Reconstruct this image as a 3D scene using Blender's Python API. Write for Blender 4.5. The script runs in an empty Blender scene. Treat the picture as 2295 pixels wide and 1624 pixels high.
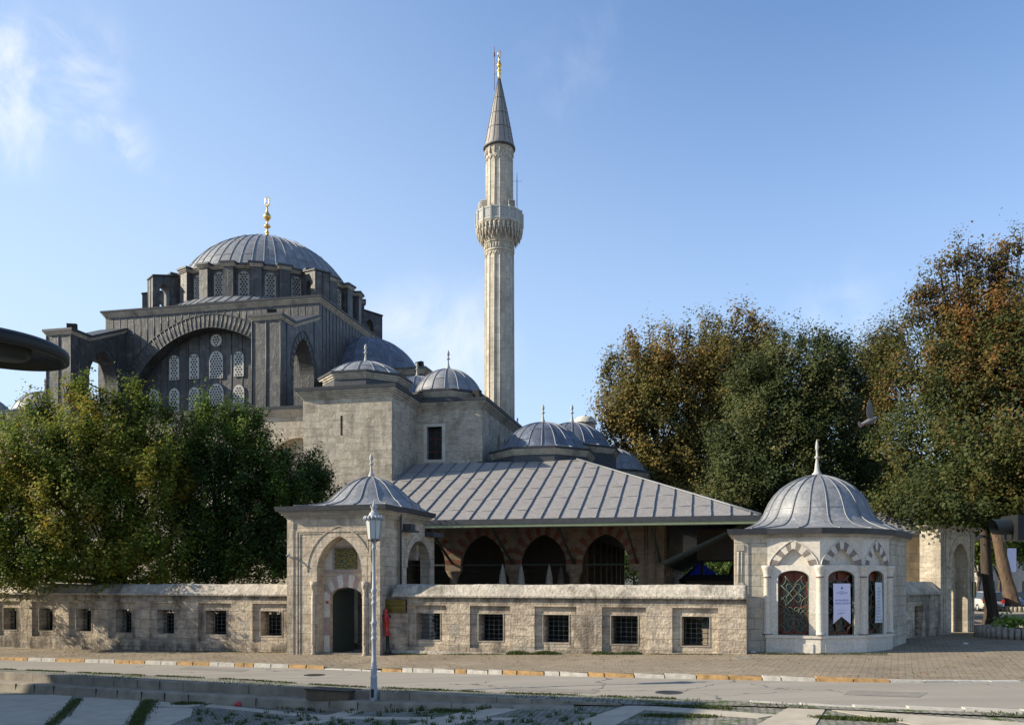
import bpy, math, random
import numpy as np
from mathutils import Vector, Matrix
from mathutils.geometry import tessellate_polygon
random.seed(7)
rng = np.random.default_rng(11)
R = math.radians
sc = bpy.context.scene
COL = sc.collection

# ---------------------------------------------------------------- camera, sky, sun, exposure
CAMZ = 3.0
FPX = 1950.0            # focal length in pixels of a 2295 px wide picture
CU, HV = 1147.5, 1300.0  # centre column, horizon row of that picture
cam_d = bpy.data.cameras.new("camera")
cam = bpy.data.objects.new("camera", cam_d)
COL.objects.link(cam)
cam.location = (0, 0, CAMZ)
cam.rotation_euler = (R(90), 0, 0)
cam_d.sensor_width = 36
cam_d.lens = 36 * FPX / 2295.0
cam_d.shift_y = (HV - 812.0) / 2295.0
cam_d.clip_start = 0.1
cam_d.clip_end = 4000
sc.camera = cam

SUN_EL = 28.0
SUN_H = Vector((-0.9995, -0.035, 0)).normalized()      # horizontal direction towards the sun
SUN_V = Vector((SUN_H.x * math.cos(R(SUN_EL)), SUN_H.y * math.cos(R(SUN_EL)), math.sin(R(SUN_EL))))

world = bpy.data.worlds.new("World")
sc.world = world
world.use_nodes = True
wt = world.node_tree
wt.nodes.clear()

def wnode(t, **k):
    n = wt.nodes.new(t)
    for a, b in k.items():
        setattr(n, a, b)
    return n
sky = wnode('ShaderNodeTexSky', sky_type='NISHITA')
sky.sun_disc = False
sky.sun_elevation = R(SUN_EL)
sky.sun_rotation = math.atan2(SUN_H.x, SUN_H.y)
sky.altitude = 20
sky.air_density = 1.0
sky.dust_density = .35
sky.ozone_density = 1.6
bg = wnode('ShaderNodeBackground')
bg.inputs[1].default_value = 0.094
wo = wnode('ShaderNodeOutputWorld')
tc = wnode('ShaderNodeTexCoord')
CLOUD_COL = (8.6, 8.2, 8.4, 1)
HAZE_COL = (4.5, 5.6, 6.9, 1)
# pale haze towards the horizon and the sun's side of the sky
sxyz = wnode('ShaderNodeSeparateXYZ'); wt.links.new(tc.outputs['Generated'], sxyz.inputs[0])
tint = wnode('ShaderNodeVectorMath', operation='MULTIPLY'); wt.links.new(sky.outputs[0], tint.inputs[0]); tint.inputs[1].default_value = (.90, 1.14, 1.42)
hz = wnode('ShaderNodeMapRange', interpolation_type='SMOOTHSTEP'); wt.links.new(sxyz.outputs[2], hz.inputs['Value'])
hz.inputs['From Min'].default_value = .68; hz.inputs['From Max'].default_value = -.10; hz.inputs['To Max'].default_value = .75
hx_ = wnode('ShaderNodeMapRange', interpolation_type='SMOOTHSTEP'); wt.links.new(sxyz.outputs[0], hx_.inputs['Value'])
hx_.inputs['From Min'].default_value = .35; hx_.inputs['From Max'].default_value = -.75; hx_.inputs['To Max'].default_value = .42
hs = wnode('ShaderNodeMath', operation='MAXIMUM'); 
hsum = wnode('ShaderNodeMath', operation='ADD'); hsum.use_clamp = True
wt.links.new(hz.outputs[0], hsum.inputs[0]); wt.links.new(hx_.outputs[0], hsum.inputs[1])
hcap = wnode('ShaderNodeMath', operation='MINIMUM'); wt.links.new(hsum.outputs[0], hcap.inputs[0]); hcap.inputs[1].default_value = .85
hm = wnode('ShaderNodeMix', data_type='RGBA'); wt.links.new(hcap.outputs[0], hm.inputs[0]); wt.links.new(tint.outputs[0], hm.inputs[6]); hm.inputs[7].default_value = HAZE_COL
last = hm.outputs[2]

CLOUDS=1
def cloud(u, v, rad, amount, last, scale=14.0, lo=0.42, hi=0.75):
    """a patch of thin cloud in a fixed direction of the sky"""
    d = Vector(((u - CU) / FPX, 1, (HV - v) / FPX)).normalized()
    wn = wnode('ShaderNodeTexNoise'); wn.inputs['Scale'].default_value = 5; wn.inputs['Detail'].default_value = 3
    wt.links.new(tc.outputs['Generated'], wn.inputs['Vector'])
    wm = wnode('ShaderNodeVectorMath', operation='SCALE'); wm.inputs['Scale'].default_value = 0.22
    wt.links.new(wn.outputs['Color'], wm.inputs[0])
    wa = wnode('ShaderNodeVectorMath', operation='ADD')
    wt.links.new(tc.outputs['Generated'], wa.inputs[0]); wt.links.new(wm.outputs[0], wa.inputs[1])
    ds = wnode('ShaderNodeVectorMath', operation='DISTANCE')
    wt.links.new(wa.outputs[0], ds.inputs[0])
    ds.inputs[1].default_value = d + Vector((.11, .11, .11))
    mr = wnode('ShaderNodeMapRange', interpolation_type='SMOOTHSTEP')
    mr.inputs['From Min'].default_value = rad; mr.inputs['From Max'].default_value = rad * 0.15
    wt.links.new(ds.outputs['Value'], mr.inputs['Value'])
    nz = wnode('ShaderNodeTexNoise'); nz.inputs['Scale'].default_value = scale; nz.inputs['Detail'].default_value = 7
    nz.inputs['Roughness'].default_value = .6; nz.inputs['Distortion'].default_value = .6
    wt.links.new(tc.outputs['Generated'], nz.inputs['Vector'])
    m2 = wnode('ShaderNodeMapRange', interpolation_type='SMOOTHSTEP')
    m2.inputs['From Min'].default_value = lo; m2.inputs['From Max'].default_value = hi
    wt.links.new(nz.outputs['Fac'], m2.inputs['Value'])
    mu = wnode('ShaderNodeMath', operation='MULTIPLY'); wt.links.new(mr.outputs[0], mu.inputs[0]); wt.links.new(m2.outputs[0], mu.inputs[1])
    m3 = wnode('ShaderNodeMath', operation='MULTIPLY'); wt.links.new(mu.outputs[0], m3.inputs[0]); m3.inputs[1].default_value = amount
    mx = wnode('ShaderNodeMix', data_type='RGBA')
    wt.links.new(m3.outputs[0], mx.inputs[0]); wt.links.new(last, mx.inputs[6]); mx.inputs[7].default_value = CLOUD_COL
    return mx.outputs[2]
last = cloud(110, 205, .125, .46, last, 13, .38, .70)
last = cloud(20, 150, .10, .3, last, 12, .40, .7)
last = cloud(300, 360, .05, .3, last, 20, .4, .7)
last = cloud(950, 770, .12, .40, last, 7, .30, .62)
last = cloud(1920, 770, .09, .22, last, 9, .34, .66)
last = cloud(1360, 130, .10, .08, last, 11, .40, .7)
wt.links.new(last, bg.inputs[0])
wt.links.new(bg.outputs[0], wo.inputs[0])

sun_d = bpy.data.lights.new("sun", 'SUN')
sun_d.energy = 5.0
sun_d.angle = R(0.55)
sun_d.color = (1.0, 0.89, 0.70)
sun = bpy.data.objects.new("sun", sun_d)
COL.objects.link(sun)
sun.location = (-60, -20, 60)
sun.rotation_euler = SUN_V.to_track_quat('Z', 'Y').to_euler()

sc.view_settings.view_transform = 'Standard'
sc.view_settings.look = 'None'
sc.view_settings.exposure = 0.77
sc.view_settings.gamma = 1.0
sc.view_settings.use_curve_mapping = False
sc.cycles.max_bounces = 6
sc.cycles.transparent_max_bounces = 6

# ---------------------------------------------------------------- helpers: things, parts, meshes
CHAINS = {}

def thing(name, label, cat, loc=(0, 0, 0), rz=0, group=None):
    o = bpy.data.objects.new(name, None)
    COL.objects.link(o)
    o.location = loc
    o.rotation_euler = (0, 0, rz)
    o.empty_display_size = .3
    o['label'] = label; o['category'] = cat
    if group: o['group'] = group
    CHAINS[o] = Matrix.LocRotScale(Vector(loc), Matrix.Rotation(rz, 3, 'Z'), None)
    return o

def tag(o, label=None, cat=None, group=None, kind=None):
    if label: o['label'] = label
    if cat: o['category'] = cat
    if group: o['group'] = group
    if kind: o['kind'] = kind
    return o

class MB:
    """collects faces in world space; build() makes ONE object"""
    def __init__(s, T=None):
        s.v = []; s.f = []; s.mi = []; s.sm = []; s.T = T; s.uvo = []
    def add(s, vs, fs, mi=0, sm=False, T=None):
        T = T or s.T
        b = len(s.v)
        for p in vs:
            s.v.append(T(*p) if T else tuple(p))
        for f in fs:
            s.f.append([b + i for i in f]); s.mi.append(mi); s.sm.append(sm)
    def box(s, x0, x1, y0, y1, z0, z1, mi=0, T=None):
        vs = [(x0,y0,z0),(x1,y0,z0),(x1,y1,z0),(x0,y1,z0),(x0,y0,z1),(x1,y0,z1),(x1,y1,z1),(x0,y1,z1)]
        s.add(vs, [(0,3,2,1),(4,5,6,7),(0,1,5,4),(1,2,6,5),(2,3,7,6),(3,0,4,7)], mi, False, T)
    def prism(s, poly, z0, z1, mi=0, top=None, T=None, cap=True):
        """poly: plan outline; top: other outline for the top"""
        n = len(poly); top = top or poly
        za = z0 if hasattr(z0, '__len__') else [z0] * n
        zb = z1 if hasattr(z1, '__len__') else [z1] * n
        vs = [(p[0], p[1], za[i]) for i, p in enumerate(poly)] + [(p[0], p[1], zb[i]) for i, p in enumerate(top)]
        fs = [(i, (i+1) % n, n + (i+1) % n, n + i) for i in range(n)]
        if cap: fs += [tuple(range(n-1, -1, -1)), tuple(range(n, 2*n))]
        s.add(vs, fs, mi, False, T)
    def lathe(s, prof, c, n=32, mi=0, sm=True, ph=0.0, T=None, a0=0, a1=2*math.pi):
        full = abs(a1 - a0 - 2*math.pi) < 1e-6
        m = n if full else n + 1
        vs = []
        for (r, z) in prof:
            for k in range(m):
                a = a0 + (a1 - a0) * k / n + ph
                vs.append((c[0] + r*math.cos(a), c[1] + r*math.sin(a), z))
        fs = []
        for i in range(len(prof) - 1):
            for k in range(n):
                k2 = (k+1) % m
                fs.append((i*m+k, i*m+k2, (i+1)*m+k2, (i+1)*m+k))
        s.add(vs, fs, mi, sm, T)
    def tube(s, path, r, n=6, mi=0, sm=True, cap=True, T=None):
        """swept tube; r may be a list"""
        P = [Vector(p) for p in path]
        rr = r if hasattr(r, '__len__') else [r] * len(P)
        vs = []; up = None
        for i, p in enumerate(P):
            d = (P[min(i+1, len(P)-1)] - P[max(i-1, 0)])
            if d.length < 1e-9: d = Vector((0, 0, 1))
            d.normalize()
            if up is None:
                up = d.orthogonal().normalized()
            x = (up - d * up.dot(d))
            if x.length < 1e-6: x = d.orthogonal()
            x.normalize(); up = x
            y = d.cross(x)
            for k in range(n):
                a = 2*math.pi*k/n
                vs.append(tuple(p + (x*math.cos(a) + y*math.sin(a)) * rr[i]))
        fs = []
        for i in range(len(P)-1):
            for k in range(n):
                fs.append((i*n+k, i*n+(k+1) % n, (i+1)*n+(k+1) % n, (i+1)*n+k))
        if cap:
            fs.append(tuple(range(n-1, -1, -1))); fs.append(tuple((len(P)-1)*n + k for k in range(n)))
        s.add(vs, fs, mi, sm, T)
    def bar(s, p, q, w, h, mi=0, T=None):
        """square bar from p to q, h measured mostly upwards"""
        p = Vector(p); q = Vector(q); d = (q-p).normalized()
        up = Vector((0, 0, 1))
        if abs(d.z) > .98: up = Vector((0, 1, 0))
        x = d.cross(up).normalized(); y = x.cross(d).normalized()
        vs = []
        for c in (p, q):
            for a, b in ((-1,-1),(1,-1),(1,1),(-1,1)):
                vs.append(tuple(c + x*a*w/2 + y*b*h/2))
        s.add(vs, [(3,2,1,0),(4,5,6,7),(0,1,5,4),(1,2,6,5),(2,3,7,6),(3,0,4,7)], mi, False, T)
    def plate(s, outer, holes, y0, y1, mi=0, mside=None, T=None):
        """flat wall in the x-z plane from y0 (front) to y1 (back) with holes cut through"""
        mside = mi if mside is None else mside
        loops = [outer] + list(holes)
        tri = tessellate_polygon([[Vector((a, b, 0)) for a, b in lp] for lp in loops])
        flat = [p for lp in loops for p in lp]
        n = len(flat)
        vs = [(a, y0, b) for a, b in flat] + [(a, y1, b) for a, b in flat]
        fs = []
        for t in tri:
            a, b, c = (Vector((flat[i][0], flat[i][1])) for i in t)
            cr = (b-a).x*(c-a).y - (b-a).y*(c-a).x
            if abs(cr) < 1e-12: continue
            t = tuple(t) if cr > 0 else (t[0], t[2], t[1])
            fs.append(t); fs.append((t[0]+n, t[2]+n, t[1]+n))
        s.add(vs, fs, mi, False, T)
        b0 = 0; fs = []
        for li, lp in enumerate(loops):
            m = len(lp)
            area = sum(lp[i][0]*lp[(i+1) % m][1] - lp[(i+1) % m][0]*lp[i][1] for i in range(m))
            ccw = area > 0
            if li > 0: ccw = not ccw
            for i in range(m):
                j = (i+1) % m
                q = (b0+i, b0+n+i, b0+n+j, b0+j)
                fs.append(q if ccw else tuple(reversed(q)))
            b0 += m
        s.add(vs, fs, mside, False, T)
    def build(s, name, mats, parent=None, uv=True):
        me = bpy.data.meshes.new(name)
        V = np.array(s.v, dtype=np.float64).reshape(-1, 3)
        W = V
        root = parent
        while root is not None and root.parent is not None: root = root.parent
        if root is not None and root in CHAINS:
            inv = np.array(CHAINS[root].inverted())
            W = V @ inv[:3, :3].T + inv[:3, 3]
        elif root is None:
            pass
        me.from_pydata(W.tolist(), [], s.f)
        if not isinstance(mats, (list, tuple)): mats = [mats]
        for m in mats: me.materials.append(m)
        me.polygons.foreach_set('material_index', s.mi)
        me.polygons.foreach_set('use_smooth', s.sm)
        if uv:
            ul = me.uv_layers.new(name='uv')
            data = np.zeros((len(me.loops), 2))
            li = 0
            for f in s.f:
                p0 = V[f[0]]; nx = ny = nz = 0.0
                m = len(f)
                for i in range(m):
                    a = V[f[i]]; b = V[f[(i+1) % m]]
                    nx += (a[1]-b[1])*(a[2]+b[2]); ny += (a[2]-b[2])*(a[0]+b[0]); nz += (a[0]-b[0])*(a[1]+b[1])
                L = math.sqrt(nx*nx+ny*ny+nz*nz) or 1
                nx/=L; ny/=L; nz/=L
                if abs(nz) < .8:
                    h = math.hypot(nx, ny) or 1
                    tx, ty = -ny/h, nx/h
                    if abs(nz) < .05:
                        for i in f:
                            data[li] = (V[i][0]*tx+V[i][1]*ty, V[i][2]); li += 1
                    else:
                        for i in f:
                            data[li] = (V[i][0]*tx+V[i][1]*ty, V[i][2]/max(h, .3)); li += 1
                else:
                    for i in f:
                        data[li] = (V[i][0], V[i][1]); li += 1
            ul.data.foreach_set('uv', data.ravel())
        me.validate(clean_customdata=False)
        me.update()
        o = bpy.data.objects.new(name, me)
        COL.objects.link(o)
        if parent is not None:
            o.parent = parent
        else:                              # a thing that is one mesh: origin at its base
            c = W.mean(axis=0); zb = W[:, 2].min()
            off = Vector((c[0], c[1], zb))
            me.transform(Matrix.Translation(-off))
            o.location = off
        return o

def arch(cx, zb, w, zs, za, n=10, k=0.0):
    """closed outline (ccw) of an arched opening; pointed when the rise exceeds the half width"""
    h = za - zs
    pts = [(cx - w, zb), (cx + w, zb)]
    right = []
    if h >= w * .999 and k == 0:
        c = (h*h - w*w) / (2*w); r = w + c
        a1 = math.atan2(h, c)
        for i in range(n+1):
            a = a1 * i / n
            right.append((-c + r*math.cos(a), zs + r*math.sin(a)))
    else:
        for i in range(n+1):
            a = math.pi/2 * i / n
            right.append((w*math.cos(a), zs + h*((1-k)*math.sin(a) + k*(1-math.cos(a)))))
    if abs(zb - zs) < 1e-6: right2 = right[1:]
    else: right2 = right
    pts += [(cx + x, z) for x, z in right2]
    left = [(-x, z) for x, z in reversed(right[:-1])]
    if abs(zb - zs) < 1e-6: left = left[:-1]
    pts += [(cx + x, z) for x, z in left]
    return pts

def arch_line(cx, w, zs, za, n=12, k=0.0):
    """open polyline of the arch curve left to right"""
    full = arch(cx, zs - 1, w, zs, za, n, k)
    return list(reversed(full[2:]))

def circle(cx, cz, r, n=16):
    return [(cx + r*math.cos(2*math.pi*i/n), cz + r*math.sin(2*math.pi*i/n)) for i in range(n)]

def ring(mb, inner, outer, y0, y1, mi=0, alt=None, k=1, T=None):
    """a band between two polylines (same length), front y0, back y1; alt: second material every k steps"""
    n = len(inner)
    for i in range(n-1):
        m = mi if alt is None or (i//k) % 2 == 0 else alt
        a, b, c, d = inner[i], inner[i+1], outer[i+1], outer[i]
        vs = [(a[0],y0,a[1]),(b[0],y0,b[1]),(c[0],y0,c[1]),(d[0],y0,d[1]),(a[0],y1,a[1]),(b[0],y1,b[1]),(c[0],y1,c[1]),(d[0],y1,d[1])]
        fs = [(3,2,1,0),(0,1,5,4),(2,3,7,6)]
        if i == 0: fs.append((3,0,4,7))
        if i == n-2: fs.append((1,2,6,5))
        mb.add(vs, fs, m, False, T)

def frame(ox, oy, rz):
    c, s_ = math.cos(rz), math.sin(rz)
    return lambda x, y, z: (ox + x*c - y*s_, oy + x*s_ + y*c, z)

def smooth(a, b, t):
    t = max(0, min(1, (t-a)/(b-a))); return t*t*(3-2*t)

# ---------------------------------------------------------------- materials
def new_mat(name):
    m = bpy.data.materials.new(name); m.use_nodes = True
    t = m.node_tree; t.nodes.clear()
    o = t.nodes.new('ShaderNodeOutputMaterial'); p = t.nodes.new('ShaderNodeBsdfPrincipled')
    t.links.new(p.outputs[0], o.inputs[0])
    return m, t, p, o

def nd(t, typ, ins=None, **k):
    n = t.nodes.new(typ)
    for a, b in k.items(): setattr(n, a, b)
    if ins:
        for a, b in ins.items():
            if hasattr(b, 'is_output') or isinstance(b, bpy.types.NodeSocket): t.links.new(b, n.inputs[a])
            else: n.inputs[a].default_value = b
    return n

def rgba(c): return (c[0], c[1], c[2], 1)

def simple(name, c, rough=.6, metal=0.0, var=.12, scale=6, bump=.0, spec=.4, coat=0):
    m, t, p, o = new_mat(name)
    tcn = nd(t, 'ShaderNodeTexCoord')
    nz = nd(t, 'ShaderNodeTexNoise', {'Vector': tcn.outputs['Object'], 'Scale': scale, 'Detail': 5.0, 'Roughness': .6})
    mx = nd(t, 'ShaderNodeMix', {0: nz.outputs['Fac'], 6: rgba([x*(1-var*2) for x in c]), 7: rgba([min(1, x*(1+var*1.6)) for x in c])}, data_type='RGBA')
    t.links.new(mx.outputs[2], p.inputs['Base Color'])
    p.inputs['Roughness'].default_value = rough; p.inputs['Metallic'].default_value = metal
    p.inputs['Specular IOR Level'].default_value = spec
    if coat: p.inputs['Coat Weight'].default_value = coat
    if bump:
        b = nd(t, 'ShaderNodeBump', {'Height': nz.outputs['Fac'], 'Strength': .8, 'Distance': bump})
        t.links.new(b.outputs[0], p.inputs['Normal'])
    return m

def stone(name, c1, c2, c3=None, bw=.75, bh=.38, mort=.008, pit=.012, pscale=9.0, stain=.5, stain_c=(.07,.06,.05), mortar_c=None, blotch=.35, warp=.02, stretch=2.6, jump=.5, bands=False):
    """ashlar: blocks of slightly different tone, joints, weathering, pits"""
    m, t, p, o = new_mat(name)
    tcn = nd(t, 'ShaderNodeTexCoord')
    uv = tcn.outputs['UV']; ob = tcn.outputs['Object']
    wn = nd(t, 'ShaderNodeTexNoise', {'Vector': ob, 'Scale': 1.3, 'Detail': 2.0})
    ws = nd(t, 'ShaderNodeVectorMath', {0: wn.outputs['Color'], 'Scale': warp}, operation='SCALE')
    wa = nd(t, 'ShaderNodeVectorMath', {0: uv, 1: ws.outputs[0]}, operation='ADD')
    br = nd(t, 'ShaderNodeTexBrick', {'Vector': wa.outputs[0], 'Color1': rgba(c1), 'Color2': rgba(c2), 'Mortar': rgba(mortar_c or [x*.55 for x in c1]),
            'Scale': 1.0, 'Mortar Size': mort, 'Mortar Smooth': .3, 'Bias': 0.0, 'Brick Width': bw, 'Row Height': bh}, offset=jump, squash=1.35, squash_frequency=3)
    br2 = nd(t, 'ShaderNodeTexBrick', {'Vector': wa.outputs[0], 'Color1': (0, 0, 0, 1), 'Color2': (1, 1, 1, 1), 'Mortar': (.5, .5, .5, 1),
            'Scale': 1.0, 'Mortar Size': 0.0, 'Bias': 0.0, 'Brick Width': bw*.5, 'Row Height': bh}, offset=jump, squash=1.35, squash_frequency=3)
    c3 = c3 or [x*.78 for x in c1]
    # blocks of the third tone
    rmp = nd(t, 'ShaderNodeMapRange', {'Value': br2.outputs['Color'], 'From Min': .68, 'From Max': .95})
    m1 = nd(t, 'ShaderNodeMix', {0: rmp.outputs[0], 6: br.outputs['Color'], 7: rgba(c3)}, data_type='RGBA')
    keepm = nd(t, 'ShaderNodeMix', {0: br.outputs['Fac'], 6: m1.outputs[2], 7: br.outputs['Color']}, data_type='RGBA')
    # horizontal bedding / weather streaks
    mp = nd(t, 'ShaderNodeMapping', {'Vector': ob, 'Scale': (1, 1, stretch)})
    n1 = nd(t, 'ShaderNodeTexNoise', {'Vector': mp.outputs[0], 'Scale': 2.2, 'Detail': 8.0, 'Roughness': .68})
    mpv = nd(t, 'ShaderNodeMapping', {'Vector': ob, 'Scale': (1, 1, .28)})
    n2 = nd(t, 'ShaderNodeTexNoise', {'Vector': mpv.outputs[0], 'Scale': 1.1, 'Detail': 6.0, 'Roughness': .6, 'Distortion': .4})
    n3 = nd(t, 'ShaderNodeTexNoise', {'Vector': ob, 'Scale': pscale*2.4, 'Detail': 6.0, 'Roughness': .7})
    r1 = nd(t, 'ShaderNodeMapRange', {'Value': n1.outputs['Fac'], 'From Min': .3, 'From Max': .7, 'To Min': 1-blotch, 'To Max': 1+blotch*.55})
    mu = nd(t, 'ShaderNodeVectorMath', {0: keepm.outputs[2], 'Scale': r1.outputs[0]}, operation='SCALE')
    r2 = nd(t, 'ShaderNodeMapRange', {'Value': n2.outputs['Fac'], 'From Min': .47, 'From Max': .70, 'To Max': stain}, interpolation_type='SMOOTHSTEP')
    m2 = nd(t, 'ShaderNodeMix', {0: r2.outputs[0], 6: mu.outputs[0], 7: rgba(stain_c)}, data_type='RGBA')
    r3 = nd(t, 'ShaderNodeMapRange', {'Value': n3.outputs['Fac'], 'From Min': .3, 'From Max': .7, 'To Min': .8, 'To Max': 1.18})
    m4 = nd(t, 'ShaderNodeVectorMath', {0: m2.outputs[2], 'Scale': r3.outputs[0]}, operation='SCALE')
    outc = m4.outputs[0]
    if bands:                                     # soot line under the coping, damp at the foot
        sy = nd(t, 'ShaderNodeSeparateXYZ', {0: uv})
        b1 = nd(t, 'ShaderNodeMapRange', {'Value': sy.outputs[1], 'From Min': 1.95, 'From Max': 2.30}, interpolation_type='SMOOTHSTEP')
        b2 = nd(t, 'ShaderNodeMapRange', {'Value': sy.outputs[1], 'From Min': .55, 'From Max': -.05}, interpolation_type='SMOOTHSTEP')
        bb = nd(t, 'ShaderNodeMath', {0: b1.outputs[0], 1: b2.outputs[0]}, operation='ADD')
        nb = nd(t, 'ShaderNodeTexNoise', {'Vector': mpv.outputs[0], 'Scale': 3.0, 'Detail': 6.0, 'Roughness': .7})
        nr = nd(t, 'ShaderNodeMapRange', {'Value': nb.outputs['Fac'], 'From Min': .38, 'From Max': .62, 'To Max': .8})
        bf = nd(t, 'ShaderNodeMath', {0: bb.outputs[0], 1: nr.outputs[0]}, operation='MULTIPLY')
        mb_ = nd(t, 'ShaderNodeMix', {0: bf.outputs[0], 6: outc, 7: rgba((.06,.052,.042))}, data_type='RGBA')
        outc = mb_.outputs[2]
    t.links.new(outc, p.inputs['Base Color'])
    p.inputs['Roughness'].default_value = .9; p.inputs['Specular IOR Level'].default_value = .2
    # relief
    vo = nd(t, 'ShaderNodeTexVoronoi', {'Vector': ob, 'Scale': pscale, 'Randomness': 1.0})
    n4 = nd(t, 'ShaderNodeTexNoise', {'Vector': ob, 'Scale': pscale*.7, 'Detail': 7.0, 'Roughness': .72})
    pm = nd(t, 'ShaderNodeMapRange', {'Value': n2.outputs['Fac'], 'From Min': .35, 'From Max': .65, 'To Min': .25, 'To Max': 1.3})
    h1 = nd(t, 'ShaderNodeMath', {0: n4.outputs['Fac'], 1: pm.outputs[0]}, operation='MULTIPLY')
    h2 = nd(t, 'ShaderNodeMath', {0: vo.outputs['Distance'], 1: .35, 2: h1.outputs[0]}, operation='MULTIPLY_ADD')
    h3 = nd(t, 'ShaderNodeMath', {0: br.outputs['Fac'], 1: -.6, 2: h2.outputs[0]}, operation='MULTIPLY_ADD')
    b = nd(t, 'ShaderNodeBump', {'Height': h3.outputs[0], 'Strength': 1.0, 'Distance': pit})
    t.links.new(b.outputs[0], p.inputs['Normal'])
    return m

def lead(name, c, c2, pw=.9, ph=1.7, seam=.02, rough=.55, metal=.25, patina=(.3,.31,.33), pat=.35, dist=.02, uvs=True, seam_dark=.5, vs=.35):
    m, t, p, o = new_mat(name)
    tcn = nd(t, 'ShaderNodeTexCoord')
    uv = tcn.outputs['UV']; ob = tcn.outputs['Object']
    wn = nd(t, 'ShaderNodeTexNoise', {'Vector': ob, 'Scale': 1.1, 'Detail': 2.0})
    ws = nd(t, 'ShaderNodeVectorMath', {0: wn.outputs['Color'], 'Scale': .03}, operation='SCALE')
    wa = nd(t, 'ShaderNodeVectorMath', {0: uv, 1: ws.outputs[0]}, operation='ADD')
    br = nd(t, 'ShaderNodeTexBrick', {'Vector': wa.outputs[0], 'Color1': rgba(c), 'Color2': rgba(c2), 'Mortar': rgba([x*seam_dark for x in c]),
            'Scale': 1.0, 'Mortar Size': seam, 'Mortar Smooth': .2, 'Bias': 0.0, 'Brick Width': ph, 'Row Height': pw}, offset=.37)
    # rotate: rows run vertically, so swap u and v
    sx = nd(t, 'ShaderNodeSeparateXYZ', {0: wa.outputs[0]}); cx = nd(t, 'ShaderNodeCombineXYZ', {0: sx.outputs[1], 1: sx.outputs[0]})
    t.links.new(cx.outputs[0], br.inputs['Vector'])
    mp = nd(t, 'ShaderNodeMapping', {'Vector': ob, 'Scale': (1, 1, vs)})
    n1 = nd(t, 'ShaderNodeTexNoise', {'Vector': mp.outputs[0], 'Scale': 1.6, 'Detail': 7.0, 'Roughness': .65, 'Distortion': .5})
    n2 = nd(t, 'ShaderNodeTexNoise', {'Vector': ob, 'Scale': 7.0, 'Detail': 6.0, 'Roughness': .7})
    r1 = nd(t, 'ShaderNodeMapRange', {'Value': n1.outputs['Fac'], 'From Min': .45, 'From Max': .72, 'To Max': pat}, interpolation_type='SMOOTHSTEP')
    m1 = nd(t, 'ShaderNodeMix', {0: r1.outputs[0], 6: br.outputs['Color'], 7: rgba(patina)}, data_type='RGBA')
    r2 = nd(t, 'ShaderNodeMapRange', {'Value': n2.outputs['Fac'], 'From Min': .3, 'From Max': .7, 'To Min': .75, 'To Max': 1.25})
    m2 = nd(t, 'ShaderNodeVectorMath', {0: m1.outputs[2], 'Scale': r2.outputs[0]}, operation='SCALE')
    t.links.new(m2.outputs[0], p.inputs['Base Color'])
    p.inputs['Metallic'].default_value = metal
    rr = nd(t, 'ShaderNodeMapRange', {'Value': n2.outputs['Fac'], 'From Min': .3, 'From Max': .7, 'To Min': rough-.1, 'To Max': rough+.12})
    t.links.new(rr.outputs[0], p.inputs['Roughness'])
    h = nd(t, 'ShaderNodeMath', {0: br.outputs['Fac'], 1: .9, 2: n1.outputs['Fac']}, operation='MULTIPLY_ADD')
    h2 = nd(t, 'ShaderNodeMath', {0: n2.outputs['Fac'], 1: .25, 2: h.outputs[0]}, operation='MULTIPLY_ADD')
    b = nd(t, 'ShaderNodeBump', {'Height': h2.outputs[0], 'Strength': 1.0, 'Distance': dist})
    t.links.new(b.outputs[0], p.inputs['Normal'])
    return m

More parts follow.
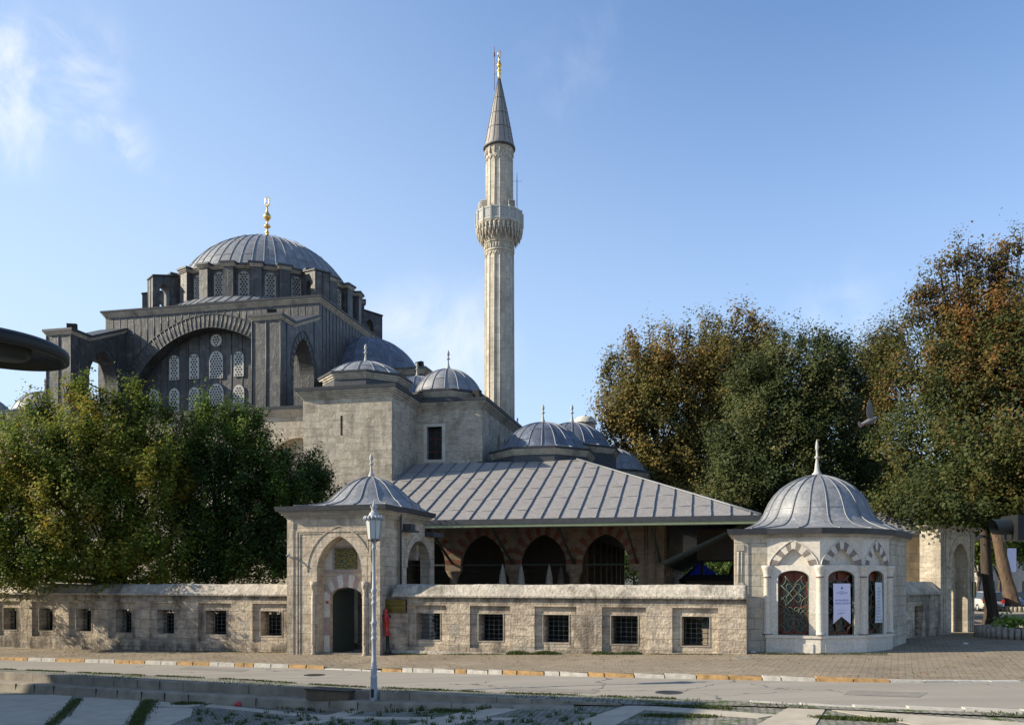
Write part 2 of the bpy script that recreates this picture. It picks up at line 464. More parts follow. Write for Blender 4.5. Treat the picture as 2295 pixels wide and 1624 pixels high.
def paving(name, c1, c2, joint, bw, bh, mort, bump=.01, warp=.05, grass=None, gamt=.0, rot=0.0, var=.3, wscale=.8):
    m, t, p, o = new_mat(name)
    tcn = nd(t, 'ShaderNodeTexCoord'); ob = tcn.outputs['Object']
    mp = nd(t, 'ShaderNodeMapping', {'Vector': ob, 'Rotation': (0, 0, rot)})
    wn = nd(t, 'ShaderNodeTexNoise', {'Vector': ob, 'Scale': wscale, 'Detail': 3.0})
    ws = nd(t, 'ShaderNodeVectorMath', {0: wn.outputs['Color'], 'Scale': warp}, operation='SCALE')
    wa = nd(t, 'ShaderNodeVectorMath', {0: mp.outputs[0], 1: ws.outputs[0]}, operation='ADD')
    br = nd(t, 'ShaderNodeTexBrick', {'Vector': wa.outputs[0], 'Color1': rgba(c1), 'Color2': rgba(c2), 'Mortar': rgba(joint), 'Scale': 1.0,
            'Mortar Size': mort, 'Mortar Smooth': .25, 'Bias': 0.0, 'Brick Width': bw, 'Row Height': bh}, offset=.5)
    n1 = nd(t, 'ShaderNodeTexNoise', {'Vector': ob, 'Scale': .55, 'Detail': 8.0, 'Roughness': .65})
    n2 = nd(t, 'ShaderNodeTexNoise', {'Vector': ob, 'Scale': 14.0, 'Detail': 5.0, 'Roughness': .7})
    r1 = nd(t, 'ShaderNodeMapRange', {'Value': n1.outputs['Fac'], 'From Min': .3, 'From Max': .7, 'To Min': 1-var, 'To Max': 1+var*.6})
    m1 = nd(t, 'ShaderNodeVectorMath', {0: br.outputs['Color'], 'Scale': r1.outputs[0]}, operation='SCALE')
    r2 = nd(t, 'ShaderNodeMapRange', {'Value': n2.outputs['Fac'], 'From Min': .3, 'From Max': .7, 'To Min': .8, 'To Max': 1.2})
    m2 = nd(t, 'ShaderNodeVectorMath', {0: m1.outputs[0], 'Scale': r2.outputs[0]}, operation='SCALE')
    out = m2.outputs[0]
    if grass:
        n3 = nd(t, 'ShaderNodeTexNoise', {'Vector': ob, 'Scale': 1.7, 'Detail': 7.0, 'Roughness': .75})
        r3 = nd(t, 'ShaderNodeMapRange', {'Value': n3.outputs['Fac'], 'From Min': .62-gamt*.3, 'From Max': .70-gamt*.3})
        add = nd(t, 'ShaderNodeMath', {0: br.outputs['Fac'], 1: .45, 2: r3.outputs[0]}, operation='MULTIPLY_ADD')
        r4 = nd(t, 'ShaderNodeMapRange', {'Value': add.outputs[0], 'From Min': .55, 'From Max': .95})
        m3 = nd(t, 'ShaderNodeMix', {0: r4.outputs[0], 6: out, 7: rgba(grass)}, data_type='RGBA')
        out = m3.outputs[2]
    t.links.new(out, p.inputs['Base Color'])
    p.inputs['Roughness'].default_value = .92; p.inputs['Specular IOR Level'].default_value = .15
    h = nd(t, 'ShaderNodeMath', {0: br.outputs['Fac'], 1: -1.0, 2: n2.outputs['Fac']}, operation='MULTIPLY_ADD')
    b = nd(t, 'ShaderNodeBump', {'Height': h.outputs[0], 'Strength': 1.0, 'Distance': bump})
    t.links.new(b.outputs[0], p.inputs['Normal'])
    return m

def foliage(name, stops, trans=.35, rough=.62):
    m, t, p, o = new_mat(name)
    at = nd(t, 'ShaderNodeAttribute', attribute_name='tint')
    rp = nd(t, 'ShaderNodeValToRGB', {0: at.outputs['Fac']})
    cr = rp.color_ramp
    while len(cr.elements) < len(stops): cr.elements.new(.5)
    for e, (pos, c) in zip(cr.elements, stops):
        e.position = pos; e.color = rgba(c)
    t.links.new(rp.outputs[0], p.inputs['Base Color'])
    p.inputs['Roughness'].default_value = rough; p.inputs['Specular IOR Level'].default_value = .18
    tr = nd(t, 'ShaderNodeBsdfTranslucent', {'Color': rp.outputs[0]})
    ms = nd(t, 'ShaderNodeMixShader', {0: trans, 1: p.outputs[0], 2: tr.outputs[0]})
    t.links.new(ms.outputs[0], o.inputs[0])
    return m

M = {}
M['hall'] = stone('hall limestone', (.51,.445,.35), (.43,.38,.30), (.38,.33,.255), bw=1.15, bh=.52, mort=.006, pit=.022, pscale=4, stain=.45, blotch=.36, mortar_c=(.38,.33,.26))
M['arcade'] = stone('shade-darkened arcade stone', (.27,.21,.15), (.23,.18,.13), (.20,.15,.11), bw=.9, bh=.45, mort=.006, pit=.01, pscale=5, stain=.5, blotch=.3)  # aged stone, also darkened to stand in for shade under the eave
M['wall'] = stone('weathered wall stone', (.54,.45,.34), (.43,.35,.265), (.38,.33,.265), bw=.95, bh=.42, mort=.007, pit=.04, pscale=9, stain=.78, blotch=.46, warp=.06, bands=True, mortar_c=(.33,.29,.23))
M['coping'] = stone('rough coping stone', (.50,.45,.37), (.43,.38,.31), bw=1.6, bh=5, mort=.006, pit=.05, pscale=8, stain=.62, blotch=.40, stretch=1)
M['portal'] = stone('portal stone', (.55,.47,.36), (.46,.385,.295), (.42,.345,.26), bw=.9, bh=.40, mort=.005, pit=.03, pscale=6, stain=.5, blotch=.32, mortar_c=(.36,.30,.24))
M['ashlar'] = stone('kiosk ashlar', (.49,.435,.35), (.41,.365,.295), (.49,.42,.31), bw=.72, bh=.40, mort=.010, pit=.014, pscale=7, stain=.35, blotch=.22, warp=.03)
M['trim'] = stone('moulded stone', (.46,.41,.33), (.42,.37,.30), bw=1.3, bh=9, mort=.004, pit=.008, pscale=8, stain=.5, blotch=.3)
M['marble'] = stone('pale marble', (.61,.565,.495), (.56,.515,.445), (.52,.47,.40), bw=1.5, bh=.9, mort=.003, pit=.002, pscale=5, stain=.12, blotch=.09, stain_c=(.25,.22,.18))
M['marble_dark'] = stone('grey breccia', (.24,.20,.18), (.20,.17,.15), bw=3, bh=3, mort=.001, pit=.003, pscale=16, stain=.3, blotch=.3)
M['pink'] = stone('pink marble', (.42,.33,.30), (.38,.29,.26), bw=3, bh=3, mort=.001, pit=.003, pscale=12, stain=.2, blotch=.25)
M['brick'] = stone('red voussoir', (.22,.09,.06), (.19,.08,.055), bw=3, bh=3, mort=.001, pit=.004, pscale=10, stain=.2)
M['minaret'] = stone('minaret stone', (.56,.50,.40), (.48,.43,.35), (.42,.38,.31), bw=1.2, bh=.55, mort=.006, pit=.012, pscale=5, stain=.35, blotch=.25)
M['lead'] = lead('dome lead', (.215,.218,.226), (.18,.185,.195), pw=1.0, ph=2.0, seam=.012, patina=(.38,.385,.39), pat=.5, dist=.03)
M['lead_blue'] = lead('blue grey lead', (.11,.125,.16), (.09,.105,.14), pw=1.0, ph=2.0, seam=.012, patina=(.26,.31,.40), pat=.5)
M['lead_roof'] = lead('flat seam lead roof', (.25,.23,.21), (.225,.208,.19), pw=30, ph=30, seam=.0, patina=(.32,.31,.31), pat=.35, metal=.1, rough=.6)
M['lead_wall'] = lead('dark lead cladding', (.068,.067,.066), (.052,.052,.053), pw=.62, ph=1.9, seam=.022, patina=(.19,.18,.165), pat=.55, metal=.15, rough=.55, dist=.05, seam_dark=.45, vs=.75)
M['lead_dark'] = simple('dark lead edge', (.060,.063,.070), .6, .2, .25, 5, .004)
M['lead_rib'] = simple('lead seam roll', (.17,.18,.195), .5, .25, .2, 9, .003)
M['lead_rib_dark'] = simple('dark lead seam', (.085,.084,.082), .5, .25, .3, 9, .003)
M['lattice'] = simple('window plaster lattice', (.52,.50,.45), .85, 0, .12, 3)
M['lattice_old'] = simple('weathered plaster lattice', (.33,.31,.27), .85, 0, .2, 3)
M['hole'] = simple('dark opening', (.018,.019,.022), .6)
M['dark'] = simple('dark interior', (.05,.045,.04), .9)
M['gold'] = simple('gilded copper', (.78,.50,.16), .32, .9, .12, 3)
M['finial'] = simple('pale stone finial', (.42,.41,.38), .8, 0, .15, 9, .004)
M['iron'] = simple('dark painted iron', (.025,.030,.030), .5, .3)
M['green_iron'] = simple('green painted iron', (.10,.13,.09), .5, .2, .2)
M['grille'] = simple('weathered grille iron', (.10,.115,.12), .55, .4, .2)
M['wood_green'] = simple('pale green painted board', (.30,.33,.20), .7, 0, .15, 3)
M['wood_dark'] = simple('dark painted timber', (.035,.045,.035), .7, 0, .2)
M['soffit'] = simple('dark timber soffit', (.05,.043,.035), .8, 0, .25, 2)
M['wood_red'] = simple('red brown window timber', (.17,.036,.016), .5, 0, .2, 4)
M['glass'] = simple('dim window glass', (.03,.035,.035), .12, 0, .1, 1, spec=.6)
M['asphalt'] = None
M['white'] = simple('white enamel paint', (.33,.34,.355), .5, 0, .08, 5, .002)
M['frost'] = simple('frosted lamp glass', (.50,.51,.48), .35, 0, .06, 2)
M['red'] = simple('red enamel paint', (.40,.018,.015), .35, 0, .2, 10, coat=.3)
M['black'] = simple('black painted metal', (.014,.015,.014), .5, .2, .2)
M['brass'] = simple('aged brass sheet', (.20,.145,.035), .38, .7, .3, 5)
M['text_dark'] = simple('dark engraved letters', (.035,.04,.02), .6)
M['cloth'] = simple('banner cloth', (.66,.64,.80), .8, 0, .05, 2)
M['cloth_grey'] = simple('pale banner cloth', (.52,.56,.60), .8, 0, .05, 2)
M['ink_blue'] = simple('blue print', (.09,.08,.38), .7)
M['ink_teal'] = simple('teal print', (.06,.17,.33), .7)
M['green_panel'] = simple('green painted panel', (.045,.075,.045), .6, 0, .2, 6)
M['gold_paint'] = simple('gold paint', (.52,.36,.07), .5, .3, .2, 8)
M['bark'] = simple('tree bark', (.09,.065,.045), .95, 0, .35, 5, .03)
M['bark_light'] = simple('pale plane bark', (.20,.13,.085), .95, 0, .35, 3, .03)
M['kerb_grey'] = simple('worn kerb stone', (.42,.40,.36), .9, 0, .25, 6, .01)
M['kerb_yellow'] = simple('worn yellow kerb paint', (.36,.22,.09), .85, 0, .5, 5, .015)
M['kerb_white'] = simple('worn white kerb paint', (.40,.375,.33), .85, 0, .35, 5, .015)
M['concrete'] = simple('pale concrete', (.38,.335,.265), .92, 0, .22, 1.8, .006)
M['concrete_dark'] = simple('stained concrete', (.24,.21,.165), .92, 0, .42, 1.6, .01)
M['blue_tent'] = simple('blue tarpaulin', (.03,.07,.62), .6)
M['orange'] = simple('orange render', (.50,.22,.04), .8)
M['soil'] = simple('dry soil', (.12,.085,.055), .95, 0, .3, 6, .02)
M['log'] = simple('grey half log edging', (.26,.23,.19), .9, 0, .4, 7, .01)

# worn asphalt
m, t, p, o = new_mat('worn asphalt')
tcn = nd(t, 'ShaderNodeTexCoord'); ob = tcn.outputs['Object']
n1 = nd(t, 'ShaderNodeTexNoise', {'Vector': ob, 'Scale': .35, 'Detail': 8.0, 'Roughness': .6})
n2 = nd(t, 'ShaderNodeTexNoise', {'Vector': ob, 'Scale': 45.0, 'Detail': 4.0, 'Roughness': .8})
mpa = nd(t, 'ShaderNodeMapping', {'Vector': ob, 'Rotation': (0, 0, R(22)), 'Scale': (.06, 1, 1)})
n3 = nd(t, 'ShaderNodeTexNoise', {'Vector': mpa.outputs[0], 'Scale': 1.6, 'Detail': 6.0, 'Roughness': .6})
vo = nd(t, 'ShaderNodeTexVoronoi', {'Vector': ob, 'Scale': .33}, feature='DISTANCE_TO_EDGE')
wv = nd(t, 'ShaderNodeTexNoise', {'Vector': ob, 'Scale': 2.2, 'Detail': 6.0}); wvs = nd(t, 'ShaderNodeVectorMath', {0: wv.outputs['Color'], 'Scale': .9}, operation='SCALE')
wva = nd(t, 'ShaderNodeVectorMath', {0: ob, 1: wvs.outputs[0]}, operation='ADD'); t.links.new(wva.outputs[0], vo.inputs['Vector'])
m1 = nd(t, 'ShaderNodeMix', {0: n1.outputs['Fac'], 6: rgba((.235,.212,.18)), 7: rgba((.315,.288,.245))}, data_type='RGBA')
r2 = nd(t, 'ShaderNodeMapRange', {'Value': n2.outputs['Fac'], 'From Min': .3, 'From Max': .7, 'To Min': .82, 'To Max': 1.18})
m2 = nd(t, 'ShaderNodeVectorMath', {0: m1.outputs[2], 'Scale': r2.outputs[0]}, operation='SCALE')
r3 = nd(t, 'ShaderNodeMapRange', {'Value': n3.outputs['Fac'], 'From Min': .35, 'From Max': .7, 'To Min': .86, 'To Max': 1.08})
m3 = nd(t, 'ShaderNodeVectorMath', {0: m2.outputs[0], 'Scale': r3.outputs[0]}, operation='SCALE')
cm = nd(t, 'ShaderNodeMapRange', {'Value': n1.outputs['Fac'], 'From Min': .52, 'From Max': .6, 'To Min': 0.0, 'To Max': .012})
ck = nd(t, 'ShaderNodeMath', {0: vo.outputs['Distance'], 1: cm.outputs[0]}, operation='LESS_THAN')
m4 = nd(t, 'ShaderNodeMix', {0: ck.outputs[0], 6: m3.outputs[0], 7: rgba((.11,.105,.10))}, data_type='RGBA')
t.links.new(m4.outputs[2], p.inputs['Base Color']); p.inputs['Roughness'].default_value = .93; p.inputs['Specular IOR Level'].default_value = .15
b = nd(t, 'ShaderNodeBump', {'Height': n2.outputs['Fac'], 'Strength': 1.0, 'Distance': .004}); t.links.new(b.outputs[0], p.inputs['Normal'])
M['asphalt'] = m

M['pavers'] = paving('herringbone pavers', (.28,.23,.165), (.23,.19,.14), (.11,.10,.07), .40, .20, .011, .012, .07, grass=(.10,.10,.045), gamt=.05, rot=R(24), var=.22)
M['setts'] = paving('granite setts', (.30,.28,.245), (.21,.195,.17), (.06,.065,.04), .20, .13, .016, .02, .12, grass=(.06,.09,.025), gamt=.35, rot=R(-24), var=.3, wscale=1.5)
M['earth'] = paving('courtyard paving', (.30,.27,.22), (.26,.235,.20), (.14,.12,.09), .9, .6, .02, .01, .04, var=.3)
def bark(name, c1, c2):
    m, t, p, o = new_mat(name)
    tcn = nd(t, 'ShaderNodeTexCoord'); ob = tcn.outputs['Object']
    mp = nd(t, 'ShaderNodeMapping', {'Vector': ob, 'Scale': (1, 1, .16)})
    n1 = nd(t, 'ShaderNodeTexNoise', {'Vector': mp.outputs[0], 'Scale': 9.0, 'Detail': 8.0, 'Roughness': .7, 'Distortion': .8})
    n2 = nd(t, 'ShaderNodeTexNoise', {'Vector': ob, 'Scale': 1.7, 'Detail': 4.0})
    r = nd(t, 'ShaderNodeMapRange', {'Value': n1.outputs['Fac'], 'From Min': .38, 'From Max': .62})
    mx = nd(t, 'ShaderNodeMix', {0: r.outputs[0], 6: rgba([x*.35 for x in c1]), 7: rgba(c1)}, data_type='RGBA')
    r2 = nd(t, 'ShaderNodeMapRange', {'Value': n2.outputs['Fac'], 'From Min': .48, 'From Max': .6, 'To Max': .7})
    mx2 = nd(t, 'ShaderNodeMix', {0: r2.outputs[0], 6: mx.outputs[2], 7: rgba(c2)}, data_type='RGBA')
    t.links.new(mx2.outputs[2], p.inputs['Base Color']); p.inputs['Roughness'].default_value = .95
    b = nd(t, 'ShaderNodeBump', {'Height': n1.outputs['Fac'], 'Strength': 1.0, 'Distance': .08}); t.links.new(b.outputs[0], p.inputs['Normal'])
    return m
M['bark'] = bark('tree bark', (.085,.062,.045), (.055,.045,.036))
M['bark_light'] = bark('pale plane bark', (.20,.125,.075), (.10,.075,.055))
M['leaf_a'] = foliage('yellowing plane leaves', [(0,(.04,.065,.014)),(.36,(.12,.17,.024)),(.62,(.25,.235,.034)),(.82,(.42,.25,.035)),(1,(.34,.14,.025))], .42)
M['leaf_b'] = foliage('green leaves', [(0,(.016,.030,.009)),(.5,(.045,.078,.016)),(.85,(.15,.23,.035)),(1,(.22,.25,.045))], .36)
M['leaf_c'] = foliage('olive brown leaves', [(0,(.04,.045,.013)),(.45,(.125,.115,.03)),(.75,(.22,.15,.04)),(1,(.27,.13,.038))], .3)
M['leaf_d'] = foliage('russet and green leaves', [(0,(.022,.035,.010)),(.4,(.065,.080,.020)),(.7,(.16,.092,.026)),(1,(.28,.10,.028))], .3)
M['leaf_e'] = foliage('dark green leaves', [(0,(.020,.032,.010)),(.6,(.062,.078,.022)),(.9,(.14,.125,.045)),(1,(.24,.18,.09))], .25)
M['grass'] = foliage('weeds', [(0,(.03,.045,.014)),(.6,(.065,.095,.025)),(1,(.15,.135,.06))], .3)

# ================================================================ THE GROUND
def interp(pts, x):
    if x <= pts[0][0]: return pts[0][1]
    for (a, b), (c, d) in zip(pts, pts[1:]):
        if x <= c: return b + (d-b)*(x-a)/(c-a)
    return pts[-1][1]
def G(x):                                        # street level along the wall
    return interp([(-60, -.62), (-25, -.30), (-5, -.04), (3, .2), (10, .38), (18, .45), (60, .5)], x)
def Wy(x): return 34.33 - .335*x                 # front of the street wall
KERB = [(-62,54),(-40,44.5),(-21.9,37.2),(-7.3,31.7),(3.4,26.3),(9.2,23.85),(10.8,23.45),(14,23.55),(22,22.9),(60,18)]
def Ky(x): return interp(KERB, x)
NEAR = [(-62,54-5),(-40,43-1.5),(-19,32.8),(-9.1,28.4),(-5.6,26.4),(0,23.3),(5.3,20.7),(7.8,19.2),(10.5,18),(20,13.2),(60,-6)]
def Ny(x): return interp(NEAR, x)
RISER = [(-62,48.2),(-40,41),(-18.5,31.5),(-11.3,27.9),(-5.4,25.3),(0,22.2),(2.6,20.6),(5.3,19.9),(10,17.6),(20,12.6),(60,-7)]
def Fy(x): return interp(RISER, x)
def zroad(x): return G(x) - .13
def kerb_h(x): return interp([(-62,.13),(-7.6,.13),(-6.8,.04),(-5.2,.03),(-4.2,.13),(8.6,.13),(10.5,.06),(13,.02),(60,.02)], x)
def fall(x): return interp([(-60,1),(-6,1),(-3,.75),(0,.42),(2.6,.06),(4,0),(60,0)], x)
def ztread(x): return zroad(x) - .25*fall(x)
def zplaza(x): return zroad(x) - .02 - .25*fall(x) - interp([(-60,.34),(-18,.32),(-5,.27),(-3,.2),(-.5,.08),(2,.0),(60,0)], x)
def Ty(x): return Fy(x) - .42                    # front of the lower step

XS = [-62,-50,-40,-32,-26,-22,-19,-16.5,-14,-12,-10.5,-9,-7.5,-6.5,-5.5,-4.5,-3.5,-2.5,-1.5,-.5,.5,1.5,2.6,3.4,4.2,5.3,6.4,7.8,9.2,10.0,10.8,12,14,16,18,22,28,40,60]
def ribbon(mb, xs, ya, za, yb, zb, mi=0, rows=1):
    vs = []
    for x in xs:
        for r in range(rows+1):
            k = r/rows
            vs.append((x, ya(x)*(1-k)+yb(x)*k, za(x)*(1-k)+zb(x)*k))
    fs = []
    n = rows+1
    for i in range(len(xs)-1):
        for r in range(rows):
            fs.append((i*n+r, (i+1)*n+r, (i+1)*n+r+1, i*n+r+1))
    mb.add(vs, fs, mi)

# one sheet to the horizon: a wide base that dips under the street and the square
g = MB()
gx = [-1500,-500,-150] + XS + [150,500,1500]
ribbon(g, gx, lambda x: -1500.0, lambda x: -1.25, lambda x: min(Ky(max(-62, min(60, x)))-1, 40) if abs(x) <= 62 else 20.0, lambda x: -1.25)
ribbon(g, gx, lambda x: min(Ky(max(-62, min(60, x)))-1, 40) if abs(x) <= 62 else 20.0, lambda x: -1.25, lambda x: Wy(max(-62, min(8, x)))-.9 if x < 8 else 33.0, lambda x: G(x)-.02)
ribbon(g, gx, lambda x: Wy(max(-62, min(8, x)))-.9 if x < 8 else 33.0, lambda x: G(x)-.02, lambda x: 120.0, lambda x: max(G(x), .1))
ribbon(g, gx, lambda x: 120.0, lambda x: max(G(x), .1), lambda x: 2200.0, lambda x: .5)
tag(g.build('ground', M['earth']), kind='structure')

s_ = MB()
ribbon(s_, XS, Ky, lambda x: zroad(x)+kerb_h(x)-.012, lambda x: (Wy(x)+.3) if x < 8.5 else 33.5, lambda x: G(x)-.004, rows=4)
ribbon(s_, [x for x in XS if x >= 7.8], lambda x: 31.5 if x < 8.5 else 33.5, lambda x: G(x)-.004, lambda x: 62.0, lambda x: G(x)+.02, rows=3)
tag(s_.build('pavement', M['pavers']), kind='structure')

s_ = MB()
ribbon(s_, XS, lambda x: Ny(x)-.02, zroad, lambda x: Ky(x)+.1, zroad, rows=2)
tag(s_.build('road', M['asphalt']), kind='structure')
# side street behind the trees, where the cars stand
s_ = MB()
s_.prism([(30,64),(110,60),(110,84),(34,84)], [.50]*4, [.535]*4)
tag(s_.build('side_road', M['asphalt']), kind='structure')

s_ = MB()
ribbon(s_, XS, Fy, lambda x: zroad(x)+.012, Ny, lambda x: zroad(x)+.012)
tag(s_.build('verge_strip', M['setts']), kind='structure')
s_ = MB()
xs_st = [x for x in XS if x <= 2.7]
ribbon(s_, xs_st, lambda x: Fy(x)-.005, ztread, lambda x: Fy(x)-.005, lambda x: zroad(x)+.03)
ribbon(s_, xs_st, lambda x: Fy(x)-.005, lambda x: zroad(x)+.03, lambda x: Fy(x)+.16, lambda x: zroad(x)+.03)
tag(s_.build('upper_step', M['concrete_dark']), kind='structure')
s_ = MB()
xs_lo = [x for x in xs_st if x <= 1.6]
ribbon(s_, xs_lo, lambda x: Ty(x)-.06, lambda x: zplaza(x)-.02, lambda x: Ty(x), lambda x: ztread(x)-.05)
ribbon(s_, xs_lo, lambda x: Ty(x), lambda x: ztread(x)-.05, lambda x: Ty(x)+.04, ztread)
ribbon(s_, xs_lo, lambda x: Ty(x)+.04, ztread, lambda x: Fy(x), ztread)
tag(s_.build('lower_step', M['concrete_dark']), kind='structure')
s_ = MB()
ribbon(s_, XS, lambda x: -60.0, zplaza, lambda x: Fy(x)+.02 if x > 1.0 else Ty(x)+.05, zplaza, rows=6)
tag(s_.build('square', M['setts']), kind='structure')

def ground_at(u, v, zf):
    z = -.3
    for _ in range(30):
        D = (CAMZ - z) * FPX / (v - HV); x = (u - CU)/FPX*D
        z = .5*z + .5*zf(x)
    return x, D, z

# joints between the step stones
s_ = MB()
x = -24.0
while x < 1.5:
    y = Fy(x)
    s_.box(x-.006, x+.006, y-.012, y+.1, ztread(x)+.01, zroad(x)+.032)
    if x < 0:
        s_.box(x+.4-.007, x+.4+.007, Ty(x+.4)-.05, Ty(x+.4)+.3, zplaza(x+.4), ztread(x+.4)-.03)
    x += random.choice([.9,1.0,1.9,2.4])
tag(s_.build('step_joints', M['hole']), kind='structure')

def slab(name, pts, mat, lift=.014, n=8, zf=zplaza):
    """a paving slab given by four corners in plan; follows the fall of the square"""
    P = [ground_at(u, v, zf) for u, v in pts]
    mb = MB(); vs = []
    for i in range(n+1):
        for j in range(n+1):
            a, b = i/n, j/n
            x = (P[0][0]*(1-a)+P[1][0]*a)*(1-b) + (P[3][0]*(1-a)+P[2][0]*a)*b
            y = (P[0][1]*(1-a)+P[1][1]*a)*(1-b) + (P[3][1]*(1-a)+P[2][1]*a)*b
            vs.append((x, y, zf(x)+lift))
    fs = [(i*(n+1)+j, i*(n+1)+j+1, (i+1)*(n+1)+j+1, (i+1)*(n+1)+j) for i in range(n) for j in range(n)]
    mb.add(vs, fs, 0)
    k = len(mb.v); e = [i*(n+1) for i in range(n+1)]; 
    for loop in ([i*(n+1) for i in range(n+1)], [i*(n+1)+n for i in range(n+1)], list(range(n+1)), [n*(n+1)+j for j in range(n+1)]):
        for a, b in zip(loop, loop[1:]):
            va, vb = mb.v[a], mb.v[b]
            mb.add([va, vb, (vb[0], vb[1], vb[2]-.05), (va[0], va[1], va[2]-.05)], [(0,1,2,3)], 0)
    return tag(mb.build(name, mat), kind='structure')
slab('concrete_slab', [(-90,1556),(165,1556),(92,1650),(-200,1650)], M['concrete'])
slab('concrete_slab', [(188,1562),(318,1566),(296,1604),(128,1650)], M['concrete'])
slab('concrete_slab', [(296,1606),(280,1640),(100,1660),(150,1606)], M['concrete'], .011)
slab('concrete_slab', [(348,1562),(470,1576),(420,1585),(332,1582)], M['concrete'], .016)
slab('concrete_slab', [(331,1584),(432,1587),(428,1604),(320,1650)], M['concrete'])
slab('concrete_strip', [(470,1577),(1160,1608),(1145,1613),(460,1583)], M['concrete'], .012)
slab('concrete_strip', [(802,1585),(830,1589),(640,1640),(570,1640)], M['concrete'], .018)
slab('concrete_strip', [(1090,1583),(1160,1590),(955,1640),(850,1640)], M['concrete'], .018)
slab('concrete_strip', [(1405,1580),(1462,1583),(1350,1640),(1240,1640)], M['concrete'], .018)
slab('concrete_strip', [(1460,1582),(1745,1602),(1700,1609),(1440,1590)], M['concrete'], .014)
slab('concrete_strip', [(1770,1584),(1850,1589),(1815,1645),(1660,1645)], M['concrete'], .018)
slab('concrete_strip', [(1848,1588),(2330,1622),(2330,1660),(2040,1622)], M['concrete'], .014)

# kerb: painted stones one after another along both sides of the road
kb = MB(); L = 0
seq = [1,0,0,1,1,0,0,1,1,0,0,1,1,0,0,1,1,0,0,1,1,1]
x = -46.0; i = 0
while x < 13.5:
    ln = .80 if x < -1 else .95
    ln *= random.choice([1, 1, 1, .55, 1.05])
    dx = ln*.9
    x2 = x + dx
    if -6.9 < (x+x2)/2 < -4.4:
        h = kerb_h(x); mi = 0
    else:
        h = kerb_h(x)
        mi = [1, 1, 2, 2][(i+1) % 4] if x < 11.5 else 0
        if random.random() < .08: mi = 0
    g_ = .012
    j = random.uniform(-.012, .012); jz = random.uniform(-.008, .008)
    ya, yb = Ky(x+g_)+j, Ky(x2-g_)+j
    za, zb = zroad(x)-.02, zroad(x)+h+jz
    kb.prism([(x+g_, ya-.16), (x2-g_, yb-.16), (x2-g_, yb+.1), (x+g_, ya+.1)], za, zb, mi,
             top=[(x+g_+.01, ya-.13), (x2-g_-.01, yb-.13), (x2-g_-.01, yb+.1), (x+g_+.01, ya+.1)])
    x = x2; i += 1
tag(kb.build('kerb', [M['kerb_grey'], M['kerb_white'], M['kerb_yellow']]), kind='structure')
kb = MB(); x = 5.6; i = 0
while x < 16:
    x2 = x + .98
    ya, yb = Ny(x+.01), Ny(x2-.01)
    kb.prism([(x+.012, ya-.13), (x2-.012, yb-.13), (x2-.012, yb+.03), (x+.012, ya+.03)], zroad(x)-.05, zroad(x)+.045 + .05*smooth(6, 10, x), 0)
    x = x2; i += 1
tag(kb.build('near_kerb', [M['kerb_grey']]), kind='structure')

# faint worn writing and crack seal on the carriageway
# ================================================================ STREET WALLS
WRZ = math.atan(-.335)
WT = frame(0, 34.33, WRZ)                       # x along the wall, y into the courtyard
def s_of(u):                                    # distance along the wall for a picture column
    r = (u-CU)/FPX; X = 34.33*r/(1+.335*r)
    return X/math.cos(WRZ)
WH, WC = 2.32, 2.84

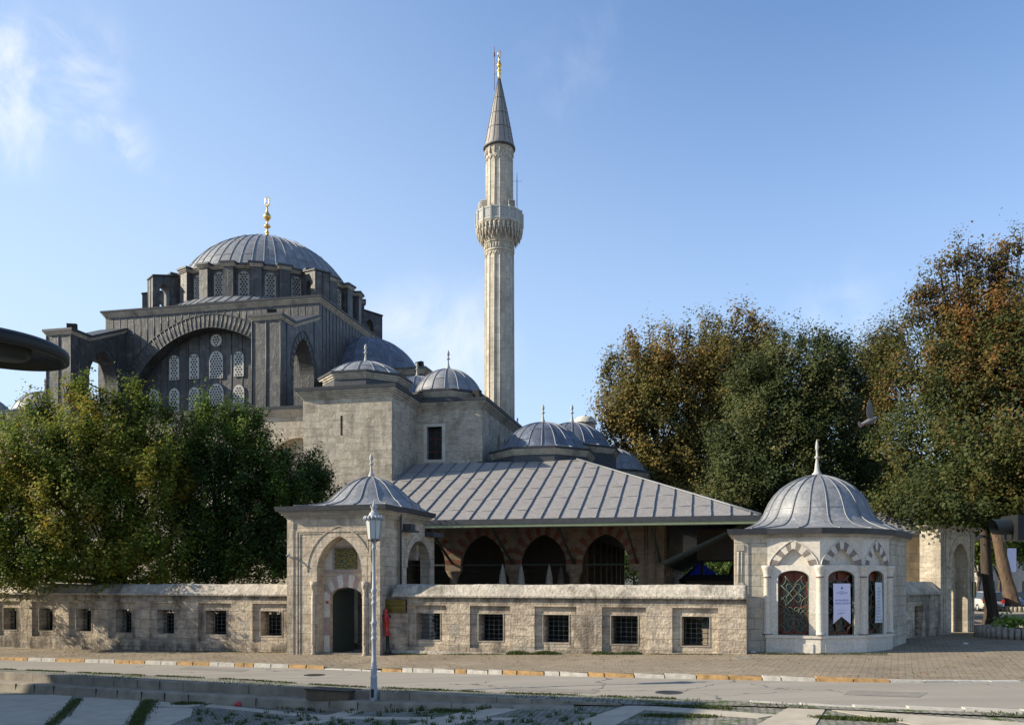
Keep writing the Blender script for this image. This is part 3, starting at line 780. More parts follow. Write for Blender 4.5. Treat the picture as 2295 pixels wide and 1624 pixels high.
def street_wall(name, label, s0, s1, wins, group=None, cs0=None):
    cs0 = s0 if cs0 is None else cs0
    pc = WT((s0+s1)/2, 0.4, 0); zb = min(G(WT(s0,0,0)[0]), G(WT(s1,0,0)[0])) - .15
    root = thing(name, label, 'wall', (pc[0], pc[1], zb), WRZ)
    outer = [(s0, zb), (s1, zb), (s1, WH), (s0, WH)]
    niches = []; opens = []
    for (a, b) in wins:
        z0, z1 = .30, 1.99
        niches.append([(a-.33, z0), (b+.33, z0), (b+.33, z1), (a-.33, z1)])
        opens.append([(a, .58), (b, .58), (b, 1.66), (a, 1.66)])
    mb = MB(WT)
    mb.plate(outer, niches, 0, .13)
    mb.plate([(s0, zb), (s1, zb), (s1, WH), (s0, WH)], opens, .131, .78)
    # plinth course and string
    x = s0
    mb.build('wall_body', M['wall'], root)
    pl = MB(WT)
    pl.box(s0+.01, s1-.01, -.075, .0, zb, zb+.15 + .18)
    pl.build('plinth', M['coping'], root)
    # coping: a rough rounded slope, subdivided and roughened
    prof = [(-.13,WH),(-.15,WH+.05),(-.14,WH+.10),(-.10,WH+.115),(-.055,WH+.17),(.02,WH+.30),(.10,WH+.42),(.20,WH+.505),(.40,WC+.0),(.60,WH+.505),(.74,WH+.38),(.92,WH+.1),(.92,WH)]
    n = max(4, int((s1-cs0)/.12))
    vs = []; fs = []
    k = len(prof)
    for i in range(n+1):
        s = cs0 + (s1-cs0)*i/n
        for j, (yy, zz) in enumerate(prof):
            d = .011 if 1 <= j <= 10 else .003
            vs.append((s, yy + random.uniform(-d, d)*.6, zz + random.uniform(-d, d)*.7 + .012*math.sin(s*1.7+j*.4)*(zz > WH+.2)))
    for i in range(n):
        for j in range(k-1):
            fs.append((i*k+j, (i+1)*k+j, (i+1)*k+j+1, i*k+j+1))
    fs.append(tuple(range(k))); fs.append(tuple(n*k+j for j in reversed(range(k))))
    cp = MB(WT); cp.add(vs, fs, 0, True)
    cp.build('coping', M['coping'], root)
    for (a, b) in wins:
        w = MB(WT)
        w.box(a-.012, a+.0, .135, .30, .56, 1.68)
        fr = MB(WT)                              # thin projecting surround inside the niche
        for (x0, x1, z0, z1) in ((a-.035,a-.008,.545,1.695),(b+.008,b+.035,.545,1.695),(a-.007,b+.007,1.665,1.695),(a-.007,b+.007,.545,.575)):
            fr.box(x0, x1, .112, .134, z0, z1)
        f = fr.build('window_frame', M['trim'], root)
        gr = MB(WT)
        nv = 5; nh = 6
        for q in range(nv):
            xx = a + (b-a)*(q+.5)/nv
            gr.tube([(xx, .52, .57), (xx, .52, 1.67)], .013, 6)
        for q in range(nh):
            zz = .58 + 1.08*(q+.5)/nh
            gr.tube([(a-.01, .52, zz), (b+.01, .52, zz)], .011, 6)
            for q2 in range(nv):
                xx = a + (b-a)*(q2+.5)/nv
                gr.box(xx-.02, xx+.02, .50, .54, zz-.018, zz+.018)
        gr.build('window_grille', M['grille'], root)
    return root
lw = [(2.8,33),(83,114),(166,200),(255,290.6),(348,386),(457,504),(580,628)]
rw = [(930.5,983.5),(1070,1125),(1215.8,1273),(1368,1428),(1526.6,1589)]
LWIN = [(s_of(a), s_of(b)) for a, b in lw]
RWIN = [(s_of(a), s_of(b)) for a, b in rw]
extra = [(LWIN[0][0]-2.6*k, LWIN[0][0]-2.6*k+.95) for k in (3, 2, 1)]
street_wall('courtyard_wall', 'long weathered limestone wall with a row of barred windows, left of the gateway under the trees', -44, -9.7, extra+LWIN)
street_wall('courtyard_wall', 'rough limestone wall with five barred windows between the gateway and the domed kiosk', -5.62, 8.95, RWIN, cs0=s_of(881))

# ================================================================ GATEWAY
GRZ = R(-15.5)
GK = 1.032                                      # the gateway stands this much farther out than first measured
_gt = frame(-9.15, 35.5, GRZ)
def GT(x, y, z):
    a, b, c = _gt(x, y, z); return (a*GK, b*GK, CAMZ + (c-CAMZ)*GK)
gate = thing('gateway', 'stone gateway with open dark doorway and small lead dome, behind the white lamp post', 'gateway', GT(2.2, 2.4, -.03), GRZ)
FW = 4.1
mb = MB(GT)
CX = 2.32
ap = arch(CX, -.2, .99, 3.35, 4.78, 12)
mb.plate([(0, -.2), (FW, -.2), (FW, 5.55), (0, 5.55)], [ap], 0, .62)
back = arch(CX, -.2, .74, 2.30, 2.72, 10)
mb.plate([(CX-1.25, -.2), (CX+1.25, -.2), (CX+1.25, 5.2), (CX-1.25, 5.2)], [back], .621, .86)
mb.box(0, .5, .62, 5.6, -.2, 5.549)
mb.box(.5, CX-1.26, .622, 1.2, -.2, 5.548)
mb.box(CX+1.26, 3.599, .622, 1.2, -.2, 5.548)
# right side wall with its own pointed arch
side = lambda x, y, z: GT(4.2 - y, x, z)        # x runs into depth, y thickness
sa = arch(3.8, -.2, 1.36, 3.55, 4.72, 10)
mb.plate([(1.75, -.2), (5.75, -.2), (5.75, 4.95), (1.75, 4.95)], [sa], 0, .45, T=lambda x, y, z: GT(4.2-y, x, z))
mb.box(3.75, 4.199, 1.75, 4.56, 4.951, 5.56)
mb.box(3.6, 4.09, .621, 1.749, -.2, 5.547)
mb.box(.5, 3.9, 4.3, 4.56, 3.9, 5.55)
mb.box(.5, .9, 4.1, 5.75, -.2, 5.0)
mb.build('walls', M['portal'], gate)
# ring of voussoirs on front arch, and round side arch
v = MB(GT)
inn = arch_line(CX, .99, 3.35, 4.78, 14); out = arch_line(CX, 1.40, 3.35, 5.16, 14)
ring(v, inn, out, -.03, 0.001)
out2 = arch_line(CX, 1.45, 3.35, 5.21, 14)
ring(v, out, out2, -.055, 0.001)
for sgn in (-1, 1):
    x0 = CX + sgn*.99; x1 = CX + sgn*1.40
    v.box(min(x0, x1), max(x0, x1), -.03, .001, 2.3, 3.35)
inn = arch_line(3.8, 1.36, 3.55, 4.72, 12); out = arch_line(3.8, 1.68, 3.55, 4.99+.05, 12)
v.build('arch_ring', M['portal'], gate)
v = MB(); ring(v, inn, out, -.05, .001, T=lambda x, y, z: GT(4.2-y, x, z))
v.build('side_arch_ring', M['portal'], gate)
# rectangular frame mouldings and outer pilasters
f = MB(GT)
for (x0, x1, d) in ((.40,.47,.05),(.52,.57,.03),(FW-.47,-.40,.05),(FW-.57,-.52,.03)):
    if x1 < 0: x1 = FW + x1
    f.box(x0, x1, -d, .001, 0.0, 5.02 if d > .04 else 4.93)
f.box(.47, FW-.47, -.05, .001, 4.95, 5.02); f.box(.57, FW-.57, -.03, .001, 4.88, 4.93)
f.box(0, .28, -.05, .001, -.2, 5.5); f.box(FW-.24, FW, -.05, .001, -.2, 5.5)
f.build('frame_moulding', M['portal'], gate)
for sx in (CX-1.13, CX+1.13):
    c = MB(GT)
    c.lathe([(.0,.0),(.11,.0),(.11,.06),(.06,.12),(.085,.2),(.045,.32),(.085,.42),(.085,2.35),(.06,2.42),(.045,2.58),(.10,2.66),(.11,2.72),(.13,2.74),(.13,2.95),(0,2.95)], (sx, -.06), 14)
    c.build('corner_column', M['portal'], gate)
# cornice, stepped outwards
def eave_outline(o):
    return [(-o, -o), (FW+o, -o), (FW+o, 1.4-o*.5), (4.2+o, 1.75-o*.4), (4.2+o, 4.56+o), (-o, 4.56+o)]
c = MB(GT)
for i, (o, z0, z1) in enumerate(((.05,5.50,5.57),(.11,5.57,5.64),(.19,5.64,5.72),(.26,5.72,5.79))):
    c.prism(eave_outline(o), z0 + .0005*i, z1 - .0002)
c.build('cornice', M['trim'], gate)
rf = MB(GT)
fa = MB(GT); fa.prism(eave_outline(.36), 5.79, 5.98, 0, top=eave_outline(.40)); fa.build('eave_edge', M['lead_dark'], gate)
DC = (2.5, 2.62)
# lead roof: from the eave outline up to the foot of the dome
no = 24
eo = eave_outline(.40)
def ray_out(poly, c, a):
    best = None
    for i in range(len(poly)):
        p, q = poly[i], poly[(i+1) % len(poly)]
        dx, dy = math.cos(a), math.sin(a)
        ex, ey = q[0]-p[0], q[1]-p[1]
        den = dx*ey - dy*ex
        if abs(den) < 1e-9: continue
        t_ = ((p[0]-c[0])*ey - (p[1]-c[1])*ex)/den
        w_ = ((p[0]-c[0])*dy - (p[1]-c[1])*dx)/den
        if t_ > 0 and -1e-6 <= w_ <= 1+1e-6 and (best is None or t_ < best): best = t_
    return best

def ogee_roof(mb, ribmb, poly, c, ze, prof, n, nrib, T, corner=None, rr=.035, mi=0):
    """prof: (radius, z) from the top down to where the roof takes the outline's shape"""
    angs = [2*math.pi*k/n for k in range(n)]
    for (px_, py_) in poly:
        a = math.atan2(py_-c[1], px_-c[0]) % (2*math.pi)
        k = min(range(len(angs)), key=lambda q: abs(angs[q]-a)); angs[k] = a
    angs = sorted(set(angs)); n = len(angs)
    rows = []
    for (r, z) in prof: rows.append([(c[0]+r*math.cos(a), c[1]+r*math.sin(a), z) for a in angs])
    r0, z0 = prof[-1]
    for k in (.33, .66, 1.0):
        zz = z0 + (ze - z0)*(1-(1-k)**1.6)
        row = []
        for a in angs:
            ro = ray_out(poly, c, a); rr_ = r0 + (max(ro, r0*.99) - r0)*k
            row.append((c[0]+rr_*math.cos(a), c[1]+rr_*math.sin(a), zz))
        rows.append(row)
    vs = [p for row in rows for p in row]
    fs = [(i*n+k, (i+1)*n+k, (i+1)*n+(k+1) % n, i*n+(k+1) % n) for i in range(len(rows)-1) for k in range(n)]
    mb.add(vs, fs, mi, True, T)
    for q in range(nrib):
        a = 2*math.pi*(q+.5)/nrib
        path = [(c[0]+r*math.cos(a), c[1]+r*math.sin(a), z+.015) for r, z in prof]
        for k in (.33, .66, .985):
            zz = z0 + (ze - z0)*(1-(1-k)**1.6)
            ro = ray_out(poly, c, a); rr_ = r0 + (max(ro, r0*.99)-r0)*k
            path.append((c[0]+rr_*math.cos(a), c[1]+rr_*math.sin(a), zz+.015))
        T2 = T
        ribmb.tube([T2(*p_) for p_ in path] if T2 else path, rr, 5, 0, True, T=lambda a_, b_, c_: (a_, b_, c_))
prof = [(.02,7.42),(.35,7.38),(.72,7.24),(1.12,6.98),(1.42,6.72),(1.66,6.48),(1.86,6.32),(2.08,6.21)]
ribs = MB()
ogee_roof(rf, ribs, eo, DC, 5.985, prof, 48, 16, GT, rr=.028)
r_ = rf.build('roof', M['lead'], gate)
ribs.build('roof_seams', M['lead_rib'], r_)
def alem(mb, c, z, h, T=None, n=14):
    """flame-topped stone finial"""
    k = h/1.3
    P = [(0,0),(.13,0),(.13,.05),(.10,.09),(.11,.14),(.075,.22),(.05,.40),(.035,.58),(.035,.66),(.085,.70),(.085,.75),(.04,.79),(.035,.86),(.05,.92),(.075,1.02),(.06,1.12),(.03,1.24),(0,1.3)]
    mb.lathe([(r*k*1.45, z+zz*k) for r, zz in P], c, n, T=T)
fn = MB(GT); alem(fn, DC, 7.40, 1.05); fn.build('finial', M['finial'], gate)
# spout box on the side
sp = MB(GT); sp.box(4.21, 4.57, 2.0, 2.5, 5.095, 5.36); sp.prism([(4.21,1.9),(4.7,1.9),(4.7,2.6),(4.21,2.6)], 5.02, 5.09)
sp.build('spout', M['lead_dark'], gate)
dp = MB(GT); dp.tube([(4.38,1.45,5.85),(4.30,1.6,5.5),(4.26,1.68,5.1),(4.26,1.68,2.6)], .045, 8); dp.build('downpipe', M['lead_dark'], gate)
ld = MB(GT); ld.prism([(3.85,4.58),(4.6,4.58),(4.6,5.95),(3.85,5.95)], 4.96, 5.16); ld.build('side_ledge', M['lead_dark'], gate)
# door surround: marble, breccia voussoirs, inscription
dr = MB(GT)
inn = arch_line(CX, .74, 2.30, 2.72, 11); out = arch_line(CX, .985, 2.32, 3.25, 11)
ring(dr, inn, out, .56, .6205, 0, 1, 2)
out2 = arch_line(CX, 1.02 if False else .988, 2.36, 3.31, 11)
for sgn in (-1, 1):
    a, b = CX+sgn*.74, CX+sgn*.985
    x0, x1 = min(a, b), max(a, b)
    dr.box(x0, x1, .56, .6205, 1.5, 2.32, 0); dr.box(x0, x1, .56, .6205, .75, 1.498, 1); dr.box(x0, x1, .56, .6205, -.1, .748, 0)
dr.box(CX-.98, CX+.98, .575, .6205, 3.32, 3.42, 1)
inner_t = arch(CX, 3.43, .975, 3.45, 4.74, 12)
dr.plate(inner_t, [], .59, .6205, 0)
dr.box(CX-.62, CX+.62, .555, .59, 4.33, 4.41, 1); dr.box(CX-.62, CX-.54, .555, .59, 3.43, 4.33, 1); dr.box(CX+.54, CX+.62, .555, .59, 3.43, 4.33, 1)
dr.build('door_surround', [M['marble'], M['pink']], gate)
ip = MB(GT); ip.box(CX-.50, CX+.50, .553, .588, 3.46, 4.32); pan = ip.build('inscription', M['green_panel'], gate)
gl = MB(GT)
rnd = random.Random(5)
for col in range(2):
    for row in range(4):
        x0 = CX-.47 + col*.48; z0 = 3.49 + row*.205
        cx_, cz_ = x0+.23, z0+.095
        pts = [(cx_+.225*math.copysign(abs(math.cos(a))**.5, math.cos(a)), .545, cz_+.088*math.copysign(abs(math.sin(a))**.8, math.sin(a))) for a in [2*math.pi*k/20 for k in range(21)]]
        gl.tube(pts, .007, 4)
        for q in range(9):
            px_ = x0+.05+.38*rnd.random(); pz_ = z0+.04+.09*rnd.random()
            kind = rnd.random()
            if kind < .35: pts = [(px_, .545, pz_), (px_+.01, .545, pz_+.09)]
            elif kind < .8: pts = [(px_+.05*math.cos(a), .545, pz_+.028*math.sin(a)) for a in [math.pi*(1+k/6) for k in range(7)]]
            else: pts = [(px_+.02*math.cos(a), .545, pz_+.02*math.sin(a)) for a in [2*math.pi*k/6 for k in range(7)]]
            gl.tube(pts, .0065, 4)
gl.build('gold_lettering', M['gold_paint'], pan)
# open leaf of the door and the passage behind
do = MB(GT)
do.box(CX-.78, CX-.71, .87, 2.1, -.02, 2.62, 0, T=lambda x, y, z: GT(CX-.66 + (x-(CX-.66))*1 + (y-.87)*.28, y, z))
do.build('door_leaf', M['wood_dark'], gate)
pv = MB(GT)
pv.box(.502, 1.1, 1.201, 4.1, 3.6, 3.9); pv.box(.5, 3.9, 1.201, 4.29, 4.96, 5.2)
pv.box(.52, .56, 1.21, 4.1, -.1, 4.9)
pv.box(1.2, 1.5, 4.0, 4.3, -.1, 3.9); pv.box(2.35, 2.75, 4.0, 4.3, -.1, 3.9)
pv.build('passage', M['hall'], gate)
for (a, b) in ((1.5, 2.35), (2.75, 3.6)):
    gi = MB(GT)
    for q in range(6):
        xx = a + (b-a)*(q+.5)/6; gi.tube([(xx, 4.1, 0), (xx, 4.1, 2.4)], .014, 5)
    for q in range(11):
        zz = .1 + q*.23; gi.tube([(a, 4.1, zz), (b, 4.1, zz)], .012, 5)
    gi.build('passage_grille', M['iron'], gate)
st = MB(GT); st.box(1.3, 3.3, .1, .62, -.2, .07); st.build('threshold', M['concrete_dark'], gate)
st = MB(GT); st.box(1.0, 3.7, 3.1, 3.9, -.1, .22); st.build('inner_step', M['concrete_dark'], gate)

# small red number plate, camera, brass sign, hydrant
def text(body, size, T, mat, name, parent, align='CENTER', extrude=.0015, xscale=1.0):
    cu = bpy.data.curves.new(name, 'FONT'); cu.body = body; cu.size = size; cu.align_x = align; cu.align_y = 'CENTER'; cu.extrude = extrude
    tmp = bpy.data.objects.new('tmp', cu); COL.objects.link(tmp)
    dg = bpy.context.evaluated_depsgraph_get()
    me = tmp.evaluated_get(dg).to_mesh()
    vs = [tuple(v.co) for v in me.vertices]; fs = [tuple(p_.vertices) for p_ in me.polygons]
    tmp.to_mesh_clear() if False else None
    bpy.data.objects.remove(tmp); bpy.data.curves.remove(cu)
    mb = MB(); mb.add([T(a*xscale, c, b) for a, b, c in vs], fs)
    return mb.build(name, mat, parent)
nroot = thing('number_plate', 'tiny red house number plate left of the gateway door', 'sign', GT(CX-.83, .555, 2.05), GRZ)
q = MB(GT); q.box(CX-.89, CX-.77, .545, .56, 2.05, 2.17); q.build('plate', M['red'], nroot)
text('7', .10, lambda a, b, c: GT(CX-.83+a, .543-b, 2.11+c), M['marble'], 'numeral', nroot)

croot = thing('security_camera', 'small white security camera on the left edge of the gateway', 'camera', GT(.1, -.1, 3.95), GRZ)
q = MB(GT); q.tube([(.14,-.30,3.98),(.14,-.12,4.06)], .045, 10); q.build('housing', M['white'], croot)
q = MB(GT); q.tube([(.14,-.16,4.02),(.14,-.05,3.94)], .018, 6); q.box(.09,.19,-.055,-.049,3.9,4.0); q.build('bracket', M['white'], croot)
q = MB(GT); q.tube([(.14,-.318,3.972),(.14,-.301,3.98)], .036, 10); q.build('lens', M['black'], croot)

def wx(u, y=0): return s_of(u)
sroot = thing('wall_sign', 'brass name plate with dark lettering on the wall right of the gateway', 'sign', WT(-4.55, -.03, 1.7), WRZ)
sx0 = s_of(866.5); sx1 = s_of(911.5); sz0, sz1 = 1.71, 2.20
q = MB(WT); q.box(sx0, sx1, -.10, -.075, sz0, sz1); q.build('plate', M['brass'], sroot)
q = MB(WT)
for (a, b, c, d) in ((sx0-.02,sx1+.02,sz1,sz1+.02),(sx0-.02,sx1+.02,sz0-.02,sz0),(sx0-.02,sx0,sz0,sz1),(sx1,sx1+.02,sz0,sz1)): q.box(a, b, -.11, -.0, c, d)
q.build('rim', M['black'], sroot)
mx_ = (sx0+sx1)/2
text('KAPTANI DERYA', .095, lambda a, b, c: WT(mx_+a, -.104-b, sz1-.085+c), M['text_dark'], 'lettering', sroot, xscale=.80)
text('KILIÇ ALİ PAŞA CAMİİ', .118, lambda a, b, c: WT(mx_+a, -.104-b, sz1-.235+c), M['text_dark'], 'lettering', sroot, xscale=.60)
text('MİMAR SİNAN  (1580)', .07, lambda a, b, c: WT(mx_+a, -.104-b, sz0+.09+c), M['text_dark'], 'lettering', sroot, xscale=.9)

hr = thing('fire_hydrant', 'red standpipe hydrant on a rusty dark pipe beside the gateway', 'hydrant', (-5.12, 35.72, -.02), 0)
hx, hy = -5.10, 35.70
lean = lambda z: hx - .10*(z/1.85) + .02
q = MB()
q.tube([(lean(z), hy, z) for z in (.0,.08,.12,.75)], [.13,.13,.075,.075], 12); q.build('pipe', M['iron'], hr)
q = MB()
q.tube([(lean(z), hy, z) for z in (.74,.78,.79,1.30,1.31,1.35,1.36,1.52,1.56,1.7,1.72,1.83,1.86)], [.13,.13,.10,.10,.135,.135,.10,.115,.085,.065,.08,.07,.02], 14)
q.build('barrel', M['red'], hr)
for sg in (-1, 1):
    q = MB(); q.tube([(lean(1.5), hy, 1.5), (lean(1.5)+sg*.15, hy, 1.5+.03)], .05, 10)
    o_ = q.build('outlet', M['red'], hr)
    q = MB(); q.tube([(lean(1.5)+sg*.14, hy, 1.53), (lean(1.5)+sg*.18, hy, 1.54)], .062, 10); q.build('cap', M['iron'], o_)

# ================================================================ DOMED KIOSK (sebil)
KP = [(8.30,32.45),(9.45,32.2),(11.15,31.5),(12.87,31.9),(14.3,33.0),(16.25,35.9),(16.0,39.0),(13.0,40.3),(10.45,39.2),(9.25,35.8)]
KC = (12.55, 35.8)
kroot = thing('kiosk', 'domed fountain kiosk with marble arches and iron window grilles at the street corner', 'kiosk', (KC[0], KC[1], .3), 0)
ZK = .25; ZW = 4.62
def seg(A, B):
    A = Vector(A); B = Vector(B); d = (B-A).normalized(); nrm = Vector((d.y, -d.x))  # outward (towards camera)
    L_ = (B-A).length
    return (lambda x, y, z: (A.x + d.x*x - nrm.x*y, A.y + d.y*x - nrm.y*y, z)), L_
def scale_poly(P, o):
    out = []
    n = len(P)
    for i in range(n):
        a, b, c = Vector(P[i-1]), Vector(P[i]), Vector(P[(i+1) % n])
        d1 = (b-a).normalized(); d2 = (c-b).normalized()
        n1 = Vector((d1.y, -d1.x)); n2 = Vector((d2.y, -d2.x))
        bis = (n1+n2).normalized(); k = o/max(.4, bis.dot(n1))
        out.append((b.x+bis.x*k, b.y+bis.y*k))
    return out
# plain ashlar walls
aw = MB()
for i in (0, 4, 5, 6, 7, 8, 9):
    T_, L_ = seg(KP[i], KP[(i+1) % len(KP)])
    aw.box(0, L_, 0, .5, ZK-.2, ZW, T=T_)
aw.build('ashlar_wall', M['ashlar'], kroot)
marb = MB()
blocks = MB()
for i in (1, 2, 3):
    T_, L_ = seg(KP[i], KP[i+1])
    marb.T = T_; blocks.T = T_
    c = L_/2; w = .545
    op = arch(c, 1.0, w, 3.10, 3.37, 8)
    lun = arch(c, 3.56, w*.98, 3.57, 4.17, 10, .62)
    # wall sheet with window and recessed lunette
    marb.plate([(0, ZK-.2), (L_, ZK-.2), (L_, ZW), (0, ZW)], [op, lun], 0, .14)
    marb.plate([(c-w-.1, 3.50), (c+w+.1, 3.50), (c+w+.1, 4.2), (c-w-.1, 4.2)], [], .1405, .20)
    marb.plate([(0.02, ZK-.2), (L_-.02, ZK-.2), (L_-.02, .99), (.02, .99)], [], .1405, .45)
    # projecting plinth with panel
    marb.box(-.03, L_+.03, -.13, -.001, ZK-.2, .90); marb.box(-.06, L_+.06, -.17, -.001, .90, 1.0)
    marb.box(.12, L_-.22 if i == 1 else L_-.16, -.165, -.131, ZK-.15, .70)
    # alternating voussoirs
    inn = arch_line(c, w*.98, 3.57, 4.17, 12, .62); out = arch_line(c, w+.29, 3.56, 4.48, 12, .5)
    b_ = 9
    # resample by fraction
    def res(line, k):
        ls = [0]
        for p_, q_ in zip(line, line[1:]): ls.append(ls[-1]+math.hypot(q_[0]-p_[0], q_[1]-p_[1]))
        outp = []
        for j in range(k+1):
            s__ = ls[-1]*j/k
            for a_ in range(len(line)-1):
                if s__ <= ls[a_+1]+1e-9:
                    t_ = (s__-ls[a_])/(ls[a_+1]-ls[a_]); outp.append((line[a_][0]*(1-t_)+line[a_+1][0]*t_, line[a_][1]*(1-t_)+line[a_+1][1]*t_)); break
        return outp
    ring(blocks, res(inn, 22), res(out, 22), -.025, .001, 1, 0, 2)
    o3 = arch_line(c, w+.32, 3.56, 4.515, 12, .5)
    ring(marb, res(out, 22), res(o3, 22), -.045, .001)
    # frame line at the top, impost bars
    marb.box(.04, L_-.04, -.03, .001, 4.53, 4.56)
marb.T = None
marb.build('marble_front', M['marble'], kroot)
blocks.build('arch_ring', [M['marble'], M['marble_dark']], kroot)
imp = MB()
for k, i in enumerate((1, 2, 3, 4)):
    p = Vector(KP[i]); 
    d = (p - Vector(KC)).normalized()
    cxy = (p.x + d.x*.02, p.y + d.y*.02)
    cm_ = MB()
    cm_.lathe([(0,1.0),(.17,1.0),(.17,1.06),(.135,1.12),(.125,1.16),(.118,3.08),(.135,3.11),(.135,3.16),(.125,3.19),(.13,3.26),(.16,3.34),(.175,3.42),(.20,3.48),(.20,3.55),(0,3.55)], cxy, 20)
    oc = cm_.build('corner_column', M['marble'], kroot)
    bd = MB(); bd.lathe([(.10,3.10),(.142,3.10),(.142,3.155),(.10,3.155)], cxy, 20); bd.build('bronze_collar', M['marble_dark'], oc); bd = MB(); bd.lathe([(.10,1.015),(.178,1.015),(.178,1.05),(.10,1.05)], cxy, 20)
    bd.build('bronze_collar', M['marble_dark'], oc)
# window joinery and wrought grilles
for i in (1, 2, 3):
    T_, L_ = seg(KP[i], KP[i+1]); c = L_/2; w = .545
    jo = MB(T_)
    for (x0, x1, z0, z1) in ((c-w, c-w+.12, 1.0, 3.15), (c+w-.12, c+w, 1.0, 3.15), (c-.04, c+.04, 1.0, 3.3), (c-w, c+w, 2.98, 3.37), (c-w, c+w, 1.98, 2.06), (c-w, c+w, 1.0, 1.12)):
        jo.box(x0, x1, .30, .36, z0, z1)
    wj = jo.build('window_joinery', M['wood_red'], kroot)
    gb = MB(T_); gb.box(c-w-.05, c+w+.05, .40, .42, .97, 3.4); gb.build('window_glass', M['glass'], wj)
    gr = MB(T_)
    y = .07; rr = .0135
    gz = lambda z: 1.0 + (z-.95)*1.215
    edge = arch(c, 1.02, w-.02, 3.10, 3.35, 8); edge = edge + [edge[0]]
    gr.tube([(a, y, b) for a, b in edge], .022, 5)
    def P2(pts): gr.tube([(c+a, y-.01, gz(b)) for a, b in pts], rr, 5)
    W2 = w-.03
    # lower rosette
    zc = 1.50
    P2([(.055*math.cos(a), zc+.055*math.sin(a)) for a in [2*math.pi*k/10 for k in range(11)]])
    for k in range(6):
        a = math.pi/2*0 + math.pi/3*k + math.pi/6*0
        pet = []
        for s__ in range(13):
            th = -math.pi*.62 + 1.24*math.pi*s__/12
            rx = .235 + .085*math.cos(th); ry = .085*math.sin(th)
            pet.append((rx, ry))
        pet = [(.06, -.02)] + pet + [(.06, .02)]
        P2([(x_*math.cos(a) - y_*math.sin(a), zc + (x_*math.sin(a) + y_*math.cos(a))) for x_, y_ in pet])
    # upper crossed loops
    zc2 = 2.22
    for sg in (1, -1):
        a = sg*math.radians(48); 
        pts = []
        for k in range(13):
            th = -math.pi/2 + math.pi*k/12; pts.append((.24+.095*math.cos(th), .095*math.sin(th)))
        for k in range(13):
            th = math.pi/2 + math.pi*k/12; pts.append((-.24+.095*math.cos(th), .095*math.sin(th)))
        pts.append(pts[0])
        P2([(x_*math.cos(a) - y_*math.sin(a), zc2 + (x_*math.sin(a)+y_*math.cos(a))) for x_, y_ in pts])
    for (x0, z0, x1, z1) in ((-W2,1.95,-.2,2.2),(W2,1.95,.2,2.2),(-W2,2.5,-.2,2.25),(W2,2.5,.2,2.25),(-W2,1.62,W2,2.62-.1),(W2,1.62,-W2,2.52),(-W2,1.9,0,1.62),(W2,1.9,0,1.62),(-W2,1.2,-.2,1.42),(W2,1.2,.2,1.42),(-W2,1.8,-.2,1.58),(W2,1.8,.2,1.58),(-.3,.97,0,1.2),(.3,.97,0,1.2),(-.35,2.75,0,2.45),(.35,2.75,0,2.45)):
        P2([(x0, z0), (x1, z1)])
    for zc3 in (1.0, 1.85, 2.66):
        for sg in (-1, 1):
            P2([(sg*(W2 - .25*math.cos(a)), zc3 + .25*math.sin(a)) for a in [-math.pi/2 + math.pi*k/10 for k in range(11)] if .98 < zc3+.25*math.sin(a) < 2.80])
    gr.build('window_grille', M['green_iron'], kroot)
# cornice and lead roof
cn = MB()
for j, (o_, z0, z1) in enumerate(((.05,4.56,4.62),(.10,4.62,4.68),(.17,4.68,4.73))):
    cn.prism(scale_poly(KP, o_), z0+.0005, z1)
cn.build('cornice', M['trim'], kroot)
rf = MB(); ribs = MB()
E1 = scale_poly(KP, .22); E2 = scale_poly(KP, .27)
fa = MB(); fa.prism(E1, 4.70, 4.90, 0, top=E2); fa.build('eave_edge', M['lead_dark'], kroot)
prof = [(.02,7.31),(.35,7.27),(.72,7.16),(1.10,6.98),(1.45,6.74),(1.72,6.46),(1.92,6.16),(2.05,5.88),(2.14,5.66),(2.24,5.50),(2.40,5.35),(2.62,5.22),(2.85,5.13)]
ogee_roof(rf, ribs, E2, KC, 4.905, prof, 64, 20, None, rr=.032)
r_ = rf.build('roof', M['lead'], kroot)
ribs.lathe([(2.052,5.875),(2.075,5.865),(2.06,5.85)], KC, 48)
ribs.build('roof_seams', M['lead_rib'], r_)
fn = MB(); fn.lathe([(0,7.28),(.19,7.28),(.20,7.38),(.13,7.45),(.10,7.55),(.075,7.8),(.05,7.95),(.05,8.0),(.10,8.04),(.10,8.09),(.045,8.12),(.04,8.35),(.07,8.42),(.065,8.5),(.04,8.7),(.0,8.82)], KC, 14)
fn.build('finial', M['finial'], kroot)
# corner relief shafts on the left ashlar corner
T_, L_ = seg(KP[0], KP[1])
cs = MB(T_)
cs.tube([(.14,-.02,2.9),(.14,-.02,4.1)], .035, 6); cs.tube([(.26,-.02,2.9),(.26,-.02,4.1)], .03, 6); cs.box(.06,.34,-.06,0.0,4.1,4.35); cs.box(.08,.32,-.05,0,2.8,2.92)
cs.build('relief_shafts', M['ashlar'], kroot)

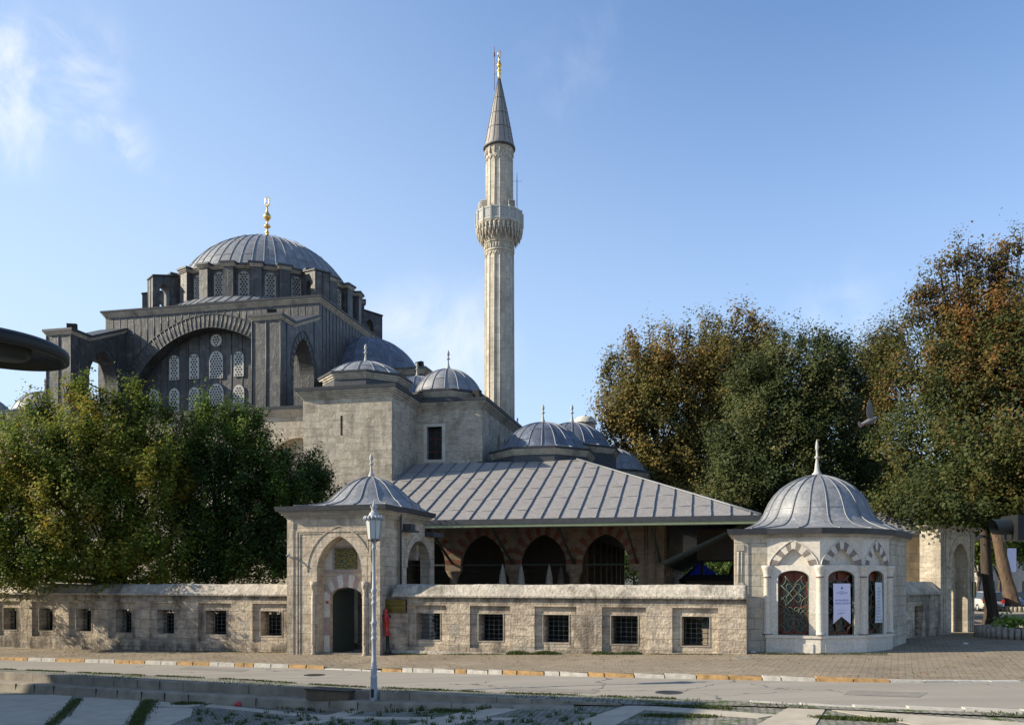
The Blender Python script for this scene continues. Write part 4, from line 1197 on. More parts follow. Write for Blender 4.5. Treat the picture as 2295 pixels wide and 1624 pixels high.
# banners hanging in two of the arches
def banner(name, label, i, x0, x1, z0, z1, mat, cut):
    T_, L_ = seg(KP[i], KP[i+1])
    root = thing(name, label, 'banner', T_((x0+x1)/2, 0, z0), 0)
    n, mm = 10, 16
    def pt(a, b, d=0):
        x = x0 + (x1-x0)*a; z = z1 + (z0-z1)*b
        if cut: z = max(z, z0 + cut*(1-abs(a-.5)*2)*1.0) if b > .5 else z
        y = -.05 - .02*math.sin(a*5+b*3)*b - .05*b*(1-b)
        return (x, y-d, z)
    mb = MB(T_); vs = [pt(i_/n, j/mm) for j in range(mm+1) for i_ in range(n+1)]
    vs2 = [(a, b-.006, c) for a, b, c in vs]
    N = len(vs)
    fs = [(j*(n+1)+k, (j+1)*(n+1)+k, (j+1)*(n+1)+k+1, j*(n+1)+k+1) for j in range(mm) for k in range(n)]
    mb.add(vs+vs2, fs + [tuple(reversed([q+N for q in f])) for f in fs], 0, True)
    # the sheet uses the front side away from the wall
    mb.build('sheet', mat, root)
    rod = MB(T_); rod.tube([(x0-.03,-.055,z1),(x1+.03,-.055,z1)], .012, 6); rod.build('rod', M['wood_dark'], root)
    def tx(s, size, z, ink, xs=1.0, cxo=0):
        cx_ = (x0+x1)/2
        def TT(a, b, c):
            xx = cx_+cxo+a; zz = z+c
            A = (xx-x0)/(x1-x0); B = (zz-z1)/(z0-z1)
            y = -.05 - .02*math.sin(A*5+B*3)*B - .05*B*(1-B)
            return T_(xx, y-.009-b*.5, zz)
        text(s, size, TT, M[ink], 'print', root, xscale=xs, extrude=.0)
    return root, tx, T_
root, tx, T_ = banner('banner', 'white banner with blue holiday greeting and notched hem on the kiosk', 2, .50, 1.20, 1.42, 2.90, M['cloth'], .27)
# drop-shaped emblem
em = MB(T_); ex, ez = .85, 2.72
em.add([(ex + .04*math.sin(a)*(1-.55*max(0, -math.cos(a)) if False else 1), -.068, ez - .045*math.cos(a) + (.035 if k == 8 else 0)) for k, a in enumerate([2*math.pi*k/16 for k in range(16)])], [tuple(range(16))], 0)
em.build('emblem', M['ink_teal'], root)
tx('İSTANBUL', .038, 2.60, 'ink_blue'); tx('BÜYÜKŞEHİR', .075, 2.545, 'ink_blue'); tx('BELEDİYESİ', .03, 2.49, 'ink_blue')
tx('BAYRAMINIZI', .095, 2.28, 'ink_blue', .98); tx('TEBRİK EDERİM', .095, 2.165, 'ink_blue', .95); tx('Büyükşehir Belediye Başkanı', .032, 1.93, 'ink_blue')
sg_ = MB(T_); sg_.tube([(.65,-.078,1.76),(.71,-.078,1.81),(.83,-.078,1.82),(.98,-.078,1.84),(.83,-.078,1.80),(.75,-.078,1.78)], .004, 4); sg_.build('signature', M['ink_blue'], root)
root, tx, T_ = banner('banner', 'narrow pale banner with stacked teal lines of text on the right side of the kiosk', 3, .72, 1.20, 1.43, 2.94, M['cloth_grey'], 0)
for k, wd in enumerate(('TARİHİ', 'ÇEŞMELERİN', 'TEMİZLİK', 'BAKIM VE', 'TEMİZLİK', 'İŞLERİ', 'İSTANBUL', 'BÜYÜKŞEHİR', 'BELEDİYESİ', 'TARAFINDAN', 'YAPILMAKTADIR')):
    tx(wd, .08, 2.70 - k*.118, 'ink_teal', .66)

# ================================================================ THE MOSQUE
MRZ = -R(12.5)
MT = frame(0, 0, MRZ)                           # x = alpha (to the right), y = beta (away)
mq = thing('mosque', 'large stone mosque with dark lead cladding, many domes and a gilded finial on top', 'mosque', MT(-32, 66, .0), MRZ)
def rect(a0, a1, b0, b1, o=0): return [(a0-o, b0-o), (a1+o, b0-o), (a1+o, b1+o), (a0-o, b1+o)]
def ngon(c, r, n, ph=0): return [(c[0]+r*math.cos(2*math.pi*k/n+ph), c[1]+r*math.sin(2*math.pi*k/n+ph)) for k in range(n)]

def cornice_rect(mb, mbl, a0, a1, b0, b1, z):
    """stepped stone cornice with a lead drip above; z = top of the lead"""
    for j, (o_, z0, z1) in enumerate(((.06,z-.72,z-.60),(.14,z-.60,z-.46),(.24,z-.46,z-.34),(.33,z-.34,z-.22))):
        mb.prism(rect(a0, a1, b0, b1, o_), z0+.0006, z1)
    mbl.prism(rect(a0, a1, b0, b1, .40), z-.22, z, 0, top=rect(a0, a1, b0, b1, .44))

TOP = 15.55
hall = MB(MT)
A0, A1, B0, B1 = -65.5, -15.03, 58.3, 92.5
# blind arches of the front of the hall, mostly behind the trees
holes = []; slits = []
for ca in (-28.9, -36.6, -44.3, -52.0, -59.7):
    holes.append(arch(ca, 6.2, 2.55, 10.6, 13.35, 12))
for ca in (-24.0,): pass
hall.plate([(A0, -.3), (A1, -.3), (A1, TOP-.3), (A0, TOP-.3)], holes + [[(-19.03, 11.45), (-17.93, 11.45), (-17.93, 13.75), (-19.03, 13.75)]], 0, .55, T=lambda x, y, z: MT(x, B0+y, z))
hall.plate([(A0+1, -.3), (A1-1, -.3), (A1-1, TOP-.5), (A0+1, TOP-.5)], [[(-19.03, 11.45), (-17.93, 11.45), (-17.93, 13.75), (-19.03, 13.75)]], .551, 1.0, T=lambda x, y, z: MT(x, B0+y, z))
sh = [arch(63.3, 11.2, .42, 13.2, 13.9, 8), arch(65.2, 11.2, .42, 13.2, 13.9, 8), arch(69.5, 11.2, .42, 13.2, 13.9, 8)]
hall.plate([(B0+.56, -.3), (B1, -.3), (B1, TOP-.3), (B0+.56, TOP-.3)], sh, 0, .5, T=lambda x, y, z: MT(A1-y, x, z))
hall.box(A0, A0+.5, B0+.56, B1, -.3, TOP-.3)
hall.box(A0, A1, B1-.5, B1, -.3, TOP-.3001)
hall.box(A0+.3, A1-.3, B0+.4, B1-.2, TOP-.31, TOP-.24)
hall.build('hall_walls', M['hall'], mq)
for k, ca in enumerate((-28.9, -36.6, -44.3, -52.0, -59.7)):   # windows in the blind arches
    for cb in (ca-1.0, ca+1.0):
        w = MB(lambda x, y, z: MT(x, B0+y, z)); op = arch(cb, 8.2, .6, 10.0, 10.85, 8)
        w.plate(op, [], .50, .549, 0)
        z = 8.35; r = 0
        while z < 10.6:
            for q in range(4):
                xx = cb - .42 + q*.27 + (r % 2)*.13
                if abs(xx-cb) < .52 - max(0, z-10)*.6: w.add([(xx+.1*math.cos(a), .496, z+.1*math.sin(a)) for a in [math.pi*2*i/6+.5 for i in range(6)]], [(0,1,2,3,4,5)], 1)
            z += .235; r += 1
        w.build('lattice_window', [M['lattice'], M['hole']], mq)
for ca in (-28.9, -36.6, -44.3, -52.0, -59.7):
    rg = MB(lambda x, y, z: MT(x, B0+y, z)); ring(rg, arch_line(ca, 2.55, 10.6, 13.35, 14), arch_line(ca, 3.15, 10.6, 14.0, 14), -.05, .001); rg.build('arch_ring', M['hall'], mq)
rg = MB(lambda x, y, z: MT(x, B0+y, z)); ring(rg, arch_line(-18.48, 1.55, 13.9, 15.0-.1, 12), arch_line(-18.48, 1.62, 13.9, 14.98, 12), -.03, .001)
rg.build('arch_ring', M['hall'], mq)
# the tower that steps forward and its cornice
tw = MB(MT)
tw.plate([(-25.9, -.3), (-19.71, -.3), (-19.71, TOP-.3), (-25.9, TOP-.3)], [[(-23.26, 12.45), (-23.10, 12.45), (-23.10, 13.75), (-23.26, 13.75)]], 0, .5, T=lambda x, y, z: MT(x, 53.09+y, z))
tw.box(-20.2, -19.71, 53.595, 58.3, -.3, TOP-.3)
tw.box(-25.9, -25.4, 53.595, 58.3, -.3, TOP-.3)
tw.box(-25.4, -20.2, 53.7, 58.29, TOP-.7, TOP-.3)
tw.box(-25.3, -20.3, 54.2, 54.4, 3, TOP-1)
tw.build('tower_walls', M['hall'], mq)
cs_ = MB(MT); cl = MB(MT)
cornice_rect(cs_, cl, A0, A1, B0, B1, TOP+.06)
cs_.build('cornice', M['trim'], mq); cl.build('roof_edge', M['lead_dark'], mq)
cs_ = MB(MT); cl = MB(MT)
cornice_rect(cs_, cl, -25.9, -19.71, 53.09, 57.84, TOP+.063)
cs_.build('cornice', M['trim'], mq); cl.build('roof_edge', M['lead_dark'], mq)
# flat lead roof deck of hall
rd = MB(MT); rd.prism(rect(A0, A1, B0, B1, .42), TOP+.06, TOP+.12, 0, top=rect(A0, A1, B0, B1, -.3)); rd.prism(rect(-25.9,-19.71,53.09,57.0,.42), TOP+.066, TOP+.13, 0, top=rect(-25.9,-19.71,53.09,57.5,-.2))
rd.build('roof_deck', M['lead_wall'], mq)
# window of the wing
wd = MB(lambda x, y, z: MT(x, B0+y, z))
for (x0, x1, z0, z1) in ((-19.28,-19.03,11.25,13.95),(-17.93,-17.68,11.25,13.95),(-19.03,-17.93,13.75,13.95),(-19.03,-17.93,11.25,11.45)):
    wd.box(x0, x1, -.04, .5, z0, z1)
wf = wd.build('window_frame', M['marble'], mq)
wd = MB(lambda x, y, z: MT(x, B0+y, z))
for q in range(4): wd.tube([(-19.03+.22*(q+.9), .2, 11.45), (-19.03+.22*(q+.9), .2, 13.75)], .02, 5)
for q in range(8): wd.tube([(-19.03, .2, 11.6+.28*q), (-17.93, .2, 11.6+.28*q)], .018, 5)
wd.build('window_grille', M['iron'], mq)
wd = MB(lambda x, y, z: MT(x, B0+y, z)); wd.box(-19.03, -17.93, .42, .44, 11.45, 13.75); wd.build('window_glass', M['glass'], mq)
wd = MB(lambda x, y, z: MT(x, B0+y, z)); wd.box(-18.52,-18.44,.37,.41,11.45,13.75); wd.box(-19.02,-17.94,.37,.409,12.0,12.07); wd.box(-19.02,-17.94,.37,.409,12.9,12.97)
wd.build('window_joinery', M['wood_red'], mq)
wd = MB(lambda x, y, z: MT(x, B0+y, z))
wd.plate(arch(-18.48, 13.951, .72, 13.952, 14.33, 8), [], -.02, .001, 0); wd.build('window_hood', M['hall'], mq)

# domes ----------------------------------------------------------
def cap_profile(Rb, z0, z1, n=10, flare=0.0):
    h = z1 - z0; Rs = (Rb*Rb + h*h)/(2*h); zc = z1 - Rs
    pr = []
    for i in range(n+1):
        a = math.asin(min(1, Rb/Rs))*(i/n) if h <= Rb else None
        r = Rs*math.sin(a) if a is not None else Rb*math.sin(math.pi/2*i/n)
        z = zc + Rs*math.cos(a) if a is not None else z0 + h*math.cos(math.pi/2*i/n)
        pr.append((max(r, .02), z))
    if flare:
        pr.append((Rb+flare*.5, z0-flare*.22)); pr.append((Rb+flare, z0-flare*.32))
    return pr

def dome(c, Rb, z0, z1, nr, mat, flare=.3, drum=None, fin=1.1, T=MT, parent=None, rr=.045, seg_=48, gold=False, ribmat='lead_rib', rings=()):
    """lead dome with seam rolls, polygonal drum with stone cornice, finial"""
    parent = parent or mq
    pr = cap_profile(Rb, z0, z1, 11, flare)
    d = MB(T); d.lathe(list(reversed(pr)), c, seg_)
    dm = d.build('dome', mat, parent)
    rb = MB()
    for q in range(nr):
        a = 2*math.pi*(q+.5)/nr
        rb.tube([T(c[0]+r*math.cos(a), c[1]+r*math.sin(a), z+rr*.25) for r, z in pr[0:]], rr, 5, T=lambda x, y, z: (x, y, z))
    for fz in rings:
        zz = z0 + (z1-z0)*fz
        for (r1, za), (r2, zb) in zip(pr, pr[1:]):
            if zb <= zz <= za:
                r = r1 + (r2-r1)*(za-zz)/(za-zb)
                for q in range(nr):              # lapped joints, slightly out of line from bay to bay
                    a1 = 2*math.pi*(q+.5)/nr; a2 = 2*math.pi*(q+1.5)/nr; dz = random.uniform(-.05, .05)*Rb/3
                    rb.tube([T(c[0]+(r+.008)*math.cos(a1+(a2-a1)*k/4), c[1]+(r+.008)*math.sin(a1+(a2-a1)*k/4), zz+dz) for k in range(5)], rr*.35, 4, T=lambda x, y, z: (x, y, z))
                break
    rb.build('seams', M[ribmat], dm)
    if drum:
        ns, Rd, zb, ph = drum
        zt = z0 - flare*.32
        st_ = MB(T); le = MB(T)
        le.prism(ngon(c, Rd, ns, ph), zb, zt-.55)
        for o_, za, zc_ in ((.04,zt-.55,zt-.44),(.12,zt-.44,zt-.30),(.20,zt-.30,zt-.17)):
            st_.prism(ngon(c, Rd+o_, ns, ph), za+.0005, zc_)
        le.prism(ngon(c, Rd+.27, ns, ph), zt-.17, zt-.02, 0, top=ngon(c, Rd+.30, ns, ph))
        le.prism(ngon(c, Rd+.30, ns, ph), zt-.0195, zt+.01, 0, top=ngon(c, Rb+.05, ns, ph))
        st_.build('drum_cornice', M['trim'], mq if parent is mq else parent); le.build('drum', M['lead_dark'], mq if parent is mq else parent)
    if fin:
        f = MB(T)
        if gold:
            k = fin/7.0
            P = [(0,-.3),(1.0,-.3),(1.03,-.05),(.85,.15),(.5,.42),(.3,.7),(.22,.95),(.34,1.05),(.34,1.15),(.18,1.3),(.16,1.75),(.5,1.95),(.55,2.1),(.5,2.25),(.18,2.45),(.15,2.9),(.3,3.1),(.6,3.5),(.62,3.7),(.45,4.05),(.22,4.4),(.13,4.8),(.22,4.9),(.13,5.0),(.09,5.3),(0,5.35)]
            z1 += .25
            f.lathe([(r*k, z1-.02+z*k) for r, z in P], c, 24)
            # crescent-like ring on top
            zc = z1 + 6.1*k
            f.tube([(c[0]+.36*k*math.sin(a), c[1], zc-.74*k*math.cos(a)) for a in [2*math.pi*i/22 for i in range(23)]], [(.06+.07*abs(math.cos(a/2)))*k for a in [2*math.pi*i/22 for i in range(23)]], 6)
            f.build('finial', M['gold'], dm)
        else:
            alem(f, c, z1-.03, fin, n=12); f.build('finial', M['finial'], dm)
    return dm

# corner and roof domes
dome((-22.8, 56.3), 2.75, 16.85, 17.95, 16, M['lead'], .18, (8, 2.95, TOP, R(22.5)), 1.35, rings=(.35,))
dome((-18.30, 61.0), 2.45, 16.5, 18.35, 16, M['lead'], .25, (8, 2.62, TOP, R(22.5)), 1.5, rings=(.42,))
dome((-25.6, 61.6), 2.5, 16.6, 18.3, 16, M['lead'], .2, (8, 2.7, TOP, R(22.5)), 1.3)
dome((-22.0, 64.9), 2.7, 16.9, 18.9, 16, M['lead_blue'], .2, (8, 2.9, TOP, R(22.5)), 1.2)
dome((-53.2, 61.8), 2.5, 16.7, 18.5, 16, M['lead'], .35, (8, 2.8, TOP, R(22.5)), 1.2)
dome((-59.5, 61.8), 2.5, 16.7, 18.5, 16, M['lead'], .35, (8, 2.8, TOP, R(22.5)), 1.2)
dome((-53.5, 86.5), 3.4, 20.6, 23.6, 16, M['lead'], .35, (8, 3.6, TOP, R(22.5)), .9)
dome((-18.5, 86.0), 2.6, 16.6, 18.3, 16, M['lead'], .25, (8, 2.8, TOP, R(22.5)), 1.2)
# half dome on the entrance side, on a faceted lead body
SD = (-30.2, 75.0)
dome(SD, 4.9, 21.55, 25.1, 24, M['lead_blue'], .35, None, 0, rings=(.25, .62), rr=.04, seg_=64)
sd = MB(MT); sds = MB(MT)
sd.prism(ngon(SD, 5.1, 8, R(22.5)), TOP, 20.9)
for o_, za, zb in ((.05,20.9,21.02),(.14,21.02,21.14),(.22,21.14,21.26)): sds.prism(ngon(SD, 5.1+o_, 8, R(22.5)), za+.0005, zb)
sd.prism(ngon(SD, 5.40, 8, R(22.5)), 21.26, 21.44)
# lower terrace of roof stepping out towards the porch
sd.prism([(-30.5,68.3),(-22.6,68.3),(-22.6,82),(-30.5,82)], TOP, 20.0)
for j, (o_, za, zb) in enumerate(((.05,20.0,20.12),(.14,20.12,20.24),(.22,20.24,20.36))): sds.prism(rect(-30.4,-22.6,68.3,82,o_), za+.0005, zb)
sd.prism(rect(-30.4,-22.6,68.3,82,.3), 20.36, 20.55)
sd.build('half_dome_body', M['lead_wall'], mq); sds.build('half_dome_cornice', M['trim'], mq)

# the lead-clad cube with its great arch ---------------------------
CA0, CA1, CB0, CB1 = -50.4, -30.6, 65.6, 85.4
CC = (-40.5, 75.5)
CT = 26.1
FT = lambda x, y, z: MT(x, CB0+y, z)
ga = arch(CC[0], TOP, 8.15, TOP+.02, 24.15, 24)
cu_ = MB(MT)
cu_.plate([(CA0, TOP), (CA1, TOP), (CA1, CT-.55), (CA0, CT-.55)], [ga], 0, 1.15, T=FT)
RT = lambda x, y, z: MT(CA1-y, x, z)
cu_.plate([(CB0+1.16, TOP), (CB1, TOP), (CB1, CT-.55), (CB0+1.16, CT-.55)], [], 0, 1.0, T=RT)
cu_.box(CA0, CA0+1.0, CB0+1.16, CB1, TOP, CT-.55)
cu_.box(CA0+1.01, CA1-1.01, CB1-1, CB1, TOP, CT-.551)
cu_.box(CA0+.4, CA1-.4, CB0+.5, CB1-.4, CT-.56, CT-.40)
cu_.build('cube_walls', M['lead_wall'], mq)
ty = MB(FT); ty.box(CC[0]-8.6, CC[0]+8.6, 1.16, 1.6, TOP, 24.6); ty.build('tympanum', M['lead_wall'], mq)
# voussoir-like lead sheets round the arch, with standing seams
ar = MB(FT); ars = MB()
inn = arch_line(CC[0], 8.15, TOP+.02, 24.15, 34); out = arch_line(CC[0], 9.35, TOP+.02, 25.25, 34)
ring(ar, inn, out, -.07, .001)
ar.build('arch_band', M['lead_wall'], mq)
for p_, q_ in list(zip(inn, out))[1:-1]:
    ars.tube([FT(p_[0], -.09, p_[1]), FT(q_[0], -.09, q_[1])], .032, 4)
ars.tube([FT(q_[0], -.08, q_[1]) for q_ in out], .045, 5)
ars.tube([FT(q_[0], -.07, q_[1]) for q_ in inn], .04, 5)
# vertical seams over the wall above the arch
xx = CA0 + .75
while xx < CA1 - .4:
    zb = TOP
    for (x1, z1), (x2, z2) in zip(out, out[1:]):
        if min(x1, x2) <= xx <= max(x1, x2): zb = max(zb, z1+(z2-z1)*(xx-x1)/(x2-x1+1e-9))
    ars.tube([FT(xx, -.02, zb), FT(xx, -.0, CT-.6)], .026, 4); xx += .66
xx = CC[0]-7.8
while xx < CC[0]+8:
    dx = abs(xx-CC[0]); zt = 15.6
    for (x1, z1), (x2, z2) in zip(inn, inn[1:]):
        if min(x1, x2) <= xx <= max(x1, x2): zt = z1+(z2-z1)*(xx-x1)/(x2-x1+1e-9)
    if zt > TOP+1: ars.tube([FT(xx, 1.14, TOP), FT(xx, 1.14, zt)], .03, 4)
    xx += 1.02 if True else 0
yy = CB0 + .7
while yy < CB1: ars.tube([MT(CA1+.02, yy, TOP), MT(CA1+.02, yy, CT-.6)], .026, 4); yy += .68
ars.build('cladding_seams', M['lead_rib_dark'], mq)
cs_ = MB(MT); cl = MB(MT)
for j, (o_, za, zb) in enumerate(((.04,CT-.56,CT-.44),(.13,CT-.44,CT-.30),(.22,CT-.30,CT-.16))): cs_.prism(rect(CA0,CA1,CB0,CB1,o_), za+.0006, zb)
cl.prism(rect(CA0,CA1,CB0,CB1,.30), CT-.16, CT, 0, top=rect(CA0,CA1,CB0,CB1,.33))
cs_.build('cube_cornice', M['trim'], mq)
cl.prism(rect(CA0,CA1,CB0,CB1,.33), CT+.0005, CT+.28, 0, top=rect(CA0,CA1,CB0,CB1,-1.2))
cl.build('cube_roof_edge', M['lead_dark'], mq)

def lattice_window(cx, z0, w, zs, za, T, mat, depth=(1.06, 1.155), hr=.085, pitch=.235, rim=.07, parent=mq, round_=False):
    mb = MB(T)
    op = circle(cx, z0, w, 20) if round_ else arch(cx, z0, w, zs, za, 8)
    mb.plate(op, [], depth[0], depth[1], 0)
    ys = depth[0] - .004
    zlo = z0 - (w if round_ else 0); z = zlo + hr + rim*.6; r = 0
    while z < za - hr - rim*.4:
        nx = int((2*w)/pitch)+2
        for q in range(-nx, nx+1):
            xx = q*pitch + (r % 2)*pitch/2
            if round_: ok = math.hypot(xx, z-z0) < w-hr-rim*.4
            elif z <= zs: ok = abs(xx) < w-hr-rim*.3
            else:
                k = (z-zs)/(za-zs+1e-9); ok = abs(xx) < w*math.sqrt(max(0, 1-k*k)) - hr-rim*.1
            if ok:
                mb.add([(cx+xx+hr*math.cos(a), ys, z+hr*math.sin(a)) for a in [math.pi*2*i/6+math.pi/6 for i in range(6)]], [(0,1,2,3,4,5)], 1)
        z += pitch*.87; r += 1
    return mb.build('lattice_window', [mat, M['hole']], parent)
for off, w in ((0, .62), (2.1, .46), (-2.1, .46), (4.0, .46), (-4.0, .46)):
    lattice_window(CC[0]+off, 20.2 if off else 20.15, w, 21.85 if off else 21.8, 22.3 if off else 22.45, FT, M['lattice'], hr=.095, pitch=.25)
for off, w in ((0, .66), (2.1, .5), (-2.1, .5), (4.0, .48), (-4.0, .48), (5.95, .46), (-5.95, .46)):
    lattice_window(CC[0]+off, 17.1, w, 18.95 if off else 19.0, 19.5 if off else 19.7, FT, M['lattice'], hr=.095, pitch=.25)
lattice_window(CC[0], 23.35, .52, 0, 23.87, FT, M['lattice'], round_=True, hr=.095, pitch=.25)

# buttress piers with flying arches in front of the cube
def buttress(a0, a1, side):
    b0, b1 = 59.1, CB0 - .001
    zt0, zt1 = 22.75, 24.6
    mb = MB(MT)
    # flank wall with arched opening, its top rising towards the cube
    hole = arch((b0+b1)/2+.55, TOP, 1.75, 19.2, 21.9, 12)
    mb.plate([(b0, TOP), (b1, TOP), (b1, zt1-.45), (b0+2.1, zt0-.45), (b0, zt0-.45)], [hole], 0, 1.2, T=lambda x, y, z: MT(a1-y, x, z))
    mb.box(a0, a1-1.2005, b0, b0+1.0, TOP, zt0-.45); mb.box(a0, a1-1.2005, b1-.5, b1, TOP, zt1-.46)
    mb.prism([(a0,b0+1.0005),(a1-1.2005,b0+1.0005),(a1-1.2005,b1-.5005),(a0,b1-.5005)], [zt0-1.2,zt0-1.2,zt0-1.2,zt0-1.2], [zt0-.455,zt0-.455,zt1-.7,zt1-.7])
    mb.build('buttress', M['lead_wall'], mq)
    c1 = MB(MT); c2 = MB(MT)
    def top(o_, d0, d1, tgt):
        P = [(a0-o_, b0-o_, zt0), (a1+o_, b0-o_, zt0), (a1+o_, b0+2.1, zt0), (a1+o_, b1, zt1), (a0-o_, b1, zt1), (a0-o_, b0+2.1, zt0)]
        n = 6
        vs = [(x, y, z+d0) for x, y, z in P] + [(x, y, z+d1) for x, y, z in P]
        tgt.add(vs, [(0,1,n+1,n),(1,2,n+2,n+1),(2,3,n+3,n+2),(3,4,n+4,n+3),(4,5,n+5,n+4),(5,0,n,n+5),(n,n+1,n+2,n+5),(n+5,n+2,n+3,n+4),(5,2,1,0),(4,3,2,5)])
    top(.05, -.45, -.33, c1); top(.13, -.3295, -.20, c1); top(.22, -.1995, .0, c2)
    c1.build('buttress_cornice', M['trim'], mq); c2.build('buttress_cap', M['lead_dark'], mq)
    s2 = MB()
    rl = arch_line((b0+b1)/2+.55, 1.75, 19.2, 21.9, 14); ro = arch_line((b0+b1)/2+.55, 2.25, 19.2, 22.4+.1, 14)
    for line, rr_ in ((ro, .05),):
        s2.tube([MT(a1+.02, x, z) for x, z in line], rr_, 4)
    for p_, q_ in list(zip(rl, ro))[::2]: s2.tube([MT(a1+.02, p_[0], p_[1]), MT(a1+.02, q_[0], q_[1])], .03, 4)
    for xx in (a0+.02, a0+(a1-a0)*.5, a1-.02): s2.tube([MT(xx, b0-.02, TOP), MT(xx, b0-.02, zt0-.5)], .05, 5)
    for yy in (b0+.9, b0+1.8, b1-.9): s2.tube([MT(a1+.02, yy, TOP if yy < b0+1.3 or yy > b1-1 else 22.6), MT(a1+.02, yy, zt0-.5+max(0, (yy-b0-2.1)*.4))], .04, 5)
    s2.build('buttress_seams', M['lead_rib_dark'], mq)
buttress(-32.95, -30.6, 1)
buttress(-50.75, -48.5, -1)
# iron tie across the left arch
ti = MB(MT); ti.tube([(-50.2, 61.0, 19.6), (-48.9, 65.4, 18.6)], .06, 6); ti.build('tie_rod', M['iron'], mq)

# drum of the main dome: 24 bays
DZ0, DZ1 = 26.1, 29.95
NB = 24
dr = MB(MT); dlc = MB(MT); dst = MB(MT)
RW = 8.45; RP = 8.86
def pol(r, a, c=CC): return (c[0]+r*math.cos(a), c[1]+r*math.sin(a))
dr.prism(ngon(CC, RW, NB, R(7.5)), DZ0, DZ1-.4)
# skirt
sk = MB(MT); sk.lathe([(9.85, CT+.18),(9.5, CT+.45),(9.05, CT+.85),(8.6, CT+1.1),(8.4, CT+1.15)], CC, 72); skirt = sk.build('skirt', M['lead'], mq)
ss = MB()
for q in range(72):
    a = 2*math.pi*(q+.5)/72
    ss.tube([MT(*pol(r+.01, a + (9.85-r)*.05), z+.02) for r, z in ((9.85, CT+.18),(9.5, CT+.45),(9.05, CT+.85),(8.6, CT+1.1))], .035, 4)
ss.build('skirt_seams', M['lead_rib'], skirt)
cor_out = []
for k in range(NB):
    am = R(90)*0 + 2*math.pi*(k+.5)/NB      # pier centre angles: 7.5 + 15k
    hw = .43
    # pier
    c_, s__ = math.cos(am), math.sin(am)
    def PT(x, y, z, c_=c_, s__=s__): return MT(CC[0]+y*c_ - x*s__, CC[1]+y*s__ + x*c_, z)
    dr.box(-hw, hw, RW-.5, RP+.12, CT+.75, DZ1-.42, T=PT)
    ang = 2*math.pi*(k+.5)/NB
    hb = 2*math.pi/NB/2
    pw = hw/RP + .012
    cor_out += [(RW+.02, ang-hb), (RW+.02, ang-pw), (RP+.14, ang-pw), (RP+.14, ang+pw)]
    cor_out += [(RW+.02, ang+pw)]
dr.build('drum', M['lead_wall'], mq)
for o_, za, zb, tgt in ((.04,DZ1-.42,DZ1-.30,dst),(.13,DZ1-.30,DZ1-.17,dst),(.22,DZ1-.17,DZ1,dlc)):
    P = [(CC[0]+(r+o_)*math.cos(a), CC[1]+(r+o_)*math.sin(a)) for r, a in cor_out]
    tgt.prism(P, za+.0004, zb, cap=False)
    tgt.lathe([(8.0, zb), (RW+.01+o_, zb)], CC, NB*2, sm=False); tgt.lathe([(RW+.01+o_, za+.0004), (8.0, za+.0004)], CC, NB*2, sm=False)
    for k in range(NB):
        am = 2*math.pi*(k+.5)/NB; c_, s__ = math.cos(am), math.sin(am)
        def PT(x, y, z, c_=c_, s__=s__): return MT(CC[0]+y*c_ - x*s__, CC[1]+y*s__ + x*c_, z)
        hw2 = .45+o_
        tgt.box(-hw2, hw2, RW-.2, RP+.15+o_, za+.001, zb-.001, T=PT)
dst.build('drum_cornice', M['trim'], mq); dlc.build('drum_roof_edge', M['lead_dark'], mq)
for k in range(NB):
    am = 2*math.pi*k/NB
    wd_ = (am - (-math.pi/2)) ; 
    c_, s__ = math.cos(am), math.sin(am)
    rin = RW*math.cos(math.pi/NB)
    def WT2(x, y, z, c_=c_, s__=s__): return MT(CC[0]+(rin-y)*c_ - x*s__, CC[1]+(rin-y)*s__ + x*c_, z)
    if s__ > .75: continue
    lattice_window(0, CT+1.1, .47, CT+2.75, CT+3.2, WT2, M['lattice_old'], depth=(-.03, .01), hr=.10, pitch=.245, parent=mq)
# radial buttress arms
for deg in (-67.5, -37.5, 52.5, 127.5, 142.5, -127.5, -142.5, 37.5+.0):
    if deg == 37.5: continue
    a = R(deg) - math.pi/2
    c_, s__ = math.cos(a), math.sin(a)
    def AT(x, y, z, c_=c_, s__=s__): return MT(CC[0]+x*c_ - y*s__, CC[1]+x*s__ + y*c_, z)
    ro = 11.0 if abs(deg) > 50 else 10.7
    mb = MB(MT)
    hole = arch(9.75, CT+.3, .40, CT+2.0, CT+2.7, 8)
    mb.plate([(RW-.3, CT+.02), (ro, CT+.02), (ro, DZ1-.75), (ro-.02, DZ1-.72), (RW-.3, DZ1-.2)], [hole], -.68, .68, T=AT)
    arm = mb.build('buttress_arm', M['lead_wall'], mq)
    cp = MB(AT)
    cp.add([(RW-.3,-.8,DZ1-.2),(ro+.1,-.8,DZ1-.72),(ro+.1,.8,DZ1-.72),(RW-.3,.8,DZ1-.2),(RW-.3,-.8,DZ1-.08),(ro+.1,-.8,DZ1-.60),(ro+.1,.8,DZ1-.60),(RW-.3,.8,DZ1-.08)], [(0,3,2,1),(4,5,6,7),(0,1,5,4),(1,2,6,5),(2,3,7,6),(3,0,4,7)])
    for yy in (-.69, -.0, .69): cp.tube([(ro+.02, yy, CT+.05), (ro+.02, yy, DZ1-.75)], .035, 4)
    cp.build('arm_cap', M['lead_dark'], arm)
dome(CC, 8.0, 29.75, 35.05, 48, M['lead'], .35, None, 4.1, rr=.05, seg_=96, gold=True, rings=(.28, .62, .86))

